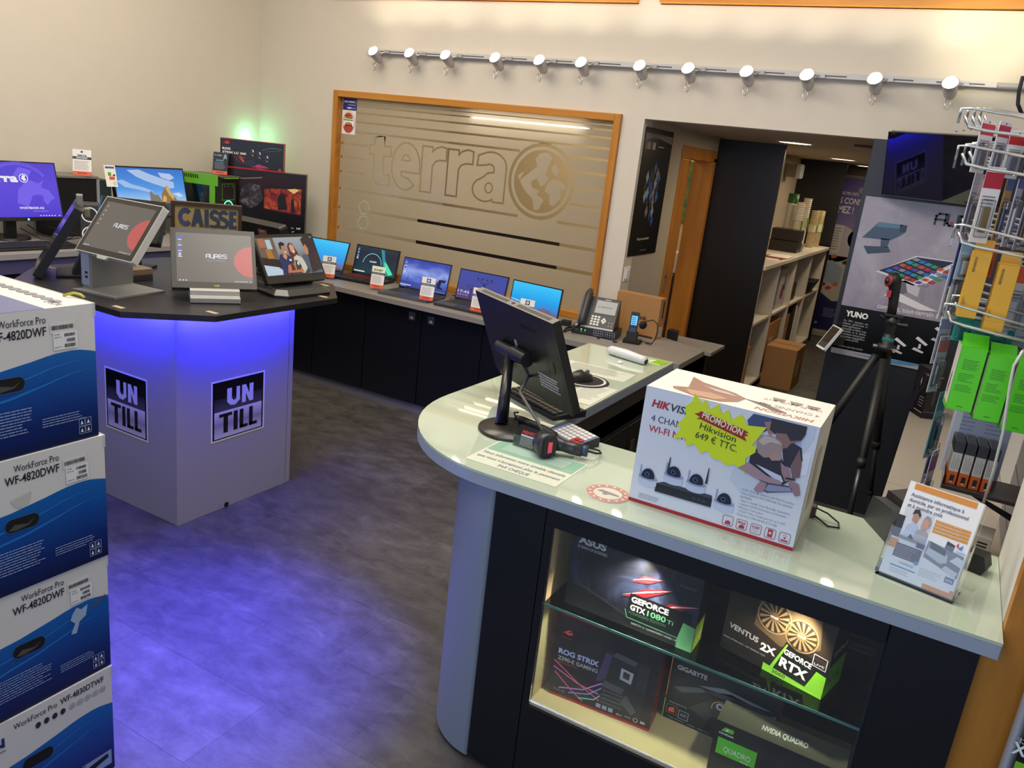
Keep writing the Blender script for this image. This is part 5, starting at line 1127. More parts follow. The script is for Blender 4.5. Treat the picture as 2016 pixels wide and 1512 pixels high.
bc_ = M_ @ V((-1.06+1.121, 2.035-2.274, 0)); nb = M_ @ V((-1.093+1.121, 2.03-2.274, 0))
MB().lathe([(0, 0), (.100, 0), (.102, .004), (.100, .010), (.02, .013), (0, .013)], (bc_.x, bc_.y, 0), mat('26241F', .3), 48).build('foot', ai)
MB().tube([nb+V((0, 0, .008)), nb*.97+hg*.03+F.n*.001, nb*.5+hg*.5+F.n*.01, hg+F.n*.02], [.021, .0205, .0175, .015], mat('15171B', .3), 18).build('neck', ai)
MB().tube([hg+V((.03, .01, -.03)), hg+V((.05, .03, -.08)), hg*.6+nb*.4+V((.07, .0, -.02)), nb+V((.09, .07, .05)), nb+V((.12, .08, .015))], .005, mat('5F605F', .4), 8).build('cable', ai)
tag(MB().tube([at(1018, 822, z=.945), at(1030, 828, z=.93), at(1050, 836, z=.928), at(1075, 848, z=.928), at(1093, 858, z=.926), at(1104, 864, z=.905)], [.009, .0125, .0125, .0125, .012, .006], mat('141416', .5), 12).tube([at(1020, 812, z=.94), at(1012, 812, z=.925), at(1016, 822, z=.918), at(1040, 835, z=.917)], .003, RUBBER, 6).build('cable_sleeve'), 'thick black cable sleeve snaking from the computer to the counter edge', 'cable')
keyboard('keyboard', 'black compact keyboard under the all-in-one computer', (-1.115, 2.345, ZC), R(-26), .30, .135, 5, 12, '1B1B1D', '3A3835')
# mouse on a round pad
mp = MB().lathe([(0, 0), (.098, 0), (.100, .0015), (.098, .003), (0, .003)], (0, 0, 0), mat('17181B', .5), 48); Fm = Fr((0, 0, .0031), (1, 0, 0), (0, 1, 0))
mp.ring(Fm, 0, 0, .078, .088, mat('C9CACD', .4), 1); tag(mp.build('mouse_pad', loc=(-1.145, 2.745, ZC)), 'round black mouse pad with a pale ring on the glass top', 'mouse pad')
mo = thing('computer_mouse', 'black computer mouse on the round pad', 'mouse', (-1.15, 2.735, ZC+.0036), R(70))
prof = []
g = MB(); vv = []; fs = []
NU, NV = 16, 10
for i in range(NU+1):
    a = i/NU*math.pi*2
    for j in range(NV+1):
        b = j/NV*math.pi/2
        vv.append((.056*math.cos(a)*math.cos(b), .033*math.sin(a)*math.cos(b)**.7*(1+.1*math.cos(a)), .036*math.sin(b)**.8*(1-.15*math.cos(a))))
for i in range(NU):
    for j in range(NV): fs.append((i*(NV+1)+j, (i+1)*(NV+1)+j, (i+1)*(NV+1)+j+1, i*(NV+1)+j+1))
g.add(vv, fs, mat('1A1B1C', .35), smooth=True).build('body', mo); MB().cyl((.028, -.004, .030), (.028, .004, .030), .008, .008, mat('6A6B6E', .3), 14).build('scroll_wheel', mo)
# sheets of paper on the glass
def sheet(nm, lb, x, y, w, h, rz, draw, cat_='paper', col='D5D9CC', z=ZC):
    g = MB(); g.prism([(-w/2, -h/2, 0), (w/2, -h/2, 0), (w/2, h/2, 0), (-w/2, h/2, 0)], (0, 0, .0007), mat(col, .25)); F = Fr((-w/2, -h/2, .0007), (w, 0, 0), (0, h, 0)); draw(g, F)
    return tag(g.build(nm, loc=(x, y, z), rz=rz), lb, cat_)
def d1(g, F): g.lines(F, .1, .9, .9, 14, .05, .014, mat('A5AA9F', .3), 1).rect(F, .08, .10, .5, .22, mat('B9BDB2', .3), 1)
sheet('paper_sheet', 'printed white sheet under the far half of the return glass, beyond the mouse', -1.17, 2.92, .29, .15, R(2), d1)
sheet('paper_sheet', 'printed white sheet between the mouse pad and the counter edge', -1.055, 2.60, .12, .26, R(0), d1)
def d2(g, F):
    TG = mat('8FB9A0', .25)
    g.rect(F, .02, .52, .98, .97, TG, 1).rect(F, .14, .60, .86, .90, mat('A9C2B4', .25), 2)
    IN = mat('8C8A92', .3)
    g.text(F, 'Nous informons notre aimable clientèle', .04, .36, .115, IN, w=.92).text(F, 'que nous n\'acceptons plus le paiement', .04, .20, .115, IN, w=.92).text(F, 'PAR CHEQUE', .34, .05, .115, IN, w=.34)
sheet('paper_notice', 'paper notice with green header and French lines under the glass', -.904, 1.853, .276, .205, R(0), d2, 'notice', 'D8DDCB')
g = MB(); Fm = Fr((0, 0, 0), (1, 0, 0), (0, 1, 0)); g.lathe([(0, 0), (.0575, 0), (.0575, .0008), (0, .0008)], (0, 0, 0), mat('D9D2C6', .25), 40); Fm.o = V((0, 0, .0009))
g.ring(Fm, 0, 0, .038, .055, mat('C08A80', .3), 1).disc(Fm, 0, 0, .037, mat('D3CFC2', .25), 1).poly(Fm, [(-.03, .0), (-.022, .012), (.01, .008), (.03, .004), (.031, -.003), (.005, -.004), (.0, -.014), (-.01, -.013), (-.012, -.002)], mat('8C8C86', .3), 2)
for k in range(14):
    a = k*2*math.pi/14; g.disc(Fm, .0465*math.sin(a), .0465*math.cos(a), .0035, mat('EDE4DA'), 2, n=8)
tag(g.build('round_sticker', loc=(-.645, 1.81, ZC)), 'round pale sticker with red rim and camera drawing on the glass top', 'sticker')
# wrapped tube and green leaflet at the far end
wp = thing('packaged_item', 'white blister-wrapped tube lying at the far end of the glass top', 'packet', (-1.16, 3.215, ZC), R(-14))
MB().tube([(-.10, 0, .018), (-.08, .0, .021), (.0, 0, .022), (.08, .0, .019), (.105, 0, .016)], [.010, .02, .022, .019, .014], mat('D5D9DC', .25), 14).build('tube', wp); MB().box(-.10, .09, .01, .035, .003, .03, mat('CFCDC6', .3)).build('backing_card', wp, bevel=.002); MB().cyl((.104, 0, .016), (.108, 0, .0155), .012, .012, BLACK, 14).build('end_cap', wp)
tag(MB().lathe([(0, 0), (.012, 0), (.010, .008), (0, .010)], (-1.15, 3.13, ZC), WHITE, 16).build('cable_clip'), 'tiny white button lying on the glass in front of the wrapped tube', 'clip')
def d3(g, F): g.rect(F, .08, .30, .62, .85, mat('E9EAE2', .4), 1).rect(F, .0, .08, 1, .2, mat('E4E7DA', .4), 1).lines(F, .12, .8, .58, 4, .12, .04, mat('8A8F80'), 2)
sheet('leaflet', 'bright green leaflet lying beside the wrapped tube', -1.075, 3.29, .14, .10, R(-10), d3, 'leaflet', '8FC722')
# business cards
ch = thing('card_holder', 'clear holder with black business cards in front of the computer foot', 'card holder', (-.949, 1.934, ZC), R(-5))
MB().box(-.046, .046, -.008, -.005, 0, .036, ACRYL).box(-.046, .046, -.005, .035, 0, .003, ACRYL).box(-.047, -.044, -.006, .035, 0, .03, ACRYL).box(.044, .047, -.006, .035, 0, .03, ACRYL).box(-.046, .046, .032, .035, 0, .045, ACRYL).build('holder', ch)
F = Fr((-.042, -.002, .004), (.084, 0, 0), (0, .018, .056)); g = MB(); g.prism([F.p(0, 0), F.p(1, 0), F.p(1, 1), F.p(0, 1)], -F.n*.012, mat('17171A', .4))
g.text(F, 'ABAKOM', .14, .66, .22, mat('D8432C', .4, 0, .6), w=.72, bold=.05).rect(F, .14, .50, .80, .60, mat('B9B9C9'), 2).lines(F, .16, .44, .84, 6, .072, .025, LGREY, 2); g.build('business_cards', ch)
# barcode scanner lying on its side
bs = thing('barcode_scanner', 'black handheld barcode scanner with red window lying by the card holder', 'scanner', (-.885, 1.935, ZC), R(22))
SB = mat('26272B', .35)
g = MB(); H0 = [(-.030, -.030, .004), (-.034, -.010, .0), (-.030, .02, .002), (-.012, .034, .004)]
rings = []
for x, r_, h_, cz, cy in ((-.052, .012, .014, .030, .012), (-.046, .026, .026, .031, .004), (-.028, .033, .033, .034, -.004), (.0, .036, .036, .037, -.012), (.020, .035, .038, .038, -.016), (.028, .030, .033, .038, -.018)):
    rings.append([(x, cy+r_*math.cos(a*.3927), cz+h_*math.sin(a*.3927)) for a in range(16)])
vv = sum(rings, []); fs = [(i*16+j, i*16+(j+1) % 16, (i+1)*16+(j+1) % 16, (i+1)*16+j) for i in range(len(rings)-1) for j in range(16)] + [tuple(range(15, -1, -1)), tuple(80+j for j in range(16))]
g.M = Matrix.Rotation(R(-52), 4, 'Z'); g.add(vv, fs, SB, smooth=True).build('head', bs)
g = MB(); g.M = Matrix.Rotation(R(-52), 4, 'Z'); g.prism([(.0285, -.038, .014), (.0285, .004, .014), (.0285, .004, .062), (.0285, -.038, .062)], (.004, 0, 0), BLACK).box(.033, .034, -.024, -.010, .022, .054, E('C03A52', 1.1)).build('scan_window', bs, bevel=.004)
MB().box(-.012, -.006, -.0445, -.040, .052, .058, E('9BE8A0', 1.2)).build('indicator', bs)
MB().tube([(.012, .012, .036), (.04, .018, .03), (.065, .018, .026), (.095, .014, .026)], [.022, .017, .018, .019], mat('2D2D2F', .3), 14).tube([(.093, .014, .026), (.112, .012, .026)], [.0165, .0165], mat('2B3C5C', .35), 12).build('handle', bs)
MB().tube([(.112, .012, .026), (.135, .02, .02), (.15, .045, .014), (.145, .08, .008), (.11, .10, .006)], .0028, RUBBER, 8).build('cable', bs)
# numeric keypad / calculator
kp = thing('calculator', 'slanted desk calculator with white and red keys behind the scanner', 'calculator', (-.885, 2.10, ZC), R(-24))
MB().prism([(-.07, -.045, 0), (-.07, .045, 0), (-.07, .045, .03), (-.07, -.045, .014)], (.14, 0, 0), mat('23242C', .45)).build('body', kp, bevel=.003)
F = Fr((-.07, -.045, .0142), (.14, 0, 0), (0, .09, .016)); MB().rect(F, .02, .02, .98, .98, mat('7C82B4', .4), 1).build('key_plate', kp)
for nm, cells in (('white_keys', [(c, r_) for c in range(1, 8) for r_ in range(5) if not (c > 5 and r_ < 2)]), ('red_keys', [(6, 0), (6, 1), (7, 0), (7, 1)])):
    g = MB()
    for c, r_ in cells:
        if nm == 'white_keys' or True: g.prism([F.p(.05+.115*c, .06+.18*r_, 2), F.p(.145+.115*c, .06+.18*r_, 2), F.p(.145+.115*c, .19+.18*r_, 2), F.p(.05+.115*c, .19+.18*r_, 2)], F.n*.004, mat('DDD8D2' if nm[0] == 'w' else 'B8322E', .4))
    g.build(nm, kp)
# the big camera kit carton with its price star
HX, HY, HZ, HW, HD, HH = -.590, 1.815, ZC, .407, .232, .303
hk = thing('camera_kit_carton', 'large white camera kit carton with a yellow promotion star on the counter', 'box', (HX, HY, HZ), R(.3))
PW = mat('DCE0EA', .4)
g = MB().box(0, HW, 0, HD, 0, HH, PW); F = fbox(0, HW, 0, HD, 0, HH, 'f')
def hp(P, c, l=2, r_=.4): g.poly(F, P, mat(c, r_), l)
g.rect(F, .0, .0, 1, .028, mat('B4222E', .4), 1)
hp([(.58, .42), (.70, .30), (.86, .5), (.98, .9), (.98, 1), (.7, 1), (.6, .6)], 'CBD4E4', 1); hp([(.86, .72), (.93, .76), (.91, .94), (.87, .93)], '9FB6DA', 2); hp([(.80, .56), (.86, .52), (.90, .72), (.86, .74)], 'AFC2DE', 2); hp([(.90, .58), (.985, .62), (.985, .80), (.91, .76)], 'E4E8F0', 2)
g.text(F, 'HIK', .05, .845, .085, mat('B4232F'), w=.11, bold=.035, sh=.18).text(F, 'VISION', .158, .845, .085, mat('3C3F49'), w=.215, bold=.02, sh=.18)
g.text(F, '4 CHANNEL HD', .06, .725, .078, mat('3F444F'), w=.38).text(F, 'WI-FI NVR KIT', .055, .635, .078, mat('B8303A'), w=.36, bold=.012)
# the printed man and boy with a tablet
for P, c, l in (([(.60, .90), (.63, .995), (.74, .995), (.76, .88), (.70, .80), (.62, .82)], '3C4A78', 3), ([(.70, .93), (.76, .97), (.80, .84), (.74, .80)], '9A7A6C', 4), ([(.74, .995), (.74, .86), (.80, .80), (.90, .84), (.945, .90), (.945, .995)], '2A2530', 5), ([(.78, .84), (.79, .72), (.83, .68), (.86, .70), (.875, .76), (.93, .82), (.90, .88)], '8E6B62', 6), ([(.84, .86), (.87, .79), (.93, .83), (.945, .9), (.90, .93)], '2A2530', 7),
          ([(.83, .70), (.86, .50), (.93, .46), (.96, .60), (.94, .74), (.88, .78)], '2B2838', 5), ([(.93, .72), (.96, .56), (.965, .40), (.925, .36), (.90, .5)], '7C6064', 6), ([(.66, .30), (.66, .58), (.72, .62), (.84, .56), (.88, .48), (.92, .34), (.86, .22), (.74, .24)], '2A2838', 5),
          ([(.68, .66), (.69, .76), (.75, .80), (.82, .76), (.84, .66), (.80, .56), (.74, .52), (.70, .56)], 'A08D88', 7), ([(.76, .56), (.80, .64), (.84, .60), (.84, .54), (.79, .51)], 'B08E86', 8), ([(.69, .70), (.72, .78), (.78, .78), (.83, .72), (.76, .72), (.72, .66)], 'C3B3AC', 8),
          ([(.60, .32), (.66, .42), (.78, .32), (.86, .30), (.88, .27), (.84, .24), (.72, .25)], 'A88A94', 8), ([(.84, .52), (.90, .46), (.92, .34), (.89, .31), (.86, .40)], '9C7C82', 8), ([(.70, .42), (.86, .36), (.88, .30), (.86, .27)], 'C9D2E6', 6), ([(.77, .14), (.79, .24), (.96, .28), (.955, .22), (.80, .12)], '4A4660', 9), ([(.785, .155), (.80, .225), (.94, .262), (.935, .215), (.805, .14)], '8E96B4', 10), ([(.72, .12), (.75, .24), (.79, .22), (.78, .12), (.745, .09)], 'A58690', 10), ([(.92, .34), (.97, .32), (.99, .20), (.965, .17), (.93, .24), (.91, .30)], '9A7A80', 10), ([(.885, .345), (.945, .35), (.945, .37), (.89, .365)], '2A2630', 11)):
    hp([(a*.93+.055, .385+(b-.09)*.665) for a, b in P], c, l)
# cameras, recorder
for x, y in ((.10, .235), (.255, .315), (.395, .305), (.575, .215)):
    q = .70
    g.poly(F, [(x-.085*q, y+.02*q), (x-.085*q, y-.065*q)]+arc(x, y-.065*q, .085*q, .04*q, 180, 360, 10)+[(x+.085*q, y+.02*q)]+arc(x, y+.02*q, .085*q, .03*q, 0, 180, 10), mat('C6CFE6', .35), 4)
    g.poly(F, arc(x, y+.01*q, .085*q, .03*q, 0, 360, 20)[:-1], mat('8F9CBC', .4), 5).poly(F, arc(x, y+.02*q, .06*q, .105*q, 0, 180, 14)+arc(x, y+.02*q, .06*q, .02*q, 180, 360, 8)[1:-1], mat('2C3548', .15), 6).disc(F, x-.006, y+.05*q, .03*q, mat('55617C', .2), 7).disc(F, x-.006, y+.05*q, .016*q, mat('1A2030', .2), 8)
    g.poly(F, [(x-.078*q, y+.02*q), (x-.068*q, y+.02*q), (x-.066*q, y+.15*q), (x-.076*q, y+.15*q)], mat('8FA0C8', .4), 6)
g.poly(F, [(.155, .215), (.20, .245), (.50, .250), (.505, .222)], mat('3C4356', .35), 3).poly(F, [(.155, .145), (.155, .215), (.505, .222), (.505, .150)], mat('23262F', .3), 3).poly(F, [(.155, .135), (.155, .145), (.505, .150), (.505, .140)], mat('A9B4CE'), 3)
for x in (.40, .43, .46): g.ring(F, x, .185, .008, .011, mat('55607A'), 4, 14)
for x in (.215, .452): g.poly(F, [(x-.005, .335), (x+.009, .335), (x+.006, .47), (x+.001, .47)], mat('2E2A3C'), 7)
IK = mat('8A90A6')
for k, s_ in enumerate(('• 4 HD Wi-Fi IR Cameras with IP66 Protection', '• One 4-Channel Wi-Fi NVR with Two External', '  Antennas', '• Easy to Install, User-Friendly Operation', '• Superior Wi-Fi Performance & Automatic', '  Wireless Connection', '• H.265+ Video Compression for up to 80%', '  Reduction in Bandwidth & Storage')): g.text(F, s_, .655+.001*k, .365-.030*k, .027, IK, w=min(.30, .0068*len(s_)), res=1)
for k, s_ in enumerate(('', 'IP66', 'H.265', '', '')):
    x = .585+.082*k; RD = mat('B03A46')
    g.line(F, [(x+.008, .045), (x+.056, .045), (x+.062, .055), (x+.062, .115), (x+.056, .125), (x+.008, .125), (x+.002, .115), (x+.002, .055), (x+.008, .045)], .004, RD, 2)
    if s_: g.text(F, s_, x+.010, .092, .026, RD, w=.042, bold=.03)
    if k in (0, 1): g.poly(F, [(x+.015, .055), (x+.05, .055), (x+.048, .08), (x+.035, .088), (x+.02, .078)], RD, 2)
    if k == 2: g.lines(F, x+.012, .085, x+.05, 2, .018, .007, LGREY, 2, .1)
    if k == 3: g.rect(F, x+.018, .055, x+.046, .118, RD, 2).disc(F, x+.032, .09, .01, PW, 3)
    if k == 4: g.rect(F, x+.012, .055, x+.052, .068, RD, 2).disc(F, x+.032, .085, .008, RD, 2).ring(F, x+.032, .09, .016, .019, RD, 2, 12, 30, 150)
g.lines(F, .06, .09, .2, 3, .016, .006, mat('9AA0B4'), 2)
Ft = fbox(0, HW, 0, HD, 0, HH, 't')
g.rect(Ft, 0, 0, 1, 1, mat('E6E2DA', .45), 1)
g.poly(Ft, [(.12, .22), (.20, .32), (.15, .80), (.24, .66), (.46, .52), (.54, .40), (.52, .20), (.44, .06), (.30, .02), (.14, .14)], mat('A07C6C', .4), 2).poly(Ft, [(.26, .52), (.42, .48), (.50, .38), (.36, .40)], mat('C9B4AA', .4), 3).poly(Ft, [(.2, .22), (.34, .30), (.46, .22), (.4, .08), (.26, .06)], mat('C39A7E', .4), 3).poly(Ft, [(.52, .40), (.66, .38), (.80, .22), (.74, .18)], mat('6E6260', .4), 2)
for k in range(3): g.poly(Ft, [(.66+.1*k, .72), (.74+.1*k, .72), (.73+.1*k, .60), (.68+.1*k, .58)], mat('8E8682', .4), 2)

Fr2 = Fr(Ft.p(1, 1), -Ft.u, -Ft.v); g.text(Fr2, 'HIKVISION', .05, .80, .14, mat('B98078'), w=.32, bold=.02, sh=.15).text(Fr2, '4 CHANNEL HD', .04, .58, .13, mat('9A948E'), w=.34).text(Fr2, 'WI-FI NVR KIT', .04, .36, .13, mat('C48A80'), w=.34)
Fs = fbox(0, HW, 0, HD, 0, HH, 'r'); g.rect(Fs, 0, 0, 1, 1, mat('CFC9BF', .5), 1).rect(Fs, .3, .25, .6, .75, mat('A59C92'), 2)
g.build('carton', hk, bevel=.0025)
# star: points measured as fractions of the front
SP = [(392, 540), (455, 470), (425, 440), (492, 375), (488, 300), (540, 268), (562, 202), (612, 285), (640, 252), (668, 328), (735, 290), (762, 362), (808, 328), (832, 405), (905, 362), (950, 448), (1092, 462), (985, 592), (1014, 610), (1008, 648), (935, 690), (930, 805), (850, 735), (795, 745), (742, 705), (680, 685), (655, 635), (602, 652), (548, 580), (495, 600), (488, 538)]
SPF = []
Fw = Fr((HX, HY, HZ), (HW, 0, 0), (0, 0, HH))
for a, b in SP:
    q = at(1220+a/3.781, 720+b/3.781, y=HY-.004); SPF.append(((q.x-HX)/HW, (q.z-HZ)/HH))
Fst = Fr((0, -.0035, 0), (HW, 0, 0), (0, 0, HH))
g = MB(); YL = mat('D8EA12', .45)
g.prism([Fst.p(*p) for p in SPF[::-1]], (0, .0012, 0), YL)
def sf(a, b):
    q = at(1220+a/3.781, 720+b/3.781, y=HY-.004); return ((q.x-HX)/HW, (q.z-HZ)/HH)
ban = [(600, 340), (632, 345), (925, 478), (960, 500), (930, 505), (960, 522), (925, 525), (945, 565), (905, 545), (600, 398), (572, 395), (598, 382), (555, 355), (590, 352)]
g.poly(Fst, [sf(*p) for p in ban], mat('A31A1C', .45), 2)
b0, b1 = sf(610, 383), sf(905, 522)
ang = math.degrees(math.atan2((b1[1]-b0[1])*HH, (b1[0]-b0[0])*HW))
g.text(Fst, 'PROMOTION', b0[0], b0[1], .072, mat('F0E6C0'), w=math.hypot((b1[0]-b0[0]), (b1[1]-b0[1])*HH/HW), rot=ang, bold=.025, l=3)
PEN = mat('2A2A24', .5)
for s_, p0, p1, sz in (('Hikvision', (592, 465), (858, 572), .075), ('649 € TTC.', (560, 532), (868, 645), .078)):
    a, b = sf(*p0), sf(*p1); an = math.degrees(math.atan2((b[1]-a[1])*HH, (b[0]-a[0])*HW))
    g.text(Fst, s_, a[0], a[1], sz, PEN, w=math.hypot(b[0]-a[0], (b[1]-a[1])*HH/HW), rot=an, l=3)
g.build('promotion_star', hk)
# plug with a thin lead behind the carton
pg = thing('power_plug', 'small brown plug with a thin looping lead right of the camera carton', 'plug', (-.185, 2.06, ZC), R(0))
MB().box(-.01, .012, -.012, .014, 0, .032, mat('4A3A2A', .5)).build('body', pg, bevel=.003); MB().tube([(.012, 0, .026), (.04, .0, .020), (.07, -.005, .006), (.075, -.03, .003), (.05, -.04, .003), (.012, -.01, .008)], .0022, RUBBER, 8).build('cable', pg)
# folded payment terminal stand, black cube
pt_ = thing('payment_terminal', 'black angular payment terminal standing at the back of the counter', 'terminal', (-.02, 2.09, ZC), R(-62))
MB().prism([(-.075, -.012, .0), (-.055, -.012, .075), (.05, -.012, .085), (.085, -.012, .05), (.085, -.012, 0)], (0, .03, 0), mat('3A3B3C', .4)).build('front_shell', pt_, bevel=.006)
MB().prism([(-.07, .025, .02), (-.06, .025, .092), (.05, .025, .10), (.09, .025, .06), (.09, .025, .01), (.0, .025, 0)], (0, .05, .012), mat('2B2A28', .5)).build('back_shell', pt_, bevel=.006)
cu_ = MB().prism([(-.022, -.022, 0), (.022, -.022, 0), (.028, -.022, .018), (.019, -.022, .045), (-.019, -.022, .045), (-.028, -.022, .018)], (0, .045, 0), mat('1B1B1B', .5)); tag(cu_.build('black_speaker', bevel=.003, loc=(.190, 2.03, ZC), rz=R(-18)), 'small black faceted speaker behind the leaflet holder', 'speaker')
# brochure holder
br = thing('leaflet_holder', 'clear leaflet holder with French home computer help leaflets at the counter end', 'leaflet holder', (.073, 1.828, ZC), R(-12.5))
w_, h_, T = .150, .208, R(20.6)
F = lean(w_, h_, T, .004)
MB().prism([F.p(-.03, -.0)-F.n*.028, F.p(1.03, 0)-F.n*.028, F.p(1.03, 1.0)-F.n*.028, F.p(-.03, 1.0)-F.n*.028], -F.n*.002, ACRYL).prism([F.p(-.03, 0)+F.n*.006, F.p(1.03, 0)+F.n*.006, F.p(1.03, .52)+F.n*.006, F.p(-.03, .52)+F.n*.006], F.n*.002, ACRYL).prism([F.p(-.03, 0)+F.n*.008, F.p(-.03, 0)-F.n*.03, F.p(-.03, .62)-F.n*.03, F.p(-.03, .52)+F.n*.008], F.u*-.012, ACRYL).prism([F.p(1.03, 0)+F.n*.008, F.p(1.03, 0)-F.n*.03, F.p(1.03, .62)-F.n*.03, F.p(1.03, .52)+F.n*.008], F.u*.012, ACRYL).box(-.08, .08, -.006, .085, 0, .002, ACRYL).build('holder', br)
g = MB().prism([F.p(0, .01)-F.n*.0, F.p(1, .01), F.p(1, 1.04), F.p(0, 1.04)], -F.n*.022, PAPER)
OR = mat('DE8F2E', .45); VI = mat('4A4A6E', .5)
def bp(P, c, l=2): g.poly(F, P, mat(c, .4), l)
g.rect(F, .08, .965, .92, 1.03, OR, 1).rect(F, .0, .30, .12, .40, OR, 1).rect(F, .60, .01, 1, .06, OR, 1).rect(F, .95, .06, 1, .09, OR, 1)
for k, (s_, w2) in enumerate((('Assistance informatique à', .72), ('domicile, par un professionnel', .80), ('et à moindre coût', .48))): g.text(F, s_, .07, .885-.058*k, .055, VI, w=w2, bold=.012)
for k in range(4): g.rect(F, .49, .70-.036*k, .96, .73-.036*k, mat('D9923E'), 1).lines(F, .51, .725-.036*k, .90, 1, .02, .008, mat('EBC592'), 2)
g.rect(F, .06, .42, .46, .77, mat('D6D9DE', .4), 1)
bp([(.0, .42), (.0, .66), (.10, .66), (.10, .42)], '2A272A', 2); bp([(.13, .44), (.15, .57), (.22, .63), (.30, .60), (.30, .44)], 'B9C3DC', 3); bp([(.19, .64), (.19, .72), (.25, .745), (.28, .70), (.26, .62)], 'B98A72', 4); bp([(.175, .70), (.19, .76), (.25, .77), (.29, .72), (.285, .69), (.24, .73), (.20, .715)], '231E1E', 5)
bp([(.28, .42), (.29, .54), (.36, .60), (.45, .56), (.46, .42)], 'A9A4A8', 5); bp([(.33, .60), (.335, .69), (.39, .72), (.43, .69), (.43, .62), (.38, .58)], 'C79C86', 6); bp([(.34, .70), (.37, .735), (.42, .73), (.445, .68), (.44, .63), (.42, .69), (.38, .71)], '9C9690', 7); bp([(.21, .44), (.24, .50), (.29, .46), (.29, .43)], '1F1B1E', 6); bp([(.10, .42), (.46, .42), (.46, .44), (.10, .455)], '8C7C78', 7)
g.rect(F, .36, .385, .47, .435, mat('3A3566'), 8)
g.rect(F, .10, .22, .46, .37, mat('4F4750'), 1).lines(F, .12, .35, .42, 6, .022, .007, mat('9A929A'), 2)
g.disc(F, .43, .225, .022, mat('5B8FC8'), 3)
bp([(.49, .32), (.49, .50), (.98, .46), (.98, .22)], '77767C', 1); bp([(.50, .36), (.52, .46), (.78, .42), (.80, .34), (.72, .31)], 'C9CBD0', 2); bp([(.525, .43), (.53, .50), (.74, .46), (.755, .40)], '26272B', 3); bp([(.71, .48), (.72, .56), (.83, .54), (.82, .46)], '3D3E46', 2); bp([(.82, .37), (.90, .44), (.98, .42), (.98, .34)], 'DCDDE1', 2); bp([(.76, .27), (.80, .31), (.97, .28), (.95, .22)], 'D2D3D8', 2); bp([(.84, .54), (.86, .58), (.88, .52)], 'C8384A', 4); bp([(.87, .52), (.93, .57), (.92, .51)], '4A7FD0', 4)
g.text(F, 'Qualité', .86, .475, .035, VI, w=.12).text(F, 'mobsap', .22, .165, .045, mat('8E8EA8'), w=.2).rect(F, .11, .12, .46, .135, mat('5E8EC4'), 1).lines(F, .12, .10, .44, 3, .018, .006, mat('B4B0AC'), 1).lines(F, .50, .20, .80, 5, .018, .006, mat('B9B5B0'), 1).rect(F, .84, .15, .96, .21, mat('6F6C9C'), 2).text(F, '50%', .855, .165, .035, WHITE, w=.09, l=3)
g.build('leaflets', br)
# ================================================================ THE DISPLAY NICHE
def gbox(lb, x0, y0, w, d, h, z, rz, draw, base='101114', gain=1.0):  # gain lifts the print colours in place of light missing low in the niche
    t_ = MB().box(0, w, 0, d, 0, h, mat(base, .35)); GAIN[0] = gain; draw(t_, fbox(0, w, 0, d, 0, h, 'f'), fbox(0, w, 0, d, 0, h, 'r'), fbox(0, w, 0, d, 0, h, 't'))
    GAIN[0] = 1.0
    return tag(t_.build('hardware_carton', bevel=.0015, loc=(x0, y0, z), rz=rz), lb, 'box', 'cartons in the display niche')
NVG = mat('7CC428', .4)
def asus(g, F, S, T_):
    g.rect(F, 0, 0, 1, 1, ramp_mat('nebula_print', [(.35, '0A0B0F'), (.5, '191D2B'), (.62, '2C3450'), (.8, '5A6484')], (5, 5, 5), noise=1.3, dist=.8, rough=.3), 1)
    g.poly(F, [(0, 0), (0, .33), (.6, .12), (1, .02), (1, 0)], mat('0A0B0E', .35), 2)
    for P in ([(.50, .66), (.60, .73), (.72, .79), (.60, .745)], [(.44, .42), (.60, .54), (.80, .70), (.62, .58)], [(.64, .30), (.80, .47), (1.0, .61), (.82, .51)]):
        g.poly(F, [(a, b-.025) for a, b in P[:1]]+[(P[1][0]+.02, P[1][1]-.05), P[2], (P[3][0]-.02, P[3][1]+.02)], mat('7C1A22', .3), 3); g.poly(F, P, mat('D8B4B4', .3), 4)
    for k in range(20): g.line(F, [(.06+.024*k, .36-.012*k), (.075+.024*k, .375-.012*k), (.07+.024*k, .35-.012*k)], .012, mat('2E3038'), 3)
    g.rect(F, .50, .10, .96, .48, mat('0B0C0F', .35), 5)
    g.text(F, 'ASUS', .045, .90, .13, LGREY, w=.22, bold=.04).text(F, 'IN SEARCH OF INCREDIBLE', .045, .83, .055, LGREY, w=.235)
    g.text(F, 'GEFORCE', .515, .37, .105, WHITE, w=.28, bold=.03, l=6).text(F, 'GTX', .515, .26, .105, WHITE, w=.115, bold=.03, l=6).text(F, '1080', .645, .26, .105, mat('5FB07A'), w=.14, bold=.02, l=6).text(F, 'Ti', .795, .26, .075, mat('5FB07A'), w=.045, l=6).text(F, 'FOUNDERS EDITION', .51, .20, .055, mat('3E6E50'), w=.28, l=6)
    g.text(F, 'DIRECTX 12 \\ GAMEWORKS \\ ANSEL \\ VRWORKS', .54, .07, .035, LGREY, w=.42, l=6).line(F, [(.48, .24), (.50, .14), (.96, .12)], .008, mat('5FB07A'), 6).text(F, 'VR READY', .84, .80, .045, mat('2F6B50'), w=.12, l=6)
    g.poly(F, [(.885, 0), (.885, .12), (.91, .35), (1, .33), (1, 0)], mat('5C9E6A', .4), 7)
    g.rect(S, 0, 0, 1, .36, mat('A9CC2E', .4), 1).text(S, 'GTX 1080', .1, .12, .1, WHITE, w=.8)
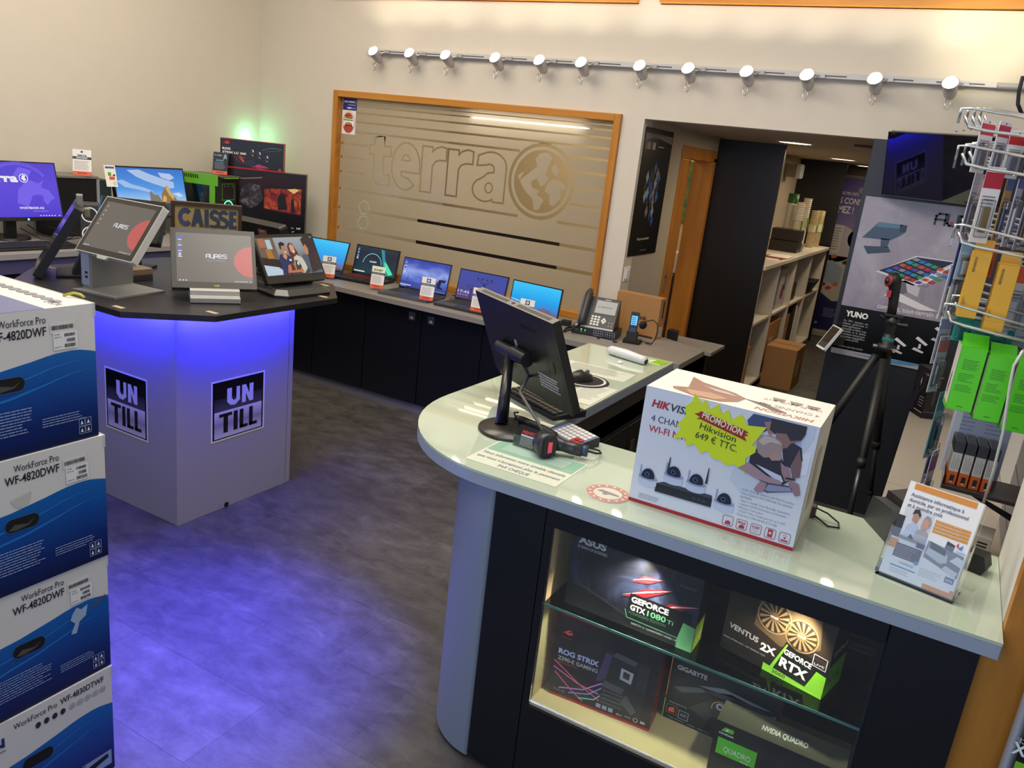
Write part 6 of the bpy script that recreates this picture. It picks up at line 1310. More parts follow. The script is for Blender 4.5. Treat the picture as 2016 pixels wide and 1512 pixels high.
def msi(g, F, S, T_):
    g.rect(F, 0, 0, 1, 1, grad_mat('bronze_print', [(0, '1A1714'), (.5, '332A22'), (1, '241E1A')], 0, noise=.4, nscale=3), 1)
    BR_ = mat('8A7250', .35); 
    g.poly(F, [(.28, .52), (.30, .98), (.52, 1), (.86, .96), (.90, .60), (.80, .48), (.55, .40)], mat('5E4E38', .35), 2)
    for x, y, r_ in ((.45, .74, .20), (.72, .66, .19)):
        g.disc(F, x, y, r_, mat('2A221A', .4), 3).ring(F, x, y, r_, r_+.02, BR_, 4)
        for k in range(14):
            a = k*2*math.pi/14; g.add([F.p(x+q*F.k*math.cos(a+o_), y+q*math.sin(a+o_), 4) for q, o_ in ((.06, 0), (r_-.01, .18), (r_-.01, .40), (.06, .22))], [(0, 1, 2, 3)], BR_)
        g.disc(F, x, y, .06, mat('6E5A40', .35), 5).text(F, 'msi', x-.035, y-.015, .05, WHITE, w=.07, l=6, bold=.02)
    g.text(F, 'VENTUS', .05, .33, .10, LGREY, w=.30, bold=.03, rot=-4).text(F, '2X', .38, .24, .14, WHITE, w=.15, bold=.04).text(F, 'NVIDIA AMPERE ARCH. / RAY TRACING / DLSS', .02, .17, .03, LGREY, w=.42)
    g.poly(F, [(.50, .0), (.60, .50), (1, .42), (1, 0)], mat('131512', .35), 4)
    g.poly(F, [(.44, .0), (.44, .10), (1, .04), (1, 0)], NVG, 6).poly(F, [(.50, .08), (.61, .48), (.625, .475), (.53, .07)], NVG, 6).poly(F, [(.84, .05), (.91, .32), (1, .30), (1, .03)], NVG, 6)
    g.text(F, 'GEFORCE', .60, .345, .10, WHITE, w=.26, bold=.03, l=7, rot=-5).text(F, 'RTX', .58, .17, .17, WHITE, w=.26, bold=.04, l=7, rot=-5).text(F, '3060', .53, .025, .07, mat('3A4A1A'), w=.13, bold=.02, l=7)
    g.line(F, [(.86, .38), (.98, .37), (.98, .52), (.86, .53), (.86, .38)], .01, LGREY, 6).text(F, 'LIVE', .875, .40, .04, WHITE, w=.09, l=7)
    g.rect(S, 0, 0, 1, .42, NVG, 1).text(S, 'RTX', .2, .15, .12, mat('2E3A1A'), w=.6).text(S, 'GEFORCE', .1, .55, .09, WHITE, w=.8)
    g.poly(F, [(.06, .98), (.10, .93), (.14, .98)], RED, 4)
def mboard(g, F, S, T_):
    g.rect(F, 0, 0, 1, 1, grad_mat('rog_print', [(0, '120D10'), (.5, '16141A'), (1, '0E0D10')], 0, noise=.3), 1).rect(F, 0, 0, 1, .03, RED, 2)
    g.rect(T_, 0, 0, 1, 1, mat('9C1420', .4), 1); g.poly(T_, [(.42, .3), (.55, .3), (.5, .6), (.44, .55)], mat('4A0A10'), 2)
    eye(g, F, .05, .80, .09, mat('C0392E')); g.text(F, 'REPUBLIC OF GAMERS', .05, .745, .022, mat('8E2A26'), w=.11)
    for c, a, b in (('B04A62', (.02, .44), (.50, .14)), ('C05A86', (.02, .36), (.48, .22)), ('A56AB8', (.10, .12), (.50, .36)), ('6C7CD0', (.20, .10), (.52, .32)), ('5AA8D0', (.30, .08), (.54, .26)), ('B8485A', (.04, .30), (.34, .06))): g.line(F, [a, ((a[0]+b[0])/2+.03, (a[1]+b[1])/2-.04), b], .012, mat(c, .3), 3)
    g.text(F, 'ROG STRIX', .045, .545, .085, mat('8E93B8', .25), w=.40, bold=.04).text(F, 'Z390-E GAMING', .045, .465, .065, LGREY, w=.40, bold=.03).text(F, 'MOTHERBOARD', .05, .425, .03, mat('8E2A26'), w=.2)
    g.poly(F, [(.50, .12), (.52, .80), (.92, .76), (.90, .10)], mat('1B1C20', .3), 4).poly(F, [(.44, .36), (.50, .76), (.56, .74), (.53, .44)], mat('3A2E4A', .25), 5)
    g.poly(F, [(.66, .50), (.66, .64), (.78, .62), (.77, .48)], mat('8C8C90', .25), 6).poly(F, [(.685, .53), (.685, .61), (.75, .60), (.745, .52)], mat('2A2A2C', .3), 7)
    for P in ([(.50, .34), (.52, .42), (.72, .40), (.70, .32)], [(.70, .22), (.74, .34), (.86, .18), (.82, .12)], [(.56, .74), (.60, .80), (.80, .77), (.78, .71)]): g.poly(F, P, mat('3B3B40', .3), 6)
    for k in range(8): g.rect(F, .82+.012*k, .44, .826+.012*k, .72, mat('2E2E33', .3), 6)
    for k in range(4): g.rect(F, .52, .14+.05*k, .72, .155+.05*k, mat('3E3E44', .3), 6)
    g.text(F, 'ASUS', .04, .07, .045, mat('5A5A60'), w=.12)
    for k in range(3): g.rect(F, .48+.06*k, .06, .525+.06*k, .11, mat('6A7090'), 5)
    g.text(F, 'SLI', .68, .055, .03, WHITE, w=.05).text(F, 'AMD', .76, .065, .03, LGREY, w=.06).ring(F, .865, .075, .02, .028, LGREY, 3, 16).text(F, '3D', .91, .06, .04, WHITE, w=.045, bold=.03)
def giga(g, F, S, T_):
    g.rect(F, 0, 0, 1, 1, grad_mat('giga_print', [(0, '0C0E12'), (.5, '10161D'), (1, '0B0D10')], 0, noise=.3), 1)
    g.text(F, 'GIGABYTE', .06, .80, .095, LGREY, w=.28, bold=.03)
    for P, c in (([(.05, .52), (.30, .66), (.36, .62), (.14, .48)], '3A3D42'), ([(.28, .68), (.50, .78), (.95, .72), (.70, .70)], '5A5D62'), ([(.34, .64), (.58, .74), (.98, .66), (.75, .60), (.55, .62)], '2C2F34'), ([(.22, .30), (.42, .56), (.50, .42), (.40, .2)], '24272B'), ([(.62, .40), (.98, .56), (.98, .40), (.72, .30)], '33363B'), ([(.85, .64), (.98, .68), (.98, .63)], '8A8378')): g.poly(F, P, mat(c, .25), 3)
    g.disc(F, .50, .46, .15, mat('1A1C20', .25), 4).ring(F, .50, .46, .10, .11, mat('9C7A56', .3), 5, 30, 40, 200).disc(F, .50, .50, .05, mat('8E9298', .2), 6).disc(F, .50, .50, .03, mat('2A2C30', .2), 7)
    g.text(F, 'WINDFORCE OC 8G', .04, .26, .035, LGREY, w=.17).line(F, [(.03, .10), (.13, .10), (.13, .23), (.03, .23), (.03, .10)], .008, mat('6A4A40'), 3).poly(F, [(.05, .12), (.11, .13), (.10, .21), (.05, .18)], mat('B0482E'), 4).line(F, [(.15, .08), (.24, .08), (.24, .20), (.15, .20), (.15, .08)], .008, LGREY, 3).text(F, 'OC', .165, .12, .055, LGREY, w=.06, bold=.02)
    g.text(F, 'TURBO RADIATOR  -  8GB/256  -  DIRECTX 12', .05, .03, .025, LGREY, w=.4).rect(S, 0, 0, 1, 1, mat('C25A36', .45), 1).line(F, [(.004, .0), (.004, .30)], .012, mat('6E9A2E'), 4).line(F, [(.004, .35), (.004, .98)], .012, mat('C05A34'), 4)
def quadro(g, F, S, T_):
    g.rect(F, 0, 0, 1, 1, mat('121316', .35), 1).rect(F, .04, .38, .36, .70, mat('4FA82A', .4), 2).text(F, 'QUADRO', .10, .46, .15, WHITE, w=.22, l=3).text(F, 'RTX', .25, .39, .05, mat('CFE0B4'), w=.06, l=3)
    g.poly(F, [(.05, .83), (.08, .92), (.15, .92), (.15, .84)], NVG, 2).disc(F, .10, .875, .022, WHITE, 3).text(F, 'NVIDIA', .04, .77, .05, WHITE, w=.12, bold=.03)
    g.rect(T_, 0, 0, 1, 1, grad_mat('top_grey', [(0, '4A463E'), (1, '6B6658')], 0, rough=.3), 1).text(T_, 'NVIDIA QUADRO', .34, .35, .32, WHITE, w=.36, bold=.03)
gbox('black graphics card carton with red claw marks, top left of the display niche', -.706, 1.775, .352, .075, .205, .5915, R(-.4), asus)
gbox('bronze two-fan graphics card carton with lime corner, top right of the display niche', -.303, 1.848, .263, .11, .195, .5915, R(-13), msi, '241F1A')
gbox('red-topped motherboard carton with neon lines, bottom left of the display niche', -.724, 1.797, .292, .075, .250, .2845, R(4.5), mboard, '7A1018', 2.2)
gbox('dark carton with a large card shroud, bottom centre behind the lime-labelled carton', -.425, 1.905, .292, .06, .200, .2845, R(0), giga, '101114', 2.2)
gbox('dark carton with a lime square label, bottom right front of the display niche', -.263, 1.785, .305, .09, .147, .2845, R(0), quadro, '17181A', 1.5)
# ================================================================ RIGHT SIDE: dark panel, TV, poster, tripod
dp = MB().box(-.525, .318, 4.618, 4.658, 0, 1.984, mat('23262C', .4))
tag(dp.build('feature_wall', bevel=.002), 'tall dark panel behind the tripod, carrying screen and poster', 'panel')
PX0, PX1, PZ0, PZ1 = -.502, .032, .862, 1.700
g = MB().box(PX0, PX1, 4.611, 4.6175, PZ0, PZ1, mat('9A94A0', .35)); F = Fr((PX0, 4.611, PZ0), (PX1-PX0, 0, 0), (0, 0, PZ1-PZ0))
g.rect(F, 0, .0, 1, 1, ramp_mat('poster_mist', [(.3, '857F90'), (.5, '9A94A2'), (.65, 'ACA8B4'), (.8, 'B8B8C6')], (3, 3, 2), noise=1.6, dist=.6, rough=.3), 1)
g.rect(F, 0, .035, 1, .315, mat('0A0A0C', .25), 2).rect(F, 0, 0, 1, .035, mat('A7A4A6', .35), 2).poly(F, [(.2, .02), (.7, .035), (1, .035), (.6, .005)], mat('4F88B4', .3), 3)
aures(g, F, .645, .885, .062, mat('14121A', .3), 3, .2, mat('B0303A', .3))
def pp(P, c, l=4): g.poly(F, P, mat(c, .3), l)
pp([(.05, .75), (.17, .855), (.42, .855), (.42, .815), (.36, .78), (.30, .755)], '3A4C60'); pp([(.17, .855), (.38, .855), (.35, .83), (.15, .825)], '4F708C', 5); pp([(.36, .855), (.42, .855), (.42, .815), (.37, .81)], '1D2C3E', 5); pp([(.22, .76), (.30, .76), (.29, .71), (.23, .71)], '34495E'); pp([(.08, .70), (.30, .715), (.33, .685), (.13, .655)], '2F4154')
pp([(.24, .555), (.56, .685), (.93, .685), (.70, .525), (.60, .505)], 'D6D4DA'); pp([(.265, .565), (.57, .678), (.89, .678), (.585, .525)], '151B38', 5); pp([(.60, .505), (.70, .525), (.95, .70), (.93, .685)], 'EDEBEF', 5)
for r_ in range(5):
    for c in range(7):
        u = .33+.062*c+.048*r_*.9-.02*0; u = .325+.052*r_+.055*c-.0*r_; v = .570+.022*r_-.009*c
        pp([(u, v), (u+.045, v-.007), (u+.075, v+.008), (u+.03, v+.015)], ('2F6FC8', 'B8343C', '2A9AA8', '6A3FA8', '3A9A4A', '8A8E9C', 'C8562E')[(r_*3+c*2) % 7], 6)
pp([(.40, .50), (.52, .53), (.56, .46), (.44, .425)], '6E6A74'); pp([(.52, .53), (.66, .50), (.66, .44), (.56, .46)], 'C6C3C9'); pp([(.36, .42), (.46, .455), (.72, .40), (.86, .375), (.70, .365)], 'E2E0E6', 5)
g.text(F, 'compact, tout-terrain & stylé', .33, .335, .042, mat('E6E4EA'), w=.68, bold=.01, l=4)
g.text(F, 'YUNO', .06, .252, .048, WHITE, w=.21, bold=.045, l=4)
for k, s_ in enumerate(('Ce  TPV  compact  est', 'robuste,  performant  et', 'multi-applications.', 'Accessible et fiable, il est', 'modulable  et  se  décline', 'en plusieurs versions pour', 'une parfaite adaptabilité à', 'tous les univers du POS.')): g.text(F, s_, .055, .215-.017*k, .018, mat('B4B4B8'), w=.232 if k not in (2, 7) else .18, l=4)
g.text(F, 'www.aures.com', .06, .05, .018, LGREY, w=.23, l=4)
for x, y, c in ((.60, .09, 'C4C4C8'), (.78, .12, 'D2D2D6'), (.92, .20, 'BEBEC2')): pp([(x-.06, y), (x+.04, y-.015), (x+.05, y-.005), (x-.04, y+.015)], c); pp([(x-.01, y+.012), (x+.015, y+.012), (x+.012, y+.04), (x-.008, y+.04)], c); pp([(x-.05, y+.07), (x+.05, y+.035), (x+.07, y+.045), (x-.03, y+.085)], 'E2E2E6', 5)
tag(g.build('wall_poster'), 'grey and black poster of touch terminals under the dark screen', 'poster')
tv = thing('wall_screen', 'switched-off black screen mounted on the dark panel above the poster', 'screen', (-.172, 4.475, 1.712), R(-21.5))
F = lean(.55, .313, R(-13.8), 0)
hs = slab(F, .035, mat('101116', .3), 'screen_housing', tv, bevel=.010); MB().rect(F, .008, .012, .992, .988, mat('0B0B10', .02, 0, 0, .8, 0, 1, .5), 1).build('display', hs)
MB().line(F, [(.006, .01), (.994, .01)], .006, mat('8C8E94', .3, .6), 2).build('rim', hs)
MB().box(-.06, .06, .03, .13, .10, .22, BLACK).build('wall_arm', tv)
# white edged terminal on the panel's left side
te = thing('payment_terminal', 'small tilted payment terminal with white rim at the left edge of the dark panel', 'terminal', (-.530, 4.50, .895), R(-58))
F = Fr((-.05, -.02, 0), (.10, 0, 0), (0, .07, .125)); hs = slab(F, .014, mat('E8E8E8', .4), 'white_body', te, bevel=.006); MB().rect(F, .06, .08, .94, .96, mat('4A4642', .3), 1).rect(F, .10, .30, .90, .92, mat('2F2D2B', .2), 2).build('display', hs); MB().box(-.01, .03, .02, .09, .03, .07, DARK).build('bracket', te)
# tripod
tp = thing('tripod', 'black camera tripod with pistol grip head standing in front of the dark panel', 'tripod', (-.205, 4.0, 0))
TB = mat('151516', .45)
def L3(px, py, y): q = at(px, py, y=y); return q - V((-.205, 4.0, 0))
hub = V((0, 0, 1.03))
for i, (ft, ky) in enumerate(((V((.045, -.36, 0)), 0), (V((-.40, .10, 0)), 0), (V((.10, .34, 0)), 0))):
    k1 = hub+V((ft.x, ft.y, 0)).normalized()*.035+V((0, 0, -.03)); k2 = k1+(ft-k1)*.46; k3 = k1+(ft-k1)*.74
    lg = MB().tube([k1, k1+(k2-k1)*.96, k2], [.020, .019, .019], TB, 12).build('leg', tp)
    MB().tube([k2-(ft-k1)*.02, k2+(ft-k1)*.02], .021, mat('242425', .5), 12).build('leg_lock', lg)
    MB().tube([k2, k3], .0115, mat('55565A', .3, .7), 10).tube([k3, ft+V((0, 0, .02))], .009, mat('4A4B4E', .3, .7), 10).build('leg_tube', lg); MB().tube([k3-(ft-k1)*.012, k3+(ft-k1)*.012], .0145, TB, 10).build('leg_lock', lg); MB().lathe([(0, 0), (.014, .0), (.012, .03), (0, .03)], ft, RUBBER, 12).build('rubber_foot', lg)
g = MB().lathe([(0, -.05), (.022, -.05), (.024, .0), (.042, .005), (.042, .03), (.026, .035), (.024, .08), (.018, .085), (0, .085)], hub, TB, 20); g.build('hub', tp)
MB().lathe([(.0255, .05), (.0265, .055), (.0265, .062), (.0255, .067)], hub, mat('1F7A78', .4), 20).build('teal_ring', tp)
for a in (70, 190, 310): MB().cyl(hub+V((.04*math.cos(R(a)), .04*math.sin(R(a)), .018)), hub+V((.058*math.cos(R(a)), .058*math.sin(R(a)), .018)), .009, .009, CHROME, 12).build('pivot_knob', tp)
h0 = hub+V((0, 0, .085))
g = MB().cyl(h0, h0+V((0, 0, .04)), .018, .022, TB, 18).lathe([(0, -.03), (.02, -.024), (.03, 0), (.02, .024), (0, .03)], h0+V((0, 0, .055)), mat('1E1E20', .3), 18); g.box(-.04, .04, -.025, .025, h0.z+.078, h0.z+.09, TB); g.cyl(h0+V((.02, -.02, .05)), h0+V((.065, -.02, .05)), .009, .012, TB, 12).cyl(h0+V((-.06, 0, .075)), h0+V((-.02, 0, .06)), .006, .008, TB, 10); g.build('ball_head', tp, bevel=.003)
g = MB().tube([h0+V((-.012, 0, .07)), h0+V((-.016, 0, .14)), h0+V((-.024, 0, .20)), h0+V((-.034, -.005, .24)), h0+V((-.044, -.018, .262))], [.020, .021, .024, .032, .024], TB, 14); g.build('grip', tp)
g = MB().lathe([(0, 0), (.026, 0), (.026, .006), (.020, .010), (0, .010)], h0+V((-.052, -.022, .236)), mat('8E2028', .4), 20, (-.75, -.6, .1)); g.lathe([(0, .011), (.016, .011), (0, .016)], h0+V((-.052, -.022, .236)), mat('3A3A3C', .2), 16, (-.75, -.6, .1)); g.box(-.05, -.032, -.03, -.012, h0.z+.165, h0.z+.195, mat('B02430', .4)); g.build('red_dial', tp)
# low cabinet at the right, black carton
sc_ = thing('side_cabinet', 'low cabinet with beige top and black front along the right wall', 'cabinet', (.14, 3.4, 0))
MB().box(-.188, .178, -1.24, 1.215, .712, .7355, mat('A59C8E', .35, var=.03)).build('worktop', sc_, bevel=.002)
MB().box(-.175, .178, -1.24, 1.21, 0, .712, mat('08080A', .5)).build('body', sc_)
MB().box(-.1885, .178, -.36, -.358, .7351, .7358, mat('7A7268')).build('joint', sc_)
bx = thing('scanner_carton', 'black carton with a handheld scanner picture on the beige cabinet top', 'box', (.005, 4.10, .7358), R(-60))
g = MB().box(-.13, 0, 0, .075, 0, .232, mat('121215', .4)); F = fbox(-.13, 0, 0, .075, 0, .232, 'f'); S = fbox(-.13, 0, 0, .075, 0, .232, 'r')
g.text(F, 'HIK', .46, .86, .055, mat('B03038'), w=.12, bold=.03).text(F, 'VISION', .59, .86, .055, LGREY, w=.24, bold=.03).lines(F, .60, .42, .95, 4, .06, .022, mat('7E7E86'), 2).rect(F, .40, .10, .98, .125, mat('8E8E96'), 2)
g.poly(F, [(.02, .05), (.28, .03), (.50, .46), (.78, .62), (.80, .82), (.62, .95), (.36, .90), (.24, .74), (.22, .52)], mat('241F30', .35), 2).poly(F, [(.34, .56), (.36, .80), (.52, .88), (.62, .78), (.56, .60), (.44, .52)], mat('0F0E14', .2), 3).poly(F, [(.42, .62), (.44, .78), (.52, .80), (.54, .66), (.48, .58)], mat('55565E', .25), 4).poly(F, [(.45, .68), (.46, .76), (.50, .74), (.50, .66)], LGREY, 5)
g.text(S, 'HIKVISION', .2, .86, .035, LGREY, w=.6).rect(S, .05, .13, .95, .145, mat('5A5A62'), 1).line(S, [(.5, .3), (.5, .72)], .05, mat('3A3A40'), 1); g.build('carton', bx, bevel=.002)
MB().prism([F.p(-.07, .05, 2), F.p(.02, .05, 2), F.p(.16, .42, 2), F.p(.16, .5, 2), F.p(.06, .36, 2)], -F.n*.004, mat('241F30', .35)).build('die_cut_grip', bx)
tag(MB().prism([(-.045, -.06, 0), (.06, -.06, 0), (.06, .05, 0), (-.045, .05, 0)], (0, .0, .012), mat('0E0F10', .4)).build('flat_box', loc=(.02, 4.36, .7358+.0)), 'flat dark box on the cabinet behind the scanner carton', 'box')
# ================================================================ ACCESSORY RACK
XW = .318
WIRE = mat('D2D3D0', .2, .85); CLR = glass_mat('packet_plastic', (.93, .94, .96)); 
rk = thing('slat_wall', 'grey slat panel on the right wall that carries the accessory hooks', 'rack', (XW, 2.6, 1.4))
g = MB(); g.box(-.014, .0, -.42, .35, -.66, .62, mat('77787C', .45))
for k in range(10): g.box(-.0145, -.013, -.42, .35, -.60+.13*k, -.592+.13*k, mat('3A3B3F', .4))
g.build('panel', rk)
ORD = ['first', 'second', 'third', 'fourth', 'fifth', 'sixth']
def hook(y, z, xt, lb, ret=True, up_=.045):
    t_ = thing('display_hook', lb, 'hook', (XW-.015, y, z-up_), 0, 'wire display hooks on the rack')
    L_ = (XW-.015)-xt
    MB().tube([(0, 0, 0), (-L_*.86, 0, up_*.5), (-L_*.96, 0, up_*.62), (-L_, 0, up_*1.15)], .004, WIRE, 8).build('product_wire', t_)
    MB().tube([(0, 0, .03), (-L_*.97, 0, .03+up_*.9), (-L_*1.03, 0, 0.028+up_*.9), (-L_*1.03, 0, -.005+up_*.9)], .0033, WIRE, 8).build('tag_wire', t_)
    MB().box(-.004, .004, -.014, .014, -.02, .05, STEEL).build('clip', t_)
    if ret: MB().box(-L_*1.035, -L_*1.02, -.019, .019, -.025+up_*.9, .016+up_*.9, glass_mat('tag_holder', (.9, .92, .95))).build('tag_plate', t_)
rows = ((1.93, -.072, 'top'), (1.845, -.058, 'second'), (1.66, -.022, 'third'), (1.465, .0, 'fourth'))
for z, xt, nm in rows:
    for k, y in enumerate((2.30, 2.42, 2.54, 2.66)):
        hook(y, z+.012*(k-1), xt+.012*k, '%s wire hook in the %s row of the accessory rack' % (('nearest', 'second nearest', 'third nearest', 'farthest')[k], nm))
def blister(lb, x, y, z, w, h, rz, head, body, acc, grp='hanging accessory packets', nm='blister_pack', dpt=.010):
    t_ = thing(nm, lb, 'packet', (x, y, z), R(rz), grp)
    g = MB().box(-w/2, w/2, -.001, .001, -h, 0, mat(body, .45)); F = Fr((-w/2, -.001, -h), (w, 0, 0), (0, 0, h))
    g.rect(F, 0, .72, 1, .93, mat(head, .45), 1).lines(F, .12, .62, .88, 4, .045, .016, mat('77757A'), 2).disc(F, .5, .965, .018, BLACK, 2)
    g.build('card', t_)
    MB().box(-w*.38, w*.38, -dpt-.001, -.001, -h*.93, -h*.42, CLR).build('bubble', t_, bevel=.004); MB().box(-w*.22, w*.22, -dpt*.7, -.0015, -h*.86, -h*.52, mat(acc, .4)).build('contents', t_, bevel=.002)
packs = [('white packet with a red header, farthest left in the top row', -.018, 2.37, 1.925, .055, .125, 58, 'C22A30', 'E4E2E6', '8A8A92'), ('second white packet with a red header in the top row', .018, 2.38, 1.925, .055, .13, 62, 'C22A30', 'E4E2E6', '8A8A92'), ('white packet with a red triangle flap in the top row', .052, 2.39, 1.905, .045, .11, 35, 'C22A30', 'E9E6E6', '9A9AA2'),
         ('black boxed adapter hanging in the top row beside the red flap', .088, 2.36, 1.905, .036, .11, 6, '2C3A3E', '1E2426', 'C9CACC'), ('black boxed adapter nearest the wall in the top row', .132, 2.37, 1.90, .038, .11, 6, '2C3A3E', '1E2426', 'C9CACC'),
         ('long grey packet leading the second row', -.012, 2.40, 1.825, .05, .19, 74, 'B9BABF', 'C6C3CA', '8E8A92'), ('narrow white packet behind the leading packet', .002, 2.44, 1.80, .045, .17, 66, 'D9D9DC', 'C9C8CF', '6E6C74'), ('white packet with a crimson header and gold plug in the second row', .024, 2.36, 1.818, .044, .185, 24, 'B0203A', 'E9E6E4', '8E7A4A'),
         ('packet with an orange and blue edge in the second row', .062, 2.42, 1.82, .05, .19, 70, '3E6A9A', 'D2A25A', '4A6A9A'), ('clear packet with a white cable, middle of the second row', .085, 2.40, 1.83, .05, .20, 72, '5B5AA8', 'C2C2CC', 'E6E4E0'), ('clear packet with a brown plug in the second row', .112, 2.42, 1.83, .05, .205, 72, '4C4CC0', 'B4B4C0', '8A6A52'), ('clear packet with a grey cable in the second row', .140, 2.40, 1.825, .05, .21, 73, '5A5AB4', 'A9A9B4', 'B4B4BC'), ('clear packet with a violet plug nearest the wall', .172, 2.40, 1.82, .05, .22, 74, '6A62B0', 'A4A2B0', '6A4A86'),
         ('pale blue card at the front of the third row', .012, 2.38, 1.635, .05, .10, 40, '7FA6CC', '9AB8D4', 'C8D2DC'), ('dark blue card behind the pale blue card in the third row', -.002, 2.45, 1.64, .05, .13, 60, '2C3A78', '3C4A86', '9AA2BA'), ('white packet with a tricolour mark left of the yellow cartons', -.006, 2.52, 1.56, .055, .15, 58, 'D9D9DC', 'C9CACE', 'B8B8C0'), ('tall white card behind the first yellow carton', .010, 2.46, 1.62, .06, .20, 50, 'E4E2DE', 'E6E4DF', 'D2D0CC'),
         ('clear packet with a blue striped label in the lowest row', .005, 2.54, 1.42, .05, .14, 55, '8A96B8', 'B9BCC4', 'A2A4AC'), ('clear packet with a red mark in the lowest row', .012, 2.48, 1.37, .05, .16, 62, 'B9686A', 'B4B6BC', '9A9CA4'),
         ('orange and white boxed cable beside the second yellow carton', .140, 2.44, 1.60, .045, .20, 10, 'D8531E', 'C9CACC', 'D9D9DC'), ('orange and grey boxed cable nearest the wall in the third row', .178, 2.44, 1.60, .045, .22, 10, 'D8531E', '8E9298', 'A9AAB0'), ('orange card behind the first yellow carton', .052, 2.46, 1.625, .05, .08, 12, 'E0622A', 'E0622A', 'D9822E'),
         ('teal packet farthest left under the lowest hook row', .045, 2.44, 1.44, .045, .07, 20, '1E8A80', '23A090', '1C7C74'), ('teal packet second under the lowest hook row', .088, 2.44, 1.43, .045, .08, 20, '1E8A80', '1E8A86', '1C7C74'), ('teal packet third under the lowest hook row', .130, 2.44, 1.425, .045, .085, 20, '177A78', '1C8078', '17706C'), ('teal packet nearest the wall under the lowest hook row', .170, 2.44, 1.42, .045, .09, 20, '177A78', '177670', '17706C'),
         ('long teal packet hanging left of the green cartons', .045, 2.52, 1.21, .05, .20, 66, '3A8A96', '7AA6AA', '2A6A72'), ('long white packet with dark tags, lower left of the rack', .055, 2.56, 1.14, .05, .22, 68, 'C4C6CC', 'C2C4C8', '5A5A86'), ('long packet with a violet ribbon beside the shelf', .062, 2.44, 1.06, .05, .22, 72, '6A4A86', 'B4B0BC', '5A3A76')]
for p in packs: blister(*p)
def ybox(lb, x, y, z0, z1, w, d, tab=True):
    t_ = thing('cable_carton', lb, 'box', (x, y, z0), R(4), 'slim yellow cartons on the rack')
    h = z1-z0; g = MB().box(-w/2, w/2, 0, d, 0, h, mat('DDA614', .4)); F = fbox(-w/2, w/2, 0, d, 0, h, 'f')
    g.line(F, [(.02, .15), (.98, .15)], .003, mat('A87A0E'), 1)
    v = .70
    while v < .93:
        q = random.uniform(.003, .008); g.rect(F, .18, v, .32, v+q, mat('5A420C'), 1); v += q+.005
    for k in range(3): g.rect(F, .08+.07*k, .19, .11+.07*k, .19+.13*(1-.25*k), mat('8A6810'), 1)
    g.rect(fbox(-w/2, w/2, 0, d, 0, h, 't'), 0, 0, 1, 1, mat('E2B43A', .4), 1); g.build('carton', t_, bevel=.001)
    if tab: MB().box(-w/2+.004, w/2+.004, d-.001, d+.001, h-.004, h+.03, mat('C99A2A', .4)).build('hang_tab', t_)
ybox('slim yellow hanging carton, the left one of two on the rack', .043, 2.33, 1.447, 1.612, .043, .05)
ybox('slim yellow hanging carton, the right one of two, hanging lower', .107, 2.33, 1.425, 1.592, .045, .05)
def gbx(lb, x, y, z0, z1, w, d):
    t_ = thing('device_carton', lb, 'box', (x, y, z0), R(6), 'bright green cartons on the rack')
    h = z1-z0; g = MB().box(-w/2, w/2, 0, d, 0, h, mat('58D61A', .4)); F = fbox(-w/2, w/2, 0, d, 0, h, 'f')
    GI = mat('2E7A16', .4)
    g.lines(F, .2, .80, .85, 6, .028, .009, GI, 1).lines(F, .15, .58, .80, 5, .028, .009, GI, 1, .5).lines(F, .12, .40, .8, 4, .028, .009, GI, 1).rect(F, .38, .06, .62, .072, GI, 1)
    S = fbox(-w/2, w/2, 0, d, 0, h, 'l'); g.rect(S, 0, 0, 1, 1, mat('D6CFC8', .45), 1).poly(S, [(.3, .2), (.36, .5), (.46, .56), (.5, .4), (.42, .18)], mat('3E3A40', .3), 2).poly(S, [(0, .0), (1, .0), (1, .06), (0, .10)], GREEN, 2); g.build('carton', t_, bevel=.0015)
    MB().prism([(-w/2, 0, h), (w/2, 0, h), (w/2, d*.5, h+.028), (-w/2, d*.5, h+.028)], (0, .001, .001), mat('52CC1A', .4)).build('sloped_top', t_)
for k, lb in enumerate(('bright green carton with a white side, leftmost of three', 'bright green carton in the middle of three', 'bright green carton nearest the wall, partly behind the white cord')):
    gbx(lb, .083+.066*k, 2.34, 1.205-.012*k, 1.375-.012*k, .060, .08)
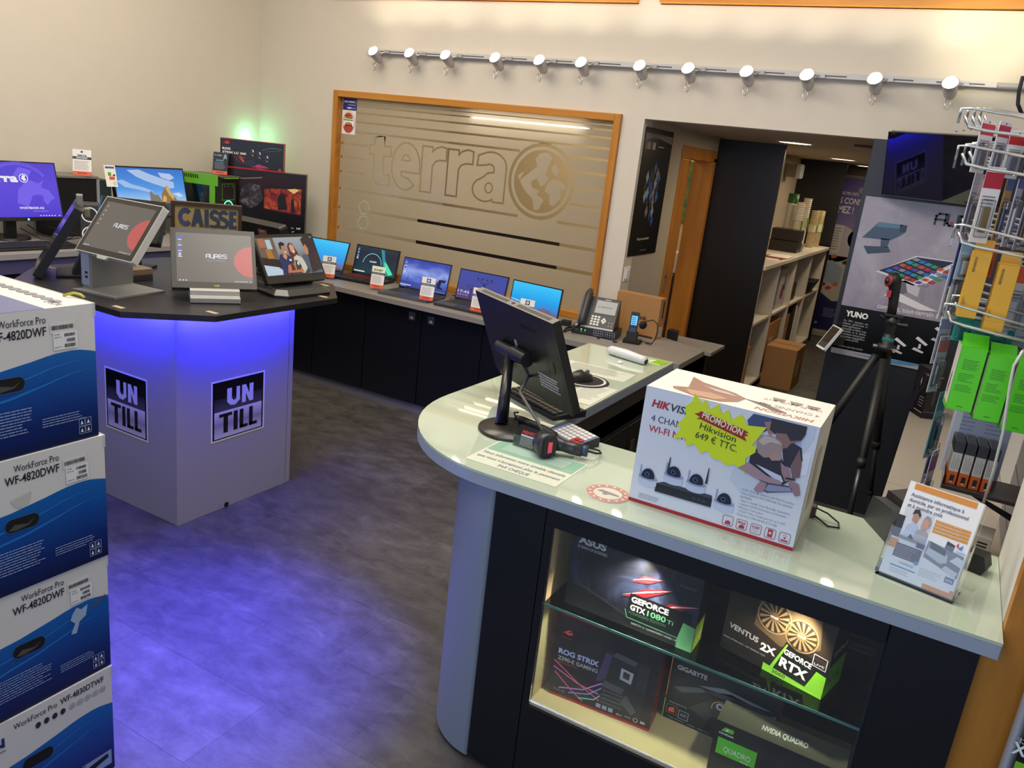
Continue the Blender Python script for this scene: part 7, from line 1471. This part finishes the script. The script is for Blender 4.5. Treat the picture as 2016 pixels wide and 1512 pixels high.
# shelf with drives, switch carton, white carton below
hs_ = thing('rack_shelf', 'narrow dark metal shelf low on the accessory rack', 'shelf', (XW, 2.55, .955))
MB().box(-.22, -.0, -.07, .10, -.012, 0, mat('3B3532', .4)).build('board', hs_, bevel=.002); MB().box(-.222, -.22, -.07, .10, -.012, .03, mat('BFC4C8', .2, .4)).build('end_lip', hs_)
MB().prism([(-.19, .0, -.012), (-.17, .0, -.012), (-.0, .0, -.07), (-.0, .0, -.09)], (0, .006, 0), BLACK).build('bracket', hs_)
for k in range(4):
    lb = ('leftmost orange, white and black drive carton on the rack shelf', 'second orange, white and black drive carton from the left', 'third orange, white and black drive carton from the left', 'rightmost orange, white and black drive carton on the rack shelf')[k]
    x = .118+.029*k; w, d, h = .024, .10, .128
    g = MB().box(-w/2, w/2, 0, d, 0, h, mat('D9D4CE', .45)); F = fbox(-w/2, w/2, 0, d, 0, h, 'f')
    for fr in ('f', 'r', 'l'):
        F = fbox(-w/2, w/2, 0, d, 0, h, fr); g.rect(F, 0, 0, 1, .30, mat('E06A2A', .45), 1).rect(F, 0, .74, 1, 1, mat('3A3B40', .45), 1)
    F = fbox(-w/2, w/2, 0, d, 0, h, 'f'); g.rect(F, .3, .08, .75, .22, mat('2A2624'), 2).rect(F, .42, .045, .66, .07, WHITE, 2)
    for q in range(4): g.rect(F, .15+.2*q, .36, .20+.2*q, .70-.08*(q % 2), mat('A39C96'), 2)
    g.rect(fbox(-w/2, w/2, 0, d, 0, h, 't'), 0, 0, 1, 1, mat('3A3B40', .45), 1)
    tag(g.build('drive_carton', bevel=.001, loc=(x, 2.50, .956), rz=R(4)), lb, 'box', 'drive cartons on the rack shelf')
g = MB().box(-.075, .075, 0, .04, 0, .235, mat('AEB4CE', .45)); F = fbox(-.075, .075, 0, .04, 0, .235, 'f')
g.rect(F, 0, .80, 1, 1, mat('3E2A70', .4), 1).text(F, 'NETGEAR', .25, .87, .055, WHITE, w=.42, bold=.02).lines(F, .12, .74, .42, 4, .05, .014, mat('8A90B4'), 1).lines(F, .55, .74, .9, 4, .05, .014, mat('8A90B4'), 1).rect(F, .0, .0, .12, .8, mat('D6D8E2'), 2)
tag(g.build('switch_carton', bevel=.0015, loc=(.165, 2.625, .9562), rz=R(8)), 'pale blue carton with violet header standing behind the drive cartons', 'box')
g = MB().box(-.085, .085, 0, .10, 0, .10, mat('C9C2B6', .5)); F = fbox(-.085, .085, 0, .10, 0, .10, 'f')
for k in range(9): g.rect(F, .48+.02*k, .12, .488+.02*k, .42+.06*(k % 3), mat('4A443E'), 1)
for k in range(8): g.rect(F, .80, .1+.1*k, .95, .15+.1*k, mat('2A2622'), 1)
tag(g.build('small_carton', bevel=.0015, loc=(.17, 2.48, .7362), rz=R(-6)), 'beige carton with barcodes on the cabinet under the rack shelf', 'box')
tag(MB().tube([at(2014, 690, y=2.28), at(1996, 720, y=2.28), at(1988, 760, y=2.29), at(1975, 850, y=2.30), at(1955, 930, y=2.32), at(1936, 990, y=2.34)], .0035, mat('DAD8D4', .4), 8).build('white_cord'), 'white cord hanging down the right side of the accessory rack', 'cord')
tag(MB().tube([at(2014, 150, y=3.2), at(2006, 180, y=3.2), at(2004, 205, y=3.2), at(2012, 225, y=3.2)], .006, RUBBER, 8).build('black_cable'), 'short black cable hanging at the right end of the lighting track', 'cable')
lamp('POINT', (.20, 2.70, 1.95), .9, (.08, .04, 1), size=.04, name='rack_blue_light')
# reflection of a carton painted as reversed lettering on the glass by the post
mr = thing('glass_side_panel', 'dark glass panel at the lower right corner with the reflection of a carton painted as reversed lettering', 'glass panel', (.322, 1.70, 0))
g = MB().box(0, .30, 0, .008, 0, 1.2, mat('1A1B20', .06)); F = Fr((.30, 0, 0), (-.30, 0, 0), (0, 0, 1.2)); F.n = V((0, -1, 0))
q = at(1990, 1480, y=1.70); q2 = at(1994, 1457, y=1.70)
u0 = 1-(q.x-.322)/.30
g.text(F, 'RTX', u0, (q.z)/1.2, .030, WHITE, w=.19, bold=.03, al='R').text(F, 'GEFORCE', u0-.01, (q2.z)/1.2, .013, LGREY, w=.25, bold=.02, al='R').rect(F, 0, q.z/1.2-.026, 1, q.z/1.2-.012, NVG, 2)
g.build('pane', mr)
